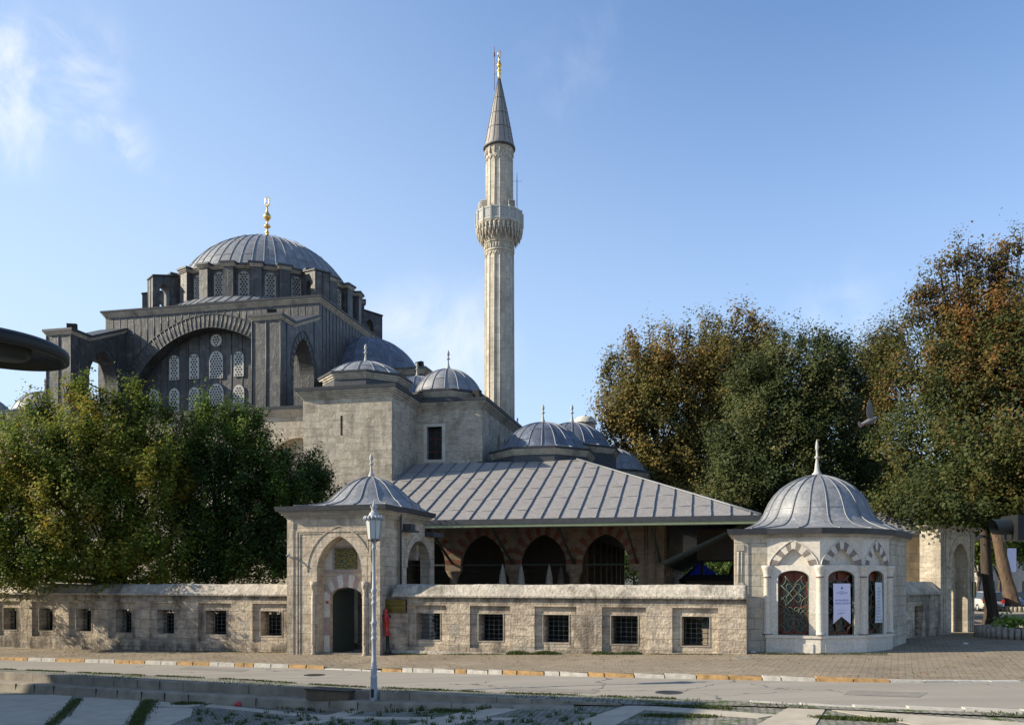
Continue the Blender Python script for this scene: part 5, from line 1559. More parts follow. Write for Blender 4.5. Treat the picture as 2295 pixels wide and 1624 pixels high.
# portico roof -----------------------------------------------------
EA, EB = 2.78, 45.7
EZ = 6.30; RISE = .42; DW = 11.0
AL = -19.95
HX, HY = EA-DW, EB+DW; HZ = EZ + RISE*DW
BK = 99.0
rf = MB(MT)
th = .10
rf.add([(AL,EB,EZ),(EA,EB,EZ),(HX,HY,HZ),(AL,HY,HZ)], [(0,1,2,3)])
rf.add([(EA,EB,EZ),(EA,BK,EZ),(HX,BK-DW,HZ),(HX,HY,HZ)], [(0,1,2,3)])
rf.add([(EA,BK,EZ),(AL+5,BK,EZ),(AL+5,BK-DW,HZ),(HX,BK-DW,HZ)], [(0,1,2,3)])
rf.add([(AL,HY,HZ),(HX,HY,HZ),(HX,58.32,HZ+.05),(AL,58.32,HZ+.05)], [(0,1,2,3)])
rf.add([(AL,EB,EZ),(AL,HY,HZ),(AL,HY,HZ-.3),(AL,EB,EZ-.3)], [(0,1,2,3)])
rf.add([(HX,HY,HZ),(HX,BK-DW,HZ),(-15.0,BK-DW,HZ+.06),(-15.0,HY,HZ+.06)], [(0,1,2,3)])
prf = rf.build('portico_roof', M['lead_roof'], mq)
rb = MB()
x = AL + .55
while x < EA - .2:
    top_y = HY if x < HX else EB + (EA - x)
    tz = EZ + RISE*(top_y-EB)
    pts = []
    n = 10
    for i in range(n+1):
        k = i/n; yy = EB + (top_y-EB)*k
        pts.append(MT(x + random.uniform(-.018, .018), yy, EZ + RISE*(yy-EB) + .035))
    rb.tube(pts, .048, 5)
    x += .985
y = EB + .6
while y < BK - 1:
    tx_ = HX if EB+DW < y < BK-DW else (EA-(y-EB) if y <= EB+DW else EA-(BK-y))
    rb.tube([MT(EA, y, EZ+.035), MT(tx_, y, EZ+RISE*(EA-tx_)+.035)], .048, 5); y += .985
rb.tube([MT(EA-DW*k, EB+DW*k, EZ+RISE*DW*k+.05) for k in [0,.2,.4,.6,.8,1]], .065, 6)
# lapped cross joints
x = AL + .55
while x < EA - 1:
    top_y = HY if x < HX else EB + (EA - x) - 1
    yy = EB + 1.45 + random.uniform(-.12, .12)
    while yy < top_y - .3:
        rb.tube([MT(x+.04, yy, EZ+RISE*(yy-EB)+.010), MT(x+.94, yy+random.uniform(-.04,.04), EZ+RISE*(yy-EB)+.010)], .016, 4)
        yy += 1.95 + random.uniform(-.1, .1)
    x += .985
rb.build('roof_seams', M['lead_rib'], prf)
ed = MB(MT)
ed.box(AL, EA+.04, EB-.05, EB+.05, EZ-.26, EZ+.01); ed.box(EA-.05, EA+.05, EB+.051, BK, EZ-.26, EZ+.008)
ed.build('eave_edge', M['lead_dark'], mq)
ed = MB(MT)
ed.box(AL+.02, EA-.02, EB-.005, EB+.12, EZ-.44, EZ-.262); e2 = MB(MT); e2.box(EA-.12, EA+.0, EB+.121, BK, EZ-.44, EZ-.263); e2.build('side_eave_board', M['soffit'], mq)
ed.box(AL+.02, EA-.05, EB-.03, EB-.0055, EZ-.40, EZ-.36)
ed.build('eave_board', M['wood_green'], mq)
so = MB(MT)   # underside
so.add([(AL+.1,EB+.12,EZ-.42),(EA-.12,EB+.12,EZ-.42),(HX,HY,HZ-.35),(AL+.1,HY,HZ-.35)], [(3,2,1,0)])
so.add([(EA-.12,EB+.12,EZ-.42),(EA-.12,BK,EZ-.42),(HX,BK,HZ-.35),(HX,HY,HZ-.35)], [(3,2,1,0)])
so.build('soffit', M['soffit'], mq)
# arcade under the roof: striped pointed arches on columns
AB = 50.5
AC = [-20.4, -16.7, -13.0, -9.32, -5.64]
arc = MB(MT)
XA0, XA1 = -24.0, -2.3
def ceilz(b): return EZ - .42 + (RISE)*(b-EB)*.98
holes = [arch(c, 3.55, 1.37, 3.95, 5.72, 12) for c in AC]
pl_z = 3.55
arc.plate([(XA0, pl_z), (XA1, pl_z), (XA1, ceilz(AB)), (XA0, ceilz(AB))], [[(x, max(z, pl_z+.001)) for x, z in h] for h in holes], 0, .5, T=lambda x, y, z: MT(x, AB+y, z))
arc.box(-3.75, XA1, AB, AB+.5, 0, pl_z-.001)
# right flank arcade
BC = [53.6 + 3.7*k for k in range(11)]
holes = [arch(c, 3.55, 1.37, 3.95, 5.72, 12) for c in BC]
FX = XA1
arc.plate([(AB+.501, pl_z), (96, pl_z), (96, ceilz(AB)), (AB+.501, ceilz(AB))], [[(x, max(z, pl_z+.001)) for x, z in h] for h in holes], 0, .5, T=lambda x, y, z: MT(FX-y, x, z))
# inner porch wall pieces
iw = MB(MT); iw.box(-19.0, -8.66, 56.3, 56.7, 0, 9.5); iw.build('inner_wall', M['soffit'], mq)  # dark soffit colour stands in for the deep porch shade
arc.box(-8.6, -8.1, 56.3, 92, 6.2, 10.8)
for k in range(9): arc.box(-8.65, -8.05, 56.3+k*4.1, 57.1+k*4.1, 0, 6.2)
arc.box(-20.9, -20.5, 46.2, 53.0, 0, 6.2)  # unseen end wall, added to keep low sun out of the porch
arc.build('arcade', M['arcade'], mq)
vo_ = MB(lambda x, y, z: MT(x, AB+y, z))
for c in AC:
    inn = res(arch_line(c, 1.37, 3.95, 5.72, 14), 19); out = res(arch_line(c, 1.98, 3.95, 6.38, 14), 19)
    ring(vo_, inn, out, -.012, .001, 0, 1, 1)
vo_.build('striped_voussoirs', [M['brick'], M['arcade']], mq)
for c in [AC[0]+1.84-3.68] + [c+1.84 for c in AC[:-1]]:
    co = MB(MT)
    co.lathe([(0,0),(.34,0),(.34,.3),(.24,.45),(.22,2.85),(.26,2.9),(.26,2.98),(.24,3.02),(.30,3.2),(.42,3.42),(.50,3.55),(.50,3.56),(0,3.56)], (c, AB+.25), 18)
    co.box(c-.5, c+.5, AB-.05, AB+.55, 3.5501, 3.66) if False else None
    co.build('column', M['arcade'], mq)
for c in [c+1.85 for c in BC[:-1]]:
    co = MB(MT)
    co.lathe([(0,0),(.30,0),(.22,.4),(.22,2.9),(.30,3.2),(.5,3.55),(0,3.56)], (FX-.25, c), 12)
    co.build('column', M['arcade'], mq)
# pilaster moulding on end pier
pm = MB(lambda x, y, z: MT(x, AB+y, z))
for xx in (-3.35, -3.2, -2.75): pm.tube([(xx, -.03, 0), (xx, -.03, 6.4)], .035, 5)
pm.box(-4.27, -3.55, -.06, -.002, 3.72, 3.80)
pm.build('pilaster_moulding', M['arcade'], mq)
# tie beams and raking struts
tb = MB(MT)
tb.bar((XA0, AB+.2, 3.93), (XA1-.4, AB+.2, 3.93), .10, .10); tb.build('tie_beam', M['wood_dark'], mq)
for c in [x+1.84 for x in AC] + [AC[0]-1.84, -2.45]:
    sb = MB(); sb.bar(MT(c-.35, EB+.7, EZ-.22), MT(c, AB-.02, 4.0), .11, .11); sb.build('strut', M['wood_green'] if False else M['wood_dark'], mq)
for k in range(24):
    yy = EB+1.0 + k*1.85
    sb = MB(); sb.bar(MT(EA-.5, yy, EZ-.25), MT(XA1+.02, yy, 3.9), .11, .11); sb.build('strut', M['wood_dark'], mq)

# porch domes ------------------------------------------------------
ID = lambda x, y, z: (x, y, z)
def wl(X, Y):  # world to mosque plan
    return (X*math.cos(R(12.5)) - Y*math.sin(R(12.5)), X*math.sin(R(12.5)) + Y*math.cos(R(12.5)))
for (X, Y, Rb, z0, z1, fin_, mt, zb) in ((2.17, 60.8, 2.95, 12.05, 13.98, 1.35, 'lead_blue', 10.6), (4.64, 67.3, 2.95, 13.2, 15.15, 1.5, 'lead_blue', 10.6), (8.1, 73.2, 3.1, 12.1, 14.1, 0, 'lead', 10.6), (9.7, 80.4, 3.1, 12.1, 14.0, 1.2, 'lead', 10.6), (11.3, 87.6, 3.0, 12.1, 14.0, 1.2, 'lead', 10.6)):
    dome(wl(X, Y), Rb, z0, z1, 20, M[mt], .55, (8, 3.55, zb, R(22.5)), fin_, rings=(.22, .6))
# flood lights and a loudspeaker on the roofs
def floodlight(name, label, p, rz, s=.5, grp='flood lights on the mosque roofs'):
    T = frame(p[0], p[1], rz)
    root = thing(name, label, 'flood light', p, rz, grp)
    q = MB(T); z = p[2]
    q.prism([(-s/2,-.1),(s/2,-.1),(s/2,.16),(-s/2,.16)], z+.16, z+.16+s*.7, 0, top=[(-s/2,-.22),(s/2,-.22),(s/2,.08),(-s/2,.08)]); q.build('lamp_housing', M['black'], root)
    q = MB(T); q.box(-s*.45, -s*.36, -.03, .03, z-.02, z+.3); q.box(s*.36, s*.45, -.03, .03, z-.02, z+.3); q.box(-s*.35, s*.35, -.03, .03, z-.02, z+.04); q.build('bracket', M['iron'], root)
def onpix(u, v, Y, dz=0): return ((u-CU)/FPX*Y, Y, CAMZ + (HV-v)/FPX*Y + dz)
floodlight('floodlight', 'dark flood light on the left edge of the small tower dome', MT(-25.3, 54.0, 15.66), R(30), .6)
floodlight('floodlight', 'dark flood light on the roof edge right of the second dome', MT(-15.6, 59.2, 15.66), R(-50), .7)
floodlight('floodlight', 'dark flood light just behind the second small dome, near the minaret', MT(-15.8, 62.6, 15.66), R(-60), .8)
floodlight('floodlight', 'dark flood light on the half dome terrace behind a finial', MT(-23.2, 69.2, 20.55), R(-40), .7)
floodlight('floodlight', 'boxy flood light on top of the left buttress pier', MT(-49.3, 60.2, 22.75), R(10), .75)
floodlight('floodlight', 'boxy flood light on top of the right buttress pier', MT(-31.9, 60.2, 22.75), R(10), .7)

# ================================================================ MINARET
MC = (-1.02, 70.0)
mn = thing('minaret', 'tall fluted stone minaret with one balcony and a pointed lead cone', 'minaret', (MC[0], MC[1], 14.5), MRZ)
N16 = 16
def fl(r, z0, z1, mb, r1=None, n=N16):
    r1 = r if r1 is None else r1
    mb.prism(ngon(MC, r, n, R(3)), z0, z1, 0, top=ngon(MC, r1, n, R(3)), T=ID)
sh = MB(); fl(1.20, 14.0, 29.0, sh, 1.14)
fl(1.14, 29.0, 29.25, sh, 1.16); fl(1.16, 29.2505, 29.9, sh, 1.17)
sh.build('shaft', M['minaret'], mn)
rbm = MB()
for k in range(N16):
    a = 2*math.pi*k/N16 + R(3)
    rbm.tube([(MC[0]+(1.205-.06*t_/15)*math.cos(a), MC[1]+(1.205-.06*t_/15)*math.sin(a), 14+t_) for t_ in (0, 5, 10, 14.85)], .042, 6)
    a2 = a + math.pi/N16
    # little arch heads between the flutes
    rbm.tube([(MC[0]+1.15*math.cos(a+(2*math.pi/N16)*q), MC[1]+1.15*math.sin(a+(2*math.pi/N16)*q), 28.75+.38*math.sin(math.pi*q)) for q in (0,.2,.4,.5,.6,.8,1)], .035, 5)
rbm.lathe([(1.17,29.2),(1.22,29.24),(1.22,29.30),(1.17,29.34)], MC, 32)
rbm.lathe([(1.18,29.86),(1.24,29.9),(1.24,29.96),(1.18,30.0)], MC, 32)
for k in range(32):
    a = 2*math.pi*k/32
    rbm.tube([(MC[0]+1.175*math.cos(a), MC[1]+1.175*math.sin(a), 29.4), (MC[0]+1.175*math.cos(a), MC[1]+1.175*math.sin(a), 29.8)], .05, 5)
rbm.build('shaft_ribs', M['minaret'], mn)
# stalactite corbels under the balcony
mu = MB()
tiers = [(1.16, 29.98, 30.25, 1.26), (1.26, 30.25, 30.55, 1.45), (1.45, 30.55, 30.9, 1.66), (1.66, 30.9, 31.2, 1.80), (1.82, 31.2, 31.42, 1.92)]
for j, (r0_, za, zb, r1_) in enumerate(tiers): fl(r0_, za+.0005, zb, mu, r1_)
for j, (r0_, za, zb, r1_) in enumerate(tiers[1:4]):
    n = 32 if j else 16
    for k in range(n):
        a = 2*math.pi*(k+.5*(j % 2))/n
        rr_ = r1_ + .0
        cx_, cy_ = MC[0]+rr_*math.cos(a), MC[1]+rr_*math.sin(a)
        mu.lathe([(.0, za-.42),(.03, za-.34),(.03, za-.25),(.075, za-.12),(.10, za+.1),(.12, zb-.03),(.0, zb)], (cx_, cy_), 7)
for k in range(32):
    a = 2*math.pi*k/32
    mu.tube([(MC[0]+(1.86)*math.cos(a+2*math.pi/32*q), MC[1]+(1.86)*math.sin(a+2*math.pi/32*q), 31.12+.16*math.sin(math.pi*q)) for q in (0,.25,.5,.75,1)], .04, 5)
mu.build('corbels', M['minaret'], mn)
# parapet: carved panels between posts
pp = MB()
n = 16
pts = ngon(MC, 1.90, n, R(3)); 
pr_ = MB(); ph_ = MB()
for k in range(n):
    T_, L_ = seg(pts[k], pts[(k+1) % n])
    # seg's outward side is to the right of A->B; for a counter-clockwise ring that is outside
    pp.T = T_
    pp.box(0, L_, 0, .10, 31.42, 31.55); pp.box(0, L_, 0, .10, 32.30, 32.42); pp.box(0.03, L_-.03, .03, .07, 31.55, 32.30)
    for ix in range(5):
        for iz in range(7):
            if (ix+iz) % 2 == 0 or iz in (0, 6):
                ph_.T = T_
                cx_, cz_ = .13+ix*(L_-.26)/4, 31.62+iz*.10
                ph_.add([(cx_+.032*math.cos(a), .026, cz_+.034*math.sin(a)) for a in [2*math.pi*i/6 for i in range(6)]], [(0,1,2,3,4,5)])
    pr_.T = T_
    pr_.box(-.055, .055, -.05, .13, 31.30, 32.46)
pp.T = None
pp.build('parapet', M['finial'], mn)
ph_.build('parapet_piercings', M['hole'], mn)
pr_.build('parapet_posts', M['finial'], mn)
up = MB(); fl(1.10, 31.45, 37.0, up, 1.06); fl(1.06, 37.0005, 37.35, up, 1.10); fl(1.10, 37.351, 37.72, up, 1.19); up.build('upper_shaft', M['minaret'], mn)
rbm = MB()
for k in range(N16):
    a = 2*math.pi*k/N16 + R(3)
    rbm.tube([(MC[0]+(1.105-.04*t_)*math.cos(a), MC[1]+(1.105-.04*t_)*math.sin(a), 31.5+5*t_) for t_ in (0, 1)], .038, 6)
    rbm.tube([(MC[0]+1.075*math.cos(a+(2*math.pi/N16)*q), MC[1]+1.075*math.sin(a+(2*math.pi/N16)*q), 36.45+.33*math.sin(math.pi*q)) for q in (0,.2,.4,.5,.6,.8,1)], .035, 5)
    rbm.tube([(MC[0]+1.11*math.cos(a), MC[1]+1.11*math.sin(a), 36.95), (MC[0]+1.13*math.cos(a), MC[1]+1.13*math.sin(a), 37.5)], .05, 5)
rbm.build('upper_ribs', M['minaret'], mn)
cn = MB(); cn.lathe([(1.0,37.70),(1.25,37.68),(1.26,37.78),(1.13,38.15),(.95,39.15),(.60,40.9),(.28,42.4),(.08,43.35),(0,43.4)], MC, 32)
cone = cn.build('cone', M['lead_roof'], mn)
cr_ = MB()
for k in range(16):
    a = 2*math.pi*k/16
    cr_.tube([(MC[0]+r*math.cos(a), MC[1]+r*math.sin(a), z) for r, z in ((1.26,37.80),(1.14,38.15),(.96,39.15),(.61,40.9),(.29,42.4),(.09,43.3))], .022, 4)
for rr_, zz in ((.965, 39.15), (.72, 40.35), (.45, 41.65)): cr_.lathe([(rr_, zz-.02), (rr_+.02, zz), (rr_-.01, zz+.03)], MC, 32)
cr_.build('cone_seams', M['lead_rib_dark'], cone)
cn = MB(); cn.lathe([(1.22,37.55),(1.30,37.60),(1.30,37.70),(1.24,37.72)], MC, 32); cn.build('cone_drip', M['lead_dark'], mn)
fn = MB(); P = [(0,43.25),(.13,43.25),(.10,43.5),(.14,43.62),(.14,43.68),(.10,43.75),(.19,43.87),(.20,43.93),(.17,44.0),(.07,44.08),(.07,44.17),(.19,44.28),(.20,44.40),(.12,44.6),(.07,44.85),(.10,44.98),(.06,45.02),(.0,45.08)]
fn.lathe(P, MC, 16)
fn.tube([(MC[0]+.10*math.sin(a), MC[1], 45.3-.26*math.cos(a)) for a in [2*math.pi*i/16 for i in range(17)]], .03, 5)
fn.build('finial', M['gold'], cone)
ant = MB(); ant.tube([(MC[0]-.40,MC[1],42.4),(MC[0]-.40,MC[1],45.9)], .022, 5); ant.tube([(MC[0]-.40,MC[1],45.1),(MC[0]-.40,MC[1],45.4)], .06, 6)
ant.tube([(MC[0]-.4,MC[1],44.5),(MC[0],MC[1],44.5)], .015, 4); ant.tube([(MC[0]-.4,MC[1],43.7),(MC[0],MC[1],43.7)], .015, 4)
ant.build('lightning_rod', M['wood_red'], mn)
ant = MB(); ax = MC[0]+1.42; ant.tube([(ax,MC[1]-.6,32.3),(ax,MC[1]-.6,34.85),(ax,MC[1]-.6,35.5)], [.035,.03,.01], 5); ant.tube([(ax-.42,MC[1]-.6,34.8),(ax+.42,MC[1]-.6,34.8)], .012, 4); ant.tube([(ax,MC[1]-1,34.8),(ax,MC[1]-.2,34.8)], .012, 4)
ant.build('antenna', M['wood_dark'], mn)
for (dx, dy, rz_, tp) in ((-1.18, -1.15, R(-18), 0), (1.0, -1.15, R(28), 1), (-1.6, -.5, R(-75), 0)):
    T_ = frame(MC[0]+dx, MC[1]+dy, rz_)
    sp = MB(T_)
    sp.add([(-.30,-.02,32.52),(.30,-.02,32.52),(.30,-.02,33.12),(-.30,-.02,33.12),(-.10,.42,32.72),(.10,.42,32.72),(.10,.42,32.92),(-.10,.42,32.92)], [(0,1,2,3),(7,6,5,4),(0,4,5,1),(1,5,6,2),(2,6,7,3),(3,7,4,0)])
    o_ = sp.build('loudspeaker', M['lattice'], mn)
    f2 = MB(T_); f2.add([(-.24,-.024,32.58),(.24,-.024,32.58),(.24,-.024,33.06),(-.24,-.024,33.06)], [(0,1,2,3)]); f2.tube([(0,.3,32.8),(0,.3,32.4)], .03, 5); f2.build('speaker_front', M['log'], o_)

# ================================================================ TREES
def quad_mesh(name, C, N_, U_, W_, H_, tint, mat, parent, root):
    """C centres, N_ normals, U_ leaf axes; diamond leaves"""
    n = len(C)
    V_ = np.cross(N_, U_)
    w = W_[:, None]; h = H_[:, None]
    P = np.empty((n, 4, 3))
    P[:, 0] = C - U_*h*.5; P[:, 1] = C + V_*w*.5 + U_*h*.05 + N_*w*.12; P[:, 2] = C + U_*h*.5; P[:, 3] = C - V_*w*.5 + U_*h*.05 + N_*w*.12
    inv = np.array(CHAINS[root].inverted())
    P = P.reshape(-1, 3) @ inv[:3, :3].T + inv[:3, 3]
    me = bpy.data.meshes.new(name)
    me.vertices.add(n*4); me.vertices.foreach_set('co', P.ravel())
    me.loops.add(n*4); me.loops.foreach_set('vertex_index', np.arange(n*4, dtype=np.int32))
    me.polygons.add(n); me.polygons.foreach_set('loop_start', np.arange(0, n*4, 4, dtype=np.int32)); me.polygons.foreach_set('loop_total', np.full(n, 4, dtype=np.int32))
    a = me.attributes.new('tint', 'FLOAT', 'FACE'); a.data.foreach_set('value', np.clip(tint, 0, 1).astype(np.float32))
    me.materials.append(mat)
    me.update(calc_edges=True)
    o = bpy.data.objects.new(name, me); COL.objects.link(o); o.parent = parent
    return o

def unit(a): return a/np.maximum(1e-9, np.linalg.norm(a, axis=1))[:, None]

def tree(name, label, base, h_fork, r0, lobes, n_clusters, per, leaf, mat, barkm, tintf, up=.5, spread=.42, group=None, shell=(.35, 1.0), seed=1, lean=(0, 0), cat='tree', forks=None):
    """lobes: (cx, cy, cz, rx, ry, rz) ellipsoids of the crown in world space"""
    g = np.random.default_rng(seed)
    root = thing(name, label, cat, base, 0, group)
    tr = MB(); b = Vector(base)
    top = Vector((b.x+lean[0], b.y+lean[1], b.z+h_fork))
    path = [b, b.lerp(top, .12), b.lerp(top, .35) + Vector((g.uniform(-.08,.08), 0, 0)), b.lerp(top, .7) + Vector((g.uniform(-.1,.1), 0, 0)), top]
    K = 14; pts_ = []; rad_ = []
    bend = (g.uniform(-.12, .12), g.uniform(-.12, .12))
    for q in range(K+1):
        f = q/K; p_ = b.lerp(top, f); w_ = math.sin(math.pi*f)
        pts_.append((p_.x+bend[0]*w_+.04*math.sin(f*9), p_.y+bend[1]*w_, p_.z)); rad_.append(r0*(.85+.12*(1-f)+.6*math.exp(-f*9)+.03*math.sin(f*21+r0*7)))
    tr.tube(pts_, rad_, 20, cap=False)
    for i_ in range(len(tr.v)):                    # roots and ridges
        ring_, kk_ = divmod(i_, 20); c_ = pts_[ring_]; f = ring_/K; a_ = 2*math.pi*kk_/20
        s_k = 1 + (.05+.16*math.exp(-f*8))*math.sin(a_*5+r0*11) + .04*math.sin(a_*9+f*6)
        v_ = tr.v[i_]; tr.v[i_] = (c_[0]+(v_[0]-c_[0])*s_k, c_[1]+(v_[1]-c_[1])*s_k, v_[2])
    lim = []
    for L_ in lobes:
        c = Vector(L_[:3])
        mid = top.lerp(c, .5) + Vector((g.uniform(-.3,.3), g.uniform(-.3,.3), -.2*L_[5]*.3))
        rl = r0*.55*min(1, (L_[3]/3)**.5)
        tr.tube([tuple(top - Vector((0, 0, .25))), tuple(top.lerp(mid, .5)), tuple(mid), tuple(c)], [r0*.62, rl, rl*.8, rl*.45], 7, cap=False)
        for q in range(7):
            d = Vector(g.normal(size=3)); d.z = abs(d.z)*.8+.2; d.normalize()
            e = Vector((c.x + d.x*L_[3]*.85, c.y + d.y*L_[4]*.85, c.z + d.z*L_[5]*.85))
            s0 = mid.lerp(c, g.uniform(.1, 1))
            m2 = s0.lerp(e, .5) + Vector((0, 0, -.15))
            tr.tube([tuple(s0), tuple(m2), tuple(e)], [rl*.38, rl*.25, .015], 5, cap=False)
    tr.build('trunk', barkm, root, uv=False)
    vol = np.array([L_[3]*L_[4]+L_[3]*L_[5]+L_[4]*L_[5] for L_ in lobes]); vol = vol/vol.sum()
    which = g.choice(len(lobes), n_clusters, p=vol)
    LA = np.array(lobes)[which]
    d = unit(g.normal(size=(n_clusters, 3)))
    d[:, 2] = np.where(d[:, 2] < -.75, -d[:, 2]*.4, d[:, 2]); d = unit(d)
    rad = shell[0] + (shell[1]-shell[0])*g.random(n_clusters)**.55
    # lumps on the outline
    lump = 1 + .10*np.sin(d[:, 0]*7+which*1.7) + .09*np.sin(d[:, 2]*9+which*2.3+d[:, 1]*5)
    CP = LA[:, :3] + d*LA[:, 3:6]*(rad*lump)[:, None]
    CT_ = tintf(CP, g) if callable(tintf) else np.full(n_clusters, tintf)
    CT_ = CT_ + g.normal(0, .10, n_clusters)
    axis = unit(d*np.array([1, 1, .6]) + np.array([0, 0, up]) + g.normal(0, .35, (n_clusters, 3)))
    idx = np.repeat(np.arange(n_clusters), per)
    n = len(idx)
    tpos = g.normal(0, 1, n)*spread*1.25
    off = g.normal(0, 1, (n, 3))*spread*.55
    C = CP[idx] + axis[idx]*tpos[:, None] + off
    nn = unit(g.normal(0, 1, (n, 3))*.50 + axis[idx]*.45 + np.array([-.25, -.2, .5]) + (C - CP[idx])*.5)
    uu = unit(np.cross(nn, g.normal(0, 1, (n, 3))))
    uu[:, 2] -= .35; uu = unit(uu - nn*np.sum(uu*nn, axis=1)[:, None])
    H_ = leaf*g.uniform(.65, 1.3, n); W_ = H_*g.uniform(.55, .85, n)
    tt = CT_[idx] + g.normal(0, .09, n)
    quad_mesh('crown', C, nn, uu, W_, H_, tt, mat, root, root)
    return root

def at(u, v, Y): return ((u-CU)/FPX*Y, Y, CAMZ+(HV-v)/FPX*Y)
def lob(u, v, Y, ru, rv, ry=None):
    x, y, z = at(u, v, Y); k = Y/FPX
    return (x, y, z, ru*k, ry if ry else ru*k*.85, rv*k)

Y1 = 43.5
tree('plane_tree', 'yellowing broadleaf tree spreading over the left end of the courtyard wall', (at(268, 1300, Y1)[0], Y1, -.3), 3.2, .30,
     [lob(90,1040,42.5,110,105,2.6), lob(215,1030,Y1,115,105,3.2), lob(300,1010,44.5,90,80,2.8), lob(330,1110,Y1,120,115,3.0), lob(150,1130,42,150,110,3.0), lob(20,1110,42,110,110,2.8), lob(60,1230,40.2,130,90,2.2), lob(230,1220,42,140,75,2.6), lob(-60,1180,41,110,130,2.5), lob(185,950,43.5,36,45,1.5), lob(290,945,44.5,34,42,1.5), lob(395,1030,44.5,70,80,2.2), lob(150,1265,40.5,120,62,2.2), lob(330,1240,42.5,110,62,2.6), lob(30,1290,40.0,80,40,1.6), lob(360,1296,42.5,70,24,1.6)] + [lob(u, v, 44, 12, 34, .5) for u, v in ((30,960),(70,925),(110,935),(150,885),(185,875),(225,900),(262,905),(290,880),(330,915),(370,935),(410,950),(-10,970),(90,905),(205,905),(310,905))],
     1500, 88, .150, M['leaf_a'], M['bark'], lambda P, g: .47 + .09*np.sin(P[:, 0]*.9+P[:, 2]*1.3) - .10*np.clip((P[:, 0]+17)/4, 0, 1.5) - .06*(P[:, 2] > 9.5) - .08*(P[:, 2] < 4), up=1.1, spread=.30, seed=3)
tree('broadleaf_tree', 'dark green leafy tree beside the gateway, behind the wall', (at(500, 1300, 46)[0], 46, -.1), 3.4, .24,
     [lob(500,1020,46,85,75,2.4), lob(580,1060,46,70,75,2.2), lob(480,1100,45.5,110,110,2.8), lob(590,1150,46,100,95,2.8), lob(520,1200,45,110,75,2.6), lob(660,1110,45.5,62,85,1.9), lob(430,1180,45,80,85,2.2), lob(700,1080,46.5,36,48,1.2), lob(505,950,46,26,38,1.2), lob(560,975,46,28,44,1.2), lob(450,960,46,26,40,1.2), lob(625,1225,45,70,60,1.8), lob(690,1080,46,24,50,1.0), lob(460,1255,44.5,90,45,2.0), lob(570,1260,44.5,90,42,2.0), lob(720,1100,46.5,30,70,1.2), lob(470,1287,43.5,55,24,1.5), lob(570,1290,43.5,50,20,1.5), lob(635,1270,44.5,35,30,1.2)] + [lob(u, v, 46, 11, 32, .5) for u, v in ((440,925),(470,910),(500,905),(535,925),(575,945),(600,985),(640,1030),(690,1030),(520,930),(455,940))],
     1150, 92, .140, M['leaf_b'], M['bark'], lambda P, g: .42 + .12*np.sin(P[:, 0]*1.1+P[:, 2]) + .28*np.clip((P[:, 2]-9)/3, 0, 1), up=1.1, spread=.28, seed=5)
# the big trees behind the porch and at the corner
tree('plane_tree', 'tall rounded tree with olive and brown leaves behind the porch roof', (at(1480, 1200, 78)[0], 78, .3), 8.5, .42,
     [lob(1560,880,78,150,118,5), lob(1470,960,77,120,125,5), lob(1640,835,79,110,90,4.5), lob(1450,850,78,85,75,3.5), lob(1640,960,78,120,150,5), lob(1540,1040,77,110,90,4.5), lob(1400,930,76,55,60,2.5), lob(1460,1070,76,90,60,3.5), lob(1690,785,79,45,40,2.5), lob(1585,790,79,45,40,2.5)] + [lob(u, v, 78, 12, 30, .9) for u, v in ((1390,800),(1420,775),(1455,760),(1500,758),(1540,745),(1580,738),(1610,728),(1650,720),(1690,725),(1720,755),(1360,830),(1350,900),(1360,960),(1400,1010))],
     1350, 92, .235, M['leaf_c'], M['bark'], lambda P, g: .52 + .12*np.sin(P[:, 0]*.5+P[:, 2]*.6) + .08*np.clip((P[:, 2]-16)/8, -1, 1), up=.7, spread=.56, seed=8)
tree('linden_tree', 'dense dark green tree behind the kiosk dome with pale turned leaves', (at(1612, 1300, 60)[0]+.0, 60, .4), 5.5, .34,
     [lob(1780,870,60,120,105,3.6), lob(1850,960,60,95,120,3.4), lob(1740,1000,59,120,120,3.8), lob(1660,1090,58,85,75,3), lob(1790,1110,59,130,90,3.5), lob(1880,1080,60,90,100,3.0), lob(1700,880,60,70,80,2.6), lob(1870,830,60,55,60,2.0), lob(1650,1010,59,60,70,2.2), lob(1620,1140,58,60,45,2.2)] + [lob(u, v, 60, 11, 32, .7) for u, v in ((1760,765),(1800,755),(1840,770),(1870,790),(1900,820),(1730,800),(1690,840),(1920,860))],
     1350, 92, .185, M['leaf_e'], M['bark_light'], lambda P, g: .52 + .16*np.sin(P[:, 0]*.9+P[:, 2]*.9), up=.5, spread=.46, seed=9, forks=None, lean=(1.8, 0))
tree('tall_tree', 'slender dark tree top rising between the linden and the russet tree', (at(1960, 1300, 64)[0], 64, .4), 9, .3,
     [lob(1960,860,64,60,110,2.6), lob(1940,990,64,60,110,2.4), lob(1985,780,64,40,60,1.6), lob(1950,1090,63,70,80,2.4), lob(2010,1100,63,80,80,2.6)],
     600, 80, .19, M['leaf_c'], M['bark'], lambda P, g: .35 + .1*np.sin(P[:, 2]*.6), up=.8, spread=.5, seed=12)
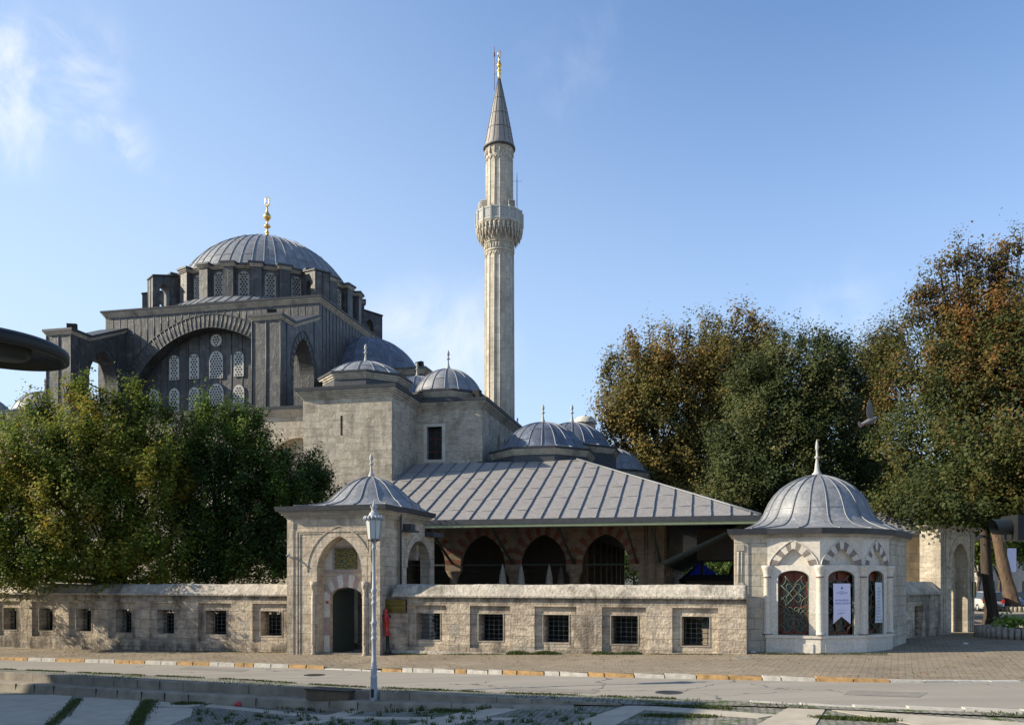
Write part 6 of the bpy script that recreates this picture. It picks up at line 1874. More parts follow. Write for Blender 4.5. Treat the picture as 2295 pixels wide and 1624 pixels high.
tree('plane_tree', 'huge russet and green tree filling the right edge above the street corner', (at(2223, 1396, 50)[0], 50, .45), 6.0, .31,
     [lob(2120,795,50,100,110,3.6), lob(2200,750,50,105,100,3.8), lob(2290,735,50,100,105,3.6), lob(2080,880,49,110,95,3.4), lob(2180,890,48,150,130,4.0), lob(2300,850,48,130,150,4.0), lob(2080,1010,47,110,95,3.2), lob(2200,1040,46,150,110,3.8), lob(2310,1060,46,130,120,3.8), lob(2050,1110,46,75,62,2.4), lob(2150,1130,45,110,60,3.0), lob(2260,1120,45,110,80,3.0), lob(2175,650,50.5,34,50,1.5), lob(2110,690,50.5,32,50,1.5), lob(2245,640,50.5,34,50,1.5), lob(2400,900,49,150,250,4.5), lob(2380,720,50,110,120,4.0), lob(2090,1120,43.5,95,62,2.2), lob(2190,1125,42.5,110,66,2.4), lob(2290,1110,42,90,70,2.4), lob(2010,1130,45,55,45,1.8), lob(2085,1135,39.8,55,40,1.3), lob(2150,1140,39.8,60,44,1.5), (24.5,36.5,9.0,3.4,3.2,1.8), (26.0,33.0,9.4,3.4,3.2,1.8), (22.5,40.5,9.0,2.6,2.4,1.4), (28,39,9.5,4,3.5,2)] + [lob(u, v, 50, 12, 36, .6) for u, v in ((2060,665),(2085,640),(2110,620),(2140,585),(2165,565),(2190,580),(2225,590),(2250,565),(2285,550),(2040,715),(2025,770),(1995,830),(1985,900),(1965,980))],  # lobes given as plain tuples, mostly out of view, added to block skylight
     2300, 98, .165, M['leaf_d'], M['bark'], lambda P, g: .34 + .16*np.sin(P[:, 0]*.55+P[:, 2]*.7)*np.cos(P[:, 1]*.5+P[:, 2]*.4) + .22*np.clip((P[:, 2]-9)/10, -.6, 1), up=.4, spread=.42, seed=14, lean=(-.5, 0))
tree('plane_tree', 'broad tree trunk with sunlit peeling bark, ringed by a low log planter', (at(2273, 1368, 70)[0], 70, .5), 7.0, .47,
     [lob(2330,1130,70,110,60,4.0), lob(2290,1020,70,120,80,4.0), lob(2420,1050,70,150,130,5.0), lob(2250,1120,70,50,40,2.4)],
     520, 60, .28, M['leaf_e'], M['bark_light'], .5, up=.4, spread=.55, seed=15, lean=(-1.6, 0))
tree('plane_tree', 'leaning grey trunk cut by the right edge of the picture, beside the planter', (at(2318, 1395, 46)[0], 46, .45), 6.4, .34,
     [lob(2420,1100,46,120,90,3.4), lob(2470,950,46,130,150,4.0)],
     420, 60, .22, M['leaf_d'], M['bark'], .45, up=.4, spread=.42, seed=16, lean=(.6, 0))
for k, (u, Y, h, w) in enumerate([(2195, 96, 230, 60), (2240, 110, 200, 60), (2130, 120, 190, 80), (2320, 100, 220, 90), (1560, 135, 90, 90), (1700, 130, 110, 110), (1420, 140, 75, 90), (1850, 128, 130, 110), (1980, 126, 140, 100)]):
    cz = HV - h*.5
    tree('roadside_tree', ['bright green tree seen between the gate and the dark trunk', 'pale green tree behind the parked cars', 'far green tree right behind the side gate', 'far green tree at the right edge behind the planters', 'far tree seen low behind the porch', 'far tree seen low left of the kiosk', 'far tree behind the porch ridge', 'far tree behind the kiosk dome', 'far tree right of the kiosk dome'][k],
         ((u-CU)/FPX*Y, Y, .4), 3.0, .22, [lob(u, cz, Y, w, h*.42), lob(u-w*.5, cz+20, Y, w*.6, h*.3), lob(u+w*.5, cz+15, Y, w*.6, h*.3)], 260, 40, .36,
         M['leaf_b'] if k > 1 else M['leaf_a'], M['bark'], .5 if k > 1 else .3, spread=.7, seed=30+k, group='far trees along the street')

# ================================================================ SIDE STREET WALL, GATE, TOMB
SW0 = (16.3, 36.2); 
def side_piece():
    T_ = None
sgr = math.atan2(3.0, 3.2)
GX, GY = 19.95, 40.5
T2 = frame(GX, GY, sgr)                         # x along the shaded front (away to the right), y behind it
g2 = thing('side_gateway', 'shaded stone gate with a tall pointed arch on the side street under the trees', 'gateway', T2(2, .5, .35), sgr)
mb = MB(T2)
mb.plate([(0, .2), (4.3, .2), (4.3, 5.45), (0, 5.45)], [arch(2.35, .2, 1.05, 3.6, 4.8, 10)], 0, .55)
mb.plate([(1.0, .2), (3.8, .2), (3.8, 5.2), (1.0, 5.2)], [arch(2.35, .2, .7, 2.3, 2.8, 8)], .551, .9)
mb.box(0, .6, .5501, .95, .2, 5.2)
mb.box(3.8, 4.3, .551, .95, .2, 5.3)
mb.build('walls', M['hall'], g2)
mb = MB(T2); mb.prism([(-.08,-.12),(4.4,-.12),(4.4,1.05),(-.08,1.05)], 5.45, 5.6, 0, top=[(-.12,-.2),(4.5,-.2),(4.5,1.1),(-.12,1.1)]); mb.build('cornice', M['trim'], g2)
mb = MB(T2); ring(mb, arch_line(2.35,1.05,3.6,4.8,12), arch_line(2.35,1.4,3.6,5.15,12), -.04, .001)
mb.build('arch_ring', M['portal'], g2); mb = MB(T2)
for x0 in (.3, .55, 3.75, 4.0): mb.box(x0, x0+.08, -.04, .001, .4, 5.3)
mb.build('frame_moulding', M['portal'], g2)
pq = thing('notice_board', 'small framed notice beside the arch of the shaded side gate', 'sign', T2(4.0, -.05, 2.2), sgr)
mb = MB(T2); mb.box(3.86, 4.25, -.07, -.045, 2.2, 2.9); mb.build('board', M['brass'], pq)
mb = MB(T2); mb.box(3.83, 3.859, -.09, -.04, 2.17, 2.93); mb.box(4.251, 4.28, -.09, -.04, 2.17, 2.93); mb.box(3.86, 4.25, -.09, -.04, 2.17, 2.199); mb.box(3.86, 4.25, -.09, -.04, 2.901, 2.93); mb.build('frame', M['wood_dark'], pq)
# low wall between the kiosk and this gate
A_, B_ = (16.1, 37.2), (GX+.0, GY+.15)
T3, L3 = seg(A_, B_)
zr = math.atan2(B_[1]-A_[1], B_[0]-A_[0])
g3 = thing('side_wall', 'low shaded wall with two tall barred windows between the kiosk and side gate', 'wall', T3(L3/2, .3, .3), zr)
mb = MB(T3)
mb.plate([(0, .2), (L3, .2), (L3, 2.35), (0, 2.35)], [[(.5,.45),(1.35,.45),(1.35,1.85),(.5,1.85)], [(2.55,.45),(3.4,.45),(3.4,1.85),(2.55,1.85)]], 0, .5)
mb.box(.4, 3.5, -.05, -.0, 1.95, 2.05)
mb.build('wall_body', M['wall'], g3)
mb = MB(T3)
mb.add([(0,-.12,2.35),(L3,-.12,2.35),(L3,-.12,2.45),(0,-.12,2.45),(0,.3,2.95),(L3,.3,2.95),(0,.7,2.4),(L3,.7,2.4)], [(0,1,2,3),(3,2,5,4),(4,5,7,6),(0,3,4,6),(1,7,5,2),(0,6,7,1)]); mb.build('coping', M['coping'], g3)
for x0 in (.5, 2.55):
    mb = MB(T3)
    for q in range(4): mb.tube([(x0+.17*(q+.6), .2, .45), (x0+.17*(q+.6), .2, 1.85)], .014, 5)
    for q in range(5): mb.tube([(x0, .2, .6+.26*q), (x0+.85, .2, .6+.26*q)], .014, 5)
    mb.build('window_grille', M['iron'], g3)
# sunlit walls seen over the low wall: a small tomb building with a lead roof
tb_ = thing('tomb_building', 'small sunlit stone building with a lead roof edge behind the low side wall', 'building', (21.6, 46.5, .3), R(8))
T4 = frame(20.6, 44.4, R(8))
mb = MB(T4); mb.box(-2.0, 3.2, 0, 5, .1, 5.0); mb.build('walls', M['ashlar'], tb_)
mb = MB(T4); mb.prism([(-2.1,-.1),(3.3,-.1),(3.3,5.1),(-2.1,5.1)], 5.0, 5.18, 0, top=[(-2.25,-.25),(3.45,-.25),(3.45,5.25),(-2.25,5.25)]); mb.build('cornice', M['trim'], tb_)
mb = MB(T4); mb.prism([(-2.35,-.35),(3.55,-.35),(3.55,5.35),(-2.35,5.35)], 5.18, 5.35, 0, top=[(-2.35,-.35),(3.55,-.35),(3.55,5.35),(-2.35,5.35)])
mb.lathe([(0,6.9),(.8,6.75),(1.6,6.3),(2.2,5.7),(2.8,5.36)], (.6, 2.5), 24); mb.build('roof', M['lead'], tb_)
# sunlit pier of broken stone left of gate
mb = MB(); 
pr = thing('stone_pier', 'sunlit broken stone pier standing against the side gate', 'pier', (19.45, 41.6, .3), 0)
P_ = [(19.02,41.75),(19.55,41.15),(19.93,40.62),(20.6,41.5),(19.9,42.2)]
P_ = [(19.42,41.3),(19.6,40.95),(19.9,40.56),(20.3,41.2),(19.9,41.9)]
mb.prism(P_, .2, [5.45,5.6,5.4,5.2,5.3]); mb.build('pier_body', M['ashlar'], pr)

# ================================================================ CARS
def car(name, label, loc, rz, body, tall=1.45, L_=4.3, W_=1.75, suv=False):
    root = thing(name, label, 'car', loc, rz, 'cars parked beyond the trees')
    T_ = frame(loc[0], loc[1], rz); z0 = loc[2]
    TT = lambda x, y, z: T_(x, y, z0+z)
    H = tall
    sec = [(-L_/2,.35,.55,.75,.82),(-L_/2+.12,.28,.82,.92,.84),(-L_/2+.5,.26,.98,1.0,.88),(-.2*L_,.25,1.0,1.0,.88),(.1*L_,.25,1.0,1.0,.88),(.30*L_,.26,.92,1.0,.86),(L_/2-.35,.28,.80,.96,.80),(L_/2-.05,.34,.62,.86,.7)]
    # lower body: cross sections along x
    mb = MB(TT); vs = []; n = 8
    for (x, zb, zt, kw, kt) in sec:
        hw = W_/2*kw; zt = zt*(1.06 if suv else .95)
        vs += [(x,-hw*.94,zb),(x,-hw,zb+.15),(x,-hw,zt-.14),(x,-hw*.93,zt),(x,hw*.93,zt),(x,hw,zt-.14),(x,hw,zb+.15),(x,hw*.94,zb)]
    fs = [(i*n+k, (i+1)*n+k, (i+1)*n+(k+1) % n, i*n+(k+1) % n) for i in range(len(sec)-1) for k in range(n)]
    fs.append(tuple(range(n))[::-1]); fs.append(tuple((len(sec)-1)*n+k for k in range(n)))
    mb.add(vs, fs, 0, True)
    # roof
    xa, xb = (-L_/2+.25, .12*L_) if suv else (-.28*L_, .06*L_)
    mb.add([(xa,-W_*.36,H-.05),(xb,-W_*.36,H-.05),(xb,W_*.36,H-.05),(xa,W_*.36,H-.05),(xa+.06,-W_*.33,H),(xb-.06,-W_*.33,H),(xb-.06,W_*.33,H),(xa+.06,W_*.33,H)], [(0,1,5,4),(1,2,6,5),(2,3,7,6),(3,0,4,7),(4,5,6,7),(3,2,1,0)], 0, True)
    mb.build('body', body, root)
    gl = MB(TT); zb = .95 if suv else .88
    ya, yb = W_*.44, W_*.355
    x1, x4 = (-L_/2+.08, .27*L_) if suv else (-.42*L_, .26*L_)
    gl.add([(x1,-ya,zb),(x4,-ya,zb),(x4,ya,zb),(x1,ya,zb),(xa,-yb,H-.05),(xb,-yb,H-.05),(xb,yb,H-.05),(xa,yb,H-.05)], [(0,1,5,4),(1,2,6,5),(2,3,7,6),(3,0,4,7)], 0)
    gl.build('windows', M['glass'], root)
    for sx in (-.3*L_, .31*L_):
        for sy in (-1, 1):
            w = MB(TT); w.tube([(sx, sy*(W_/2-.2), .32), (sx, sy*(W_/2+.005), .32)], .32, 18); wh = w.build('wheel', M['black'], root)
            w = MB(TT); w.tube([(sx, sy*(W_/2-.02), .32), (sx, sy*(W_/2+.02), .32)], .19, 12); w.build('rim', M['white'], wh)
    for sy in (-1, 1):
        l = MB(TT); l.box(-L_/2-.02, -L_/2+.10, sy*W_*.40-.09, sy*W_*.40+.09, .72, 1.0); l.build('tail_light', M['red'], root)
        l = MB(TT); l.box(.02*L_+.55, .02*L_+.75, sy*(W_/2+.08)-.1, sy*(W_/2+.08)+.1, .95, 1.08); l.build('mirror', body, root)
        l = MB(TT); l.box(L_/2-.14, L_/2-.03, sy*W_*.32-.14, sy*W_*.32+.14, .58, .72); l.build('headlight', M['frost'], root)
    l = MB(TT); l.box(-L_/2-.025, -L_/2+.05, -.26, .26, .62, .76); l.build('number_plate', M['lattice'], root)
    l = MB(TT); l.box(-L_/2-.03, -L_/2+.2, -W_*.42, W_*.42, .30, .46); l.build('bumper', M['black'], root)
M['car_white'] = simple('white car paint', (.42,.42,.40), .35, .0, .03, 1, coat=.4)
M['car_silver'] = simple('silver blue car paint', (.22,.25,.29), .35, .4, .03, 1, coat=.4)
car('parked_car', 'white hatchback estate with red tail light, partly behind the dark trunk', ((2212-CU)/FPX*70, 70.6, .5), R(82), M['car_white'], 1.62, 4.3, 1.8, True)
car('parked_car', 'silver saloon between the dark trunk and the sunlit trunk', ((2258-CU)/FPX*73, 73.5, .5), R(-62), M['car_silver'], 1.42, 4.4, 1.75)
car('parked_car', 'dark car seen low through the gap behind the right edge trunk', ((2318-CU)/FPX*78, 78.5, .5), R(-70), M['lead_blue'], 1.45, 4.3, 1.75)

# log-edged planters
def planter(name, label, c, r, z, h, nlog, a0=0, a1=2*math.pi):
    root = thing(name, label, 'planter', (c[0], c[1], z), 0, 'log edged planters')
    for k in range(nlog):
        a = a0 + (a1-a0)*k/nlog
        mb = MB(); x, y = c[0]+r*math.cos(a), c[1]+r*math.sin(a)
        hh = h*random.uniform(.93, 1.06)
        rl = math.pi*r/nlog*.98
        mb.tube([(x, y, z-.05), (x+random.uniform(-.01,.01), y, z+hh)], rl, 7); mb.build('log', M['log'], root)
    mb = MB(); mb.lathe([(0, z+h*.86), (r*.5, z+h*.84), (r-.04, z+h*.72)], c, 24); mb.build('soil', M['soil'], root)
    return root
pa = at(2290, 1437, 38.2)
planter('log_planter', 'near planter edged with upright half logs, green plants inside, at the right edge', (21.9+.75, 37.6+1.2), 1.7, .44, .52, 44)
planter('log_planter', 'far log planter around the sunlit tree trunk', (at(2273, 1368, 70)[0], 70.0), 1.9, .50, .45, 40)

def tuft(name, label, c, n, h, spread_, mat, cat='plant', leafw=.5, kind=None, group=None, tint=.6, size=.1):
    root = thing(name, label, cat, c, 0, group)
    g = np.random.default_rng(int(abs(c[0]*100+c[1]*37)) % 9999)
    C = np.array(c) + g.normal(0, 1, (n, 3))*np.array([spread_, spread_*.7, h*.3]) + np.array([0, 0, h*.55])
    nn = unit(g.normal(0, .5, (n, 3)) + np.array([0, -.5, .8])); uu = unit(np.cross(nn, g.normal(0, 1, (n, 3))))
    H_ = size*g.uniform(.6, 1.3, n)
    quad_mesh('leaves', C, nn, uu, H_*leafw*1.6, H_, np.clip(tint+g.normal(0, .2, n), 0, 1), mat, root, root)
    st_ = MB()
    for q in range(5): st_.tube([(c[0]+.02*q-.05, c[1], c[2]-.03), (c[0]+g.normal(0, spread_*.6), c[1]+g.normal(0, spread_*.4), c[2]+h*.6)], .008, 4)
    st_.build('stems', M['bark'], root)
M['leaf_bright'] = foliage('bright planter leaves', [(0,(.06,.12,.02)),(.5,(.16,.27,.04)),(1,(.26,.33,.08))], .4)
tuft('planter_bush', 'bright green leafy bush growing in the near log planter', (21.9, 38.2, .85), 160, .55, .33, M['leaf_bright'], size=.22)
tuft('planter_bush', 'small green bush at the far right inside the near log planter', (22.9, 38.0, .85), 120, .45, .3, M['leaf_bright'], size=.20)

# lamp post pole with banner behind the cars
bp = thing('banner_pole', 'grey pole with a pale hanging banner behind the parked cars', 'pole', (at(2250,1330,92)[0], 92, .5), 0)
mb = MB(); px_ = at(2250,1330,92)[0]; mb.tube([(px_,92,.5),(px_,92,8)], .13, 8); mb.build('pole', M['log'], bp)
mb = MB(); mb.box(px_+.35, px_+1.3, 91.98, 92.02, 3.9, 6.4); mb.build('banner', M['cloth'], bp)
# blue tent seen through the porch
tn = thing('market_tent', 'blue pointed tent canopy seen through the gap under the porch roof', 'tent', (at(1570,1290,66)[0], 66, .2), 0)
tx0 = at(1572, 1290, 66)[0]
mb = MB(); b_ = [(tx0-1.35,65),(tx0+1.35,65),(tx0+1.35,67.6),(tx0-1.35,67.6)]
mb.add([(x, y, 3.1) for x, y in b_] + [(tx0, 66.3, 4.45)] + [(x, y, 2.8) for x, y in b_], [(0,1,4),(1,2,4),(2,3,4),(3,0,4),(5,6,1,0),(6,7,2,1),(7,8,3,2),(8,5,0,3)]); mb.build('canopy', M['blue_tent'], tn)
for x, y in b_:
    mb = MB(); mb.tube([(x, y, .2), (x, y, 3.1)], .03, 6); mb.build('leg', M['iron'], tn)
bo = thing('kiosk_booth', 'dark low booth with grey hipped top in front of the blue tent', 'booth', (at(1575,1305,56)[0], 56, .2), 0)
bx = at(1592, 1305, 56)[0]
mb = MB(); mb.box(bx-1.7, bx+1.7, 55.2, 57, .1, 3.0); mb.build('walls', M['soffit'], bo)
mb = MB(); mb.add([(bx-1.95,55,3.0),(bx+1.95,55,3.0),(bx+1.95,57.2,3.0),(bx-1.95,57.2,3.0),(bx-1.0,56.1,3.38),(bx+1.0,56.1,3.38)], [(0,1,5,4),(1,2,5),(2,3,4,5),(3,0,4),(3,2,1,0)]); mb.build('roof', M['lead_dark'], bo)
# dark covered passage beyond the porch corner
cp_ = thing('covered_passage', 'dark low canopy beyond the porch corner above the blue tent', 'canopy', (13.6, 53, .2), MRZ)
TQ = frame(13.6, 51.5, MRZ)
mb = MB(TQ); mb.box(-2.6, 4.0, 0, 5, 4.22, 6.05); mb.build('roof', M['soffit'], cp_)
for dx in (-2.3, 3.6):
    mb = MB(TQ); mb.tube([(dx, 4.6, .2), (dx, 4.6, 4.22)], .09, 8); mb.build('post', M['wood_dark'], cp_)
# closed parasols by the columns
for k, (u, Y) in enumerate(((1126.5, 48.6), (1168, 48.8), (1231, 49.6), (1257, 52.8))):
    x = (u-CU)/FPX*Y
    pr_ = thing('folded_parasol', ['folded pale parasol in front of the second arch pier', 'folded parasol standing in the middle arch', 'folded parasol right of the middle arch centre', 'folded reddish parasol deep in the porch'][k], 'parasol', (x, Y, .2), 0, 'folded parasols under the porch')
    mb = MB(); mb.lathe([(.04,1.3),(.22,1.5),(.26,1.9),(.24,2.6),(.17,3.25),(.08,3.7),(.01,3.95)], (x, Y), 12); mb.build('canopy', M['log'] if k < 3 else M['marble_dark'], pr_)
    mb = MB(); mb.tube([(x, Y, .2), (x, Y, 1.35)], .03, 6); mb.build('pole', M['iron'], pr_)

# fountain roof left of the gateway
fr_ = thing('fountain_roof', 'low lead eave of the courtyard fountain just left of the gateway', 'pavilion', (at(620,1200,47)[0], 49, .1), R(-12.5))
fx = at(645, 1200, 47)[0]
mb = MB(); mb.prism(rect(fx-1.2, fx+3.6, 47, 52), 5.7, 5.95, 0, top=rect(fx-1.2, fx+3.6, 47, 52, .03)); mb.add([(fx-1.2,47,5.951),(fx+3.6,47,5.951),(fx+3.6,52,5.951),(fx-1.2,52,5.951),(fx+1.2,49.5,7.0)], [(0,1,4),(1,2,4),(2,3,4),(3,0,4)]); mb.build('roof', M['lead_dark'], fr_)
mb = MB(); mb.box(fx-1.15, fx+3.5, 47.05, 51.9, 5.5, 5.699); mb.build('eave_board', M['wood_green'], fr_)
for dx in (-.9, 1.2, 3.3):
    mb = MB(); mb.tube([(fx+dx, 47.4, 0), (fx+dx, 47.4, 5.5)], .14, 10); mb.build('column', M['hall'], fr_)

# far buildings
def block(name, label, x0, x1, y0, y1, h, mat, roofm):
    root = thing(name, label, 'building', ((x0+x1)/2, (y0+y1)/2, .3), 0, 'far buildings')
    mb = MB(); mb.box(x0, x1, y0, y1, .2, h); mb.build('walls', mat, root)
    mb = MB(); mb.add([(x0-.4,y0-.4,h),(x1+.4,y0-.4,h),(x1+.4,y1+.4,h),(x0-.4,y1+.4,h),(x0+2,(y0+y1)/2,h+1.8),(x1-2,(y0+y1)/2,h+1.8)], [(0,1,5,4),(1,2,5),(2,3,4,5),(3,0,4),(3,2,1,0)]); mb.build('roof', roofm, root)
    nx = int((x1-x0)/2.6); nz = int((h-1)/3.2)
    for i in range(nx):
        for j in range(nz):
            xx = x0+1.0+i*2.6; zz = 1.3+j*3.2
            mb = MB(); mb.box(xx, xx+1.1, y0-.03, y0-.001, zz, zz+1.6); mb.build('window', M['glass'], root)
block('apartment_block', 'orange rendered block with scaffold, far behind the porch and trees', 26, 48, 160, 175, 24.6, M['orange'], M['brick'])
block('apartment_block', 'pale block glimpsed low through the porch opening', 12, 38, 150, 160, 9, M['lattice'], M['brick'])
block('apartment_block', 'pale block glimpsed behind the parked cars', 70, 100, 130, 145, 9, M['lattice_old'], M['brick'])
block('apartment_block', 'long pale block behind the trees right of the kiosk', 42, 66, 150, 165, 12, M['lattice'], M['brick'])
ln = thing('lantern_turret', 'small pale lantern turret beyond the porch domes', 'turret', (at(1310,960,90)[0], 90, 14), 0)
lc = (at(1310,960,90)[0], 90); 
mb = MB(); mb.lathe([(1.15,0.2),(1.15,19.05),(1.3,19.1),(1.3,19.2),(1.1,19.3)], lc, 8, sm=False); mb.build('body', M['ashlar'], ln)
mb = MB(); mb.lathe([(1.30,19.2),(1.25,19.3),(1.12,19.55),(.75,19.85),(.3,19.98),(0,20.0)], lc, 20); mb.build('cap', M['lattice'], ln)

# building across the street, left of the camera, whose shadow lies on the square
def caster(Sx, Sy, h): 
    L = h/math.tan(R(SUN_EL)); return (Sx + SUN_H.x*L, Sy + SUN_H.y*L)
hC = 14.0
c0 = caster(-15.8, 30.3, hC); c1 = caster(-10.5, 27.6, hC); c2 = caster(-4.2, 24.8, hC); c3 = caster(4.6, 20.6, hC)
ob_ = thing('corner_building', 'tall rendered building across the street, standing left of the camera', 'building', ((c0[0]+c3[0])/2-3, (c0[1]+c3[1])/2-6, -.8), 0)
dv = (Vector(c3)-Vector(c0)).normalized(); nv = Vector((dv.y, -dv.x))
b0 = (c0[0]+nv.x*12, c0[1]+nv.y*12); b3 = (c3[0]+nv.x*12, c3[1]+nv.y*12)
mb = MB(); mb.prism([b0, b3, c3, c0], -1.2, hC-.4); mb.build('walls', M['lattice_old'], ob_)
mb = MB()
def ex(p, o=.35):
    c = Vector(((c0[0]+b3[0])/2, (c0[1]+b3[1])/2)); d = (Vector(p)-c); return tuple(Vector(p)+d.normalized()*o)
mb.prism([ex(b0), ex(b3), ex(c3), ex(c0)], hC-.4, hC); mb.build('roof', M['concrete'], ob_)
Tb, Lb = seg(c0, c3)
for i in range(7):
    for j in range(4):
        Tq = lambda x, y, z: (c0[0]+dv.x*x - nv.x*y, c0[1]+dv.y*x - nv.y*y, z)
        mb = MB(Tq); mb.box(1.3+i*2.9, 2.4+i*2.9, .001, .05, 1.2+j*3.2, 2.9+j*3.2); mb.build('window', M['glass'], ob_)

# ================================================================ STREET FURNITURE
LX, LY, LZ = ground_at(838, 1588, zplaza)
lp = thing('lamp_post', 'ornate white painted lamp post with a crowned lantern at the foot of the steps', 'lamp post', (LX, LY, LZ), 0)
k = LY/FPX
def zv(v): return CAMZ + (HV-v)*k
pole = MB()
Pp = [(0,1587),(11.5,1587),(11.5,1584),(10,1582),(9.5,1571),(8.5,1568),(8.2,1566),(9,1565),(8.6,1562),(8.2,1545),(7.0,1521),(7.8,1519),(7.8,1515),(6.4,1513),(6.6,1507),(7.6,1500),(6.8,1492),(5.8,1487),(6.6,1483),(5.2,1480),(5.0,1436),(6.6,1432),(6.6,1429),(5.2,1427),(5.2,1421),(6.6,1418),(5.0,1414),(5.2,1405),(6.6,1398),(8.0,1395),(4.8,1391),(4.4,1356),(6.2,1353),(6.2,1350),(4.6,1347),(4.6,1341),(6.0,1338),(4.6,1334),(5.0,1328),(7.2,1322),(4.3,1318),(3.4,1270),(3.2,1232),(5.0,1229),(5.0,1225),(3.6,1222),(4.6,1217),(6.5,1213),(8,1210),(0,1209)]
pole.lathe([(r*k, zv(v)) for r, v in Pp], (LX, LY), 20); pl_ = pole.build('post', M['white'], lp)
hb = MB(); hb.box(LX-5.5*k, LX+3.5*k-.03, LY-8.7*k-.012, LY-8.2*k+.03, zv(1561), zv(1542)); hb.build('service_hatch', M['black'], lp)
ln_ = MB()
n8 = 8
ln_.lathe([(13.5*k, zv(1209)), (14.0*k, zv(1207)), (18.6*k, zv(1164))], (LX, LY), 8, sm=False, ph=R(22.5)); gla = ln_.build('lantern_glass', M['frost'], lp)
fm = MB()
for q in range(8):
    a = 2*math.pi*q/8 + R(22.5)
    fm.tube([(LX+13.9*k*math.cos(a), LY+13.9*k*math.sin(a), zv(1208)), (LX+18.8*k*math.cos(a), LY+18.8*k*math.sin(a), zv(1163))], .010, 5)
    fm.tube([(LX+13.9*k*math.cos(a), LY+13.9*k*math.sin(a), zv(1208)), (LX+6*k*math.cos(a), LY+6*k*math.sin(a), zv(1213))], .012, 5)
    fm.lathe([(0,zv(1213)),(.022,zv(1211)),(.0,zv(1208))], (LX+13.9*k*math.cos(a), LY+13.9*k*math.sin(a)), 6)
fm.lathe([(13.2*k, zv(1209.5)), (14.6*k, zv(1209.2)), (14.6*k, zv(1206.5)), (13.5*k, zv(1206))], (LX, LY), 8, sm=False, ph=R(22.5))
fm.build('lantern_frame', M['log'], lp)
hd = MB()
hd.lathe([(0,zv(1164)),(19*k,zv(1164.5)),(19.5*k,zv(1161)),(17*k,zv(1157)),(12.5*k,zv(1156)),(11.8*k,zv(1153.5)),(10*k,zv(1149.5)),(6.5*k,zv(1146)),(5.2*k,zv(1143.5)),(5.6*k,zv(1141)),(6.5*k,zv(1139)),(6.8*k,zv(1134)),(4*k,zv(1135)),(3.4*k,zv(1132)),(2.0*k,zv(1128)),(1.2*k,zv(1123)),(0,zv(1119))], (LX, LY), 24)
for q in range(16):
    a = 2*math.pi*q/16
    hd.lathe([(0,zv(1167)),(.045,zv(1163)),(.05,zv(1159)),(.02,zv(1156)),(0,zv(1155.5))], (LX+20.0*k*math.cos(a), LY+20.0*k*math.sin(a)), 7)
for q in range(8):
    a = 2*math.pi*q/8
    hd.lathe([(0,zv(1137)),(.022,zv(1135)),(0,zv(1131))], (LX+7.0*k*math.cos(a), LY+7.0*k*math.sin(a)), 6)
hd.build('lantern_cap', M['white'], lp)

# round dark street luminaire near the camera, upper left
YD = 6.0
dl = thing('street_luminaire', 'large dark disc shaped street light entering at the left edge', 'street light', (-5.2, YD, -1.0), 0)
cxd = -3.61; zc = CAMZ + (HV-789)/FPX*YD
tilt = R(3.5)
TD = lambda x, y, z: (cxd + x*math.cos(tilt)+z*math.sin(tilt), YD+y, zc - x*math.sin(tilt)*.9 + z)
mb = MB(TD)
Rr = .50
mb.lathe([(0,.14),(Rr*.5,.125),(Rr*.9,.085),(Rr*.985,.06),(Rr,.045),(Rr,-.005),(Rr*.985,-.012),(Rr*.94,-.012),(Rr*.90,.03),(Rr*.6,.04),(0,.045)], (0, 0), 64); mb.build('disc', M['black'], dl)
mb = MB(TD); mb.lathe([(0,-.03),(.16,-.03),(.19,.0),(.19,.05)], (.08, .0), 24); mb.tube([(-.3,.1,.0),(.1,.0,.0)], .03, 6); mb.build('lamp_unit', M['iron'], dl)
mb = MB(); mb.tube([(-5.2,YD,-1.0),(-5.2,YD,4.9),(-5.0,YD,5.3),(-4.4,YD,5.15),(cxd-.1,YD,zc+.12)], [.09,.07,.06,.05,.05], 10); mb.build('pole', M['black'], dl)

# traffic signal seen side-on at the right edge
YT = 10.0; xt = (2262-CU)/FPX*YT; zt = CAMZ + (HV-1183)/FPX*YT
tl = thing('traffic_signal', 'dark traffic signal head with long hood, cut by the right edge', 'traffic light', (xt+.45, YT, zroad(12)), 0)
kk = YT/FPX
mb = MB(); mb.box(xt, xt+.012, YT-.17, YT+.17, zt-.15, zt+.145); mb.build('backplate', M['black'], tl)
mb = MB(); mb.box(xt+.0125, xt+.32, YT-.13, YT+.13, zt-.145, zt+.14); mb.build('signal_box', M['black'], tl)
mb = MB()
vs = []; n = 18
for j, (xx, dz0) in enumerate(((xt+.0, 0), (xt-.205, .02))):
    for k_ in range(n+1):
        a = R(-60) + R(300)*k_/n
        vs.append((xx + (0 if j == 0 else .0+.03*(1-math.sin(a))*.8), YT+.095*math.cos(a), zt+.01+.095*math.sin(a)*(1 if j == 0 else .96)))
mb.add(vs, [(k_, k_+1, n+2+k_, n+1+k_) for k_ in range(n)], 0, True); 
vs2 = [(x, YT+(y-YT)*.96, zt+.01+(z-zt-.01)*.96) for x, y, z in vs]
mb.add(vs2, [(n+1+k_, n+2+k_, k_+1, k_) for k_ in range(n)], 0, True)
mb.build('hood', M['iron'], tl)
mb = MB(); mb.tube([(xt-.004,YT,zt+.01),(xt-.001,YT,zt+.01)], .088, 20); mb.build('lens', M['glass'], tl)
mb = MB(); mb.tube([(xt+.75,YT,-.1),(xt+.75,YT,zt+.5)], .055, 12); mb.tube([(xt+.3,YT,zt),(xt+.75,YT,zt)], .03, 8); mb.build('pole', M['iron'], tl)

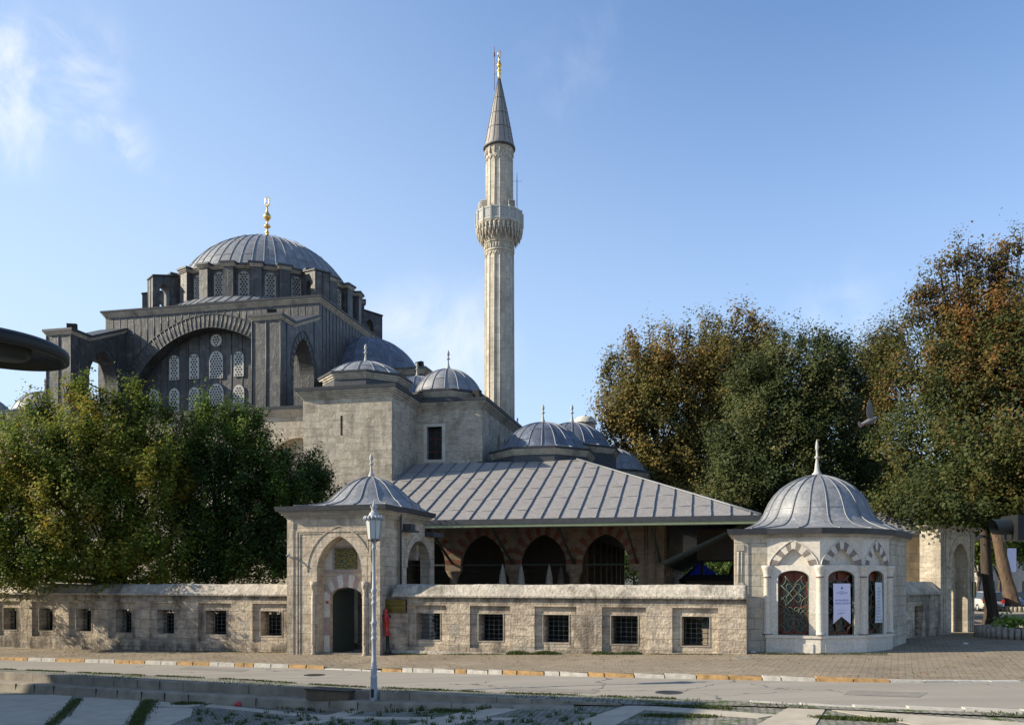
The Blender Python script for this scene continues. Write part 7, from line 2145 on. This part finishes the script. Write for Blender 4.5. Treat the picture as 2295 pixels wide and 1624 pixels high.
# pigeon in flight
YP = 10.0
bx_, by_, bz_ = at(1950, 946, YP)
pg = thing('pigeon', 'grey pigeon in flight with one wing raised, in front of the right trees', 'bird', (bx_, by_, bz_-.05), 0)
TP = frame(0, 0, 0)
kp = YP/FPX
def pb(u, v, dy=0): x, y, z = at(u, v, YP); return (x, y+dy, z)
# body, neck and head as one lofted form, tail, two wings merged in the same mesh
mb = MB()
path = [pb(1930.5,949), pb(1934,948.5), pb(1940,947), pb(1947,944.5), pb(1954,942), pb(1958,939.5), pb(1961,937), pb(1964,936), pb(1967,936.3), pb(1969,936.6)]
mb.tube(path, [.004,.014,.026,.034,.032,.024,.016,.0175,.010,.002], 14)
def vane(pts, th=.004):
    f = [(x, y, z) for x, y, z in pts]; n = len(f)
    b2 = [(x, y+th, z) for x, y, z in f]
    mb.add(f + b2, [tuple(range(n))[::-1], tuple(range(n, 2*n))] + [(i, (i+1) % n, n+(i+1) % n, n+i) for i in range(n)], 0)
body = mb
wing = [(1954,938),(1955,928),(1953,917),(1950,908),(1946.5,901),(1943.5,896.5),(1942.6,897.5),(1943.5,902),(1941.5,898.8),(1941,901),(1942.5,907),(1940,904),(1939.6,907),(1941.2,914),(1938.8,912),(1939,916),(1940.5,922),(1938.8,922),(1939.8,928),(1942,933),(1945,939)]
vane([pb(u, v, -.02 - (938-v)*.0012) for u, v in wing], .005)
wing2 = [(1951,943),(1956,943),(1961,944.5),(1966,946.5),(1961,948),(1953,949)]
vane([pb(u, v, .03+(i % 3)*.01) for i, (u, v) in enumerate(wing2)], .004)
tail = [(1936,946.5),(1930,946),(1924,944),(1923,948),(1924.5,952),(1926.5,956),(1930,958),(1934,953),(1938,949)]
vane([pb(u, v) for u, v in tail], .005)
body.build('body', M['pigeon'] if 'pigeon' in M else simple('pigeon feathers', (.15,.14,.14), .8, 0, .5, 22), pg)
mb = MB(); mb.tube([pb(1968.3,936.5), pb(1971,937.3)], [.004,.001], 6); mb.build('beak', M['black'], pg)
mb = MB(); mb.tube([pb(1938,951.5), pb(1934,953)], .006, 6); mb.build('feet', M['red'], pg)

# litter and small things on the square
x, y, z = ground_at(534, 1582, zplaza)
cr = MB(); cr.add([(x-.12,y,z+.01),(x+.02,y-.06,z+.01),(x+.13,y,z+.03),(x+.10,y+.03,z+.13),(x-.05,y+.02,z+.15),(x-.10,y+.01,z+.10),(x,y-.05,z+.09)], [(0,1,6,5),(1,2,3,6),(6,3,4,5),(0,5,4,3,2,1)])
tag(cr.build('plastic_wrapper', M['red']), 'crumpled red plastic wrapper lying at the edge of the setts', 'litter')
x, y, z = ground_at(303, 1566, zplaza)
bt = MB(); bt.tube([(x-.14,y,z+.05),(x-.10,y,z+.05),(x+.08,y+.02,z+.05),(x+.12,y+.02,z+.05),(x+.16,y+.03,z+.05)], [.03,.045,.045,.02,.02], 10)
tag(bt.build('plastic_bottle', M['car_silver']), 'crushed pale blue plastic bottle on the concrete slab', 'bottle')
x0, y0, z0 = ground_at(775, 1566, zplaza)
ub = thing('drain_box', 'low dark rusty box set into the steps left of the lamp post', 'box', (x0, Fy(x0)-.15, ztread(x0)), R(-24))
TB = frame(x0, Fy(x0)-.15, R(-24))
mb = MB(TB); mb.box(-.72, .72, -.25, .35, ztread(x0)-.02, ztread(x0)+.26); mb.build('casing', M['soil'], ub)
mb = MB(TB); mb.box(-.76, .76, -.28, .38, ztread(x0)+.2601, ztread(x0)+.29); mb.build('lid', M['iron'], ub)
for k, (u, v, lab) in enumerate(((2165,1443,'white scrap of paper on the shaded pavement'), (1688,1462,'small loose stone at the foot of the kiosk wall'), (1065,1575,'white litter on the steps right of the lamp post'))):
    x, y, z = ground_at(u, v, (lambda q: G(q)) if k < 2 else zplaza)
    if k == 2: z = ztread(x)+.02; 
    mb = MB(); mb.add([(x-.12,y,z+.01),(x,y-.07,z+.012),(x+.13,y,z+.02),(x+.06,y+.06,z+.07),(x-.06,y+.05,z+.06)], [(0,1,2,3,4),(4,3,2,1,0)])
    tag(mb.build('litter' if k != 1 else 'loose_stone', M['lattice']), lab, 'litter' if k != 1 else 'stone')

# road repairs, manhole covers, worn paint
def road_patch(name, pts, mat, lift, kind='structure', label=None):
    mb = MB(); P = [ground_at(u, v, zroad) for u, v in pts]
    n = len(P); mb.add([(x, y, zroad(x)+lift) for x, y, z in P], [tuple(range(n))])
    o = mb.build(name, mat); tag(o, label, None, None, kind); return o
M['patch'] = simple('dark asphalt repair', (.20,.182,.155), .95, 0, .2, 3, .004)
M['worn_paint'] = simple('worn white road paint', (.36,.34,.31), .9, 0, .5, 14)
road_patch('road_repair', [(1150,1539),(1345,1546),(1332,1553),(1135,1546)], M['patch'], .006)
road_patch('road_repair', [(1905,1546),(2080,1551),(2060,1562),(1890,1556)], M['patch'], .006)
road_patch('road_repair', [(420,1493),(560,1500),(540,1505),(400,1498)], M['patch'], .006)
for k in range(8):
    u = 1706 + k*14; road_patch('road_marking', [(u,1577.5+k*.45),(u+9,1577.8+k*.45),(u+6,1580.6+k*.45),(u-3,1580.3+k*.45)], M['worn_paint'], .008)
for k, (u, v, lab) in enumerate(((705, 1512, 'round iron manhole cover in the road left of the lamp post'), (1500, 1551, 'round iron manhole cover in the road below the right wall'), (1665, 1473, 'round cover in the pavement in front of the kiosk'))):
    x, y, z = ground_at(u, v, zroad if k < 2 else G)
    z = zroad(x) if k < 2 else zroad(x)+.115+ (G(x)-.004-zroad(x)-.115)*max(0, min(1, (y-Ky(x))/(31.5-Ky(x))))
    mb = MB(); mb.lathe([(.36, z-.03), (.36, z+.010), (.33, z+.012), (.32, z+.008), (0, z+.008)], (x, y), 24)
    tag(mb.build('manhole_cover', M['iron'] if k < 2 else M['patch']), lab, 'manhole cover', 'manhole covers')

# ================================================================ WEEDS AND GRASS
def blades(name, pts, hs, mat, label=None, w=.012):
    """thin upright blades; one object that nobody could count"""
    g = np.random.default_rng(len(pts))
    n = len(pts); P = np.array(pts)
    ang = g.uniform(0, 2*math.pi, n); H_ = np.array(hs)*g.uniform(.5, 1.4, n)
    dx = np.cos(ang)*w; dy = np.sin(ang)*w
    lx = g.normal(0, .35, n)*H_; ly = g.normal(0, .35, n)*H_
    V = np.empty((n, 4, 3))
    V[:, 0] = P + np.c_[-dx, -dy, np.zeros(n)]; V[:, 1] = P + np.c_[dx, dy, np.zeros(n)]
    V[:, 2] = P + np.c_[dx*.4+lx, dy*.4+ly, H_]; V[:, 3] = P + np.c_[-dx*.4+lx, -dy*.4+ly, H_]
    me = bpy.data.meshes.new(name)
    me.vertices.add(n*4); me.vertices.foreach_set('co', V.ravel())
    me.loops.add(n*4); me.loops.foreach_set('vertex_index', np.arange(n*4, dtype=np.int32))
    me.polygons.add(n); me.polygons.foreach_set('loop_start', np.arange(0, n*4, 4, dtype=np.int32)); me.polygons.foreach_set('loop_total', np.full(n, 4, dtype=np.int32))
    a = me.attributes.new('tint', 'FLOAT', 'FACE'); a.data.foreach_set('value', np.clip(g.normal(.5, .25, n), 0, 1).astype(np.float32))
    me.materials.append(mat); me.update(calc_edges=True)
    o = bpy.data.objects.new(name, me); COL.objects.link(o)
    tag(o, label, 'grass', kind='stuff')
P_ = []; H_ = []
for _ in range(10000):                          # along the road edge, patchy
    x = random.uniform(-22, 4)
    if math.sin(x*2.1)+math.sin(x*5.3+1)+random.random()*1.6 < .2: continue
    P_.append((x, Ny(x)-abs(random.gauss(0, .10)), zroad(x))); H_.append(.045)
for _ in range(3000):
    x = random.uniform(-16, 12)
    if math.sin(x*3.3)+math.sin(x*1.3) < .3: continue
    y = Fy(x) + random.random()**2*(Ny(x)-Fy(x)); P_.append((x, y, zroad(x)+.01)); H_.append(.045)
blades('verge_grass', P_, H_, M['grass'], 'thin grass and moss growing along the near edge of the road')
P_ = []; H_ = []
def patch(u0, v0, u1, v1, wd, n, h):
    for _ in range(n):
        t_ = random.random(); u = u0+(u1-u0)*t_ + random.gauss(0, wd); v = v0+(v1-v0)*t_ + random.gauss(0, 1.2)
        x, y, z = ground_at(u, max(1545, v), zplaza); P_.append((x, y, z)); H_.append(h)
patch(343, 1562, 300, 1630, 9, 3000, .07)
patch(178, 1566, 105, 1630, 7, 1500, .05)
patch(395, 1578, 520, 1574, 8, 1500, .07)
patch(620, 1584, 700, 1590, 14, 500, .07)
patch(905, 1586, 1060, 1596, 10, 900, .06)
patch(1450, 1603, 1600, 1606, 10, 900, .05)
patch(1830, 1608, 2000, 1616, 12, 1200, .06)
patch(1440, 1578, 1640, 1588, 10, 900, .05)
for _ in range(150):                            # little weeds between the setts
    u = random.uniform(430, 1330); v = random.uniform(1590, 1640)
    x, y, z = ground_at(u, v, zplaza)
    for q in range(14): P_.append((x+random.gauss(0, .04), y+random.gauss(0, .03), z)); H_.append(.09)
for _ in range(16):
    u = random.uniform(860, 1100); v = random.uniform(1584, 1592)
    x, y, z = ground_at(u, v, zplaza)
    for q in range(30): P_.append((x+random.gauss(0, .07), y+random.gauss(0, .04), z)); H_.append(.12)
blades('square_weeds', P_, H_, M['grass'], 'weeds and grass growing between the setts of the square')
P_ = []; H_ = []
for (u0, u1, n, h) in ((1140,1260,3600,.11),(1330,1440,1600,.10),(880,960,700,.05),(1000,1130,600,.04),(1460,1620,500,.035),(1700,1990,1100,.05),(400,640,700,.03)):
    for _ in range(n):
        u = random.uniform(u0, u1); s__ = s_of(u); X, Y, _z = WT(s__, -.1-abs(random.gauss(0, .12)), 0)
        if u > 1690: 
            X, Y, _z = ground_at(u, 1464.5+random.random(), G)
        P_.append((X, Y, G(X)-.005)); H_.append(h*(.4+.6*abs(math.sin(u*.05))))
blades('wall_weeds', P_, H_, M['grass'], 'weeds growing along the foot of the courtyard wall and kiosk')

# ================================================================ HEDGES IN THE COURTYARD (seen through the barred windows)
def hedge(name, label, s0, s1, y0, y1, h, n, mat, seed):
    c = WT((s0+s1)/2, (y0+y1)/2, 0)
    root = thing(name, label, 'hedge', (c[0], c[1], G(c[0])), WRZ)
    g = np.random.default_rng(seed)
    S = g.uniform(s0, s1, n); Yy = g.uniform(y0, y1, n); Z = g.uniform(0, 1, n)**.8*h*(1+.15*np.sin(S*2.3))
    cw, sw = math.cos(WRZ), math.sin(WRZ)
    C = np.c_[S*cw - Yy*sw, 34.33 + S*sw + Yy*cw, Z + .05]
    nn = unit(g.normal(0, .6, (n, 3)) + np.array([0, -.5, .7])); uu = unit(np.cross(nn, g.normal(0, 1, (n, 3))))
    H_ = g.uniform(.07, .15, n)
    quad_mesh('foliage', C, nn, uu, H_*.7, H_, np.clip(.10+g.normal(0, .12, n), 0, 1), mat, root, root)
    q = MB(WT)
    s = s0 + .3
    while s < s1:
        q.tube([(s, (y0+y1)/2, -.1), (s+.05, (y0+y1)/2, h*.8)], .025, 5); s += .6
    q.build('stems', M['bark'], root)
    q = MB(WT); q.box(s0+.1, s1-.1, y0+.2, y1-.1, -.2, h*.84); q.build('core', M['hole'], root)  # near-black box added to darken the gaps between the leaves like shade
hedge('hedge', 'dark clipped hedge seen through the barred windows right of the gateway', -4.0, 7.2, 1.2, 2.1, 1.9, 14000, M['leaf_e'], 51)
hedge('hedge', 'dark hedge seen through the barred windows left of the gateway', -30, -10.6, 1.3, 2.2, 1.7, 14000, M['leaf_e'], 52)

P_ = []; H_ = []
g = np.random.default_rng(77)
n = 2600
ux = g.uniform(-24, 24, n); vy = g.uniform(0, 1, n)
C = np.array([(x, Ky(x)+.15+(Wy(min(x, 9))-Ky(x)-.3)*(1-(1-t)**2), 0) if x < 9 else (x, 24+t*t*14, 0) for x, t in zip(ux, vy)])
C[:, 2] = [zroad(x)+kerb_h(x)+(G(x)-zroad(x)-kerb_h(x))*min(1, max(0, (y-Ky(x))/max(.1, (Wy(x) if x < 8.5 else 33.5)-Ky(x)))) + .012 for x, y, _ in C]
nn = unit(g.normal(0, .18, (n, 3)) + np.array([0, 0, 1])); uu = unit(np.cross(nn, g.normal(0, 1, (n, 3))))
hh = g.uniform(.04, .09, n)
lr = bpy.data.objects.new('tmp_root', None); CHAINS[lr] = Matrix.Identity(4)
fl_ = quad_mesh('fallen_leaves', C, nn, uu, hh*.8, hh, np.clip(g.normal(.75, .2, n), 0, 1), M['leaf_d'], None, lr)
bpy.data.objects.remove(lr)
tag(fl_, 'dry fallen leaves scattered over the pavement', 'leaves', kind='stuff')
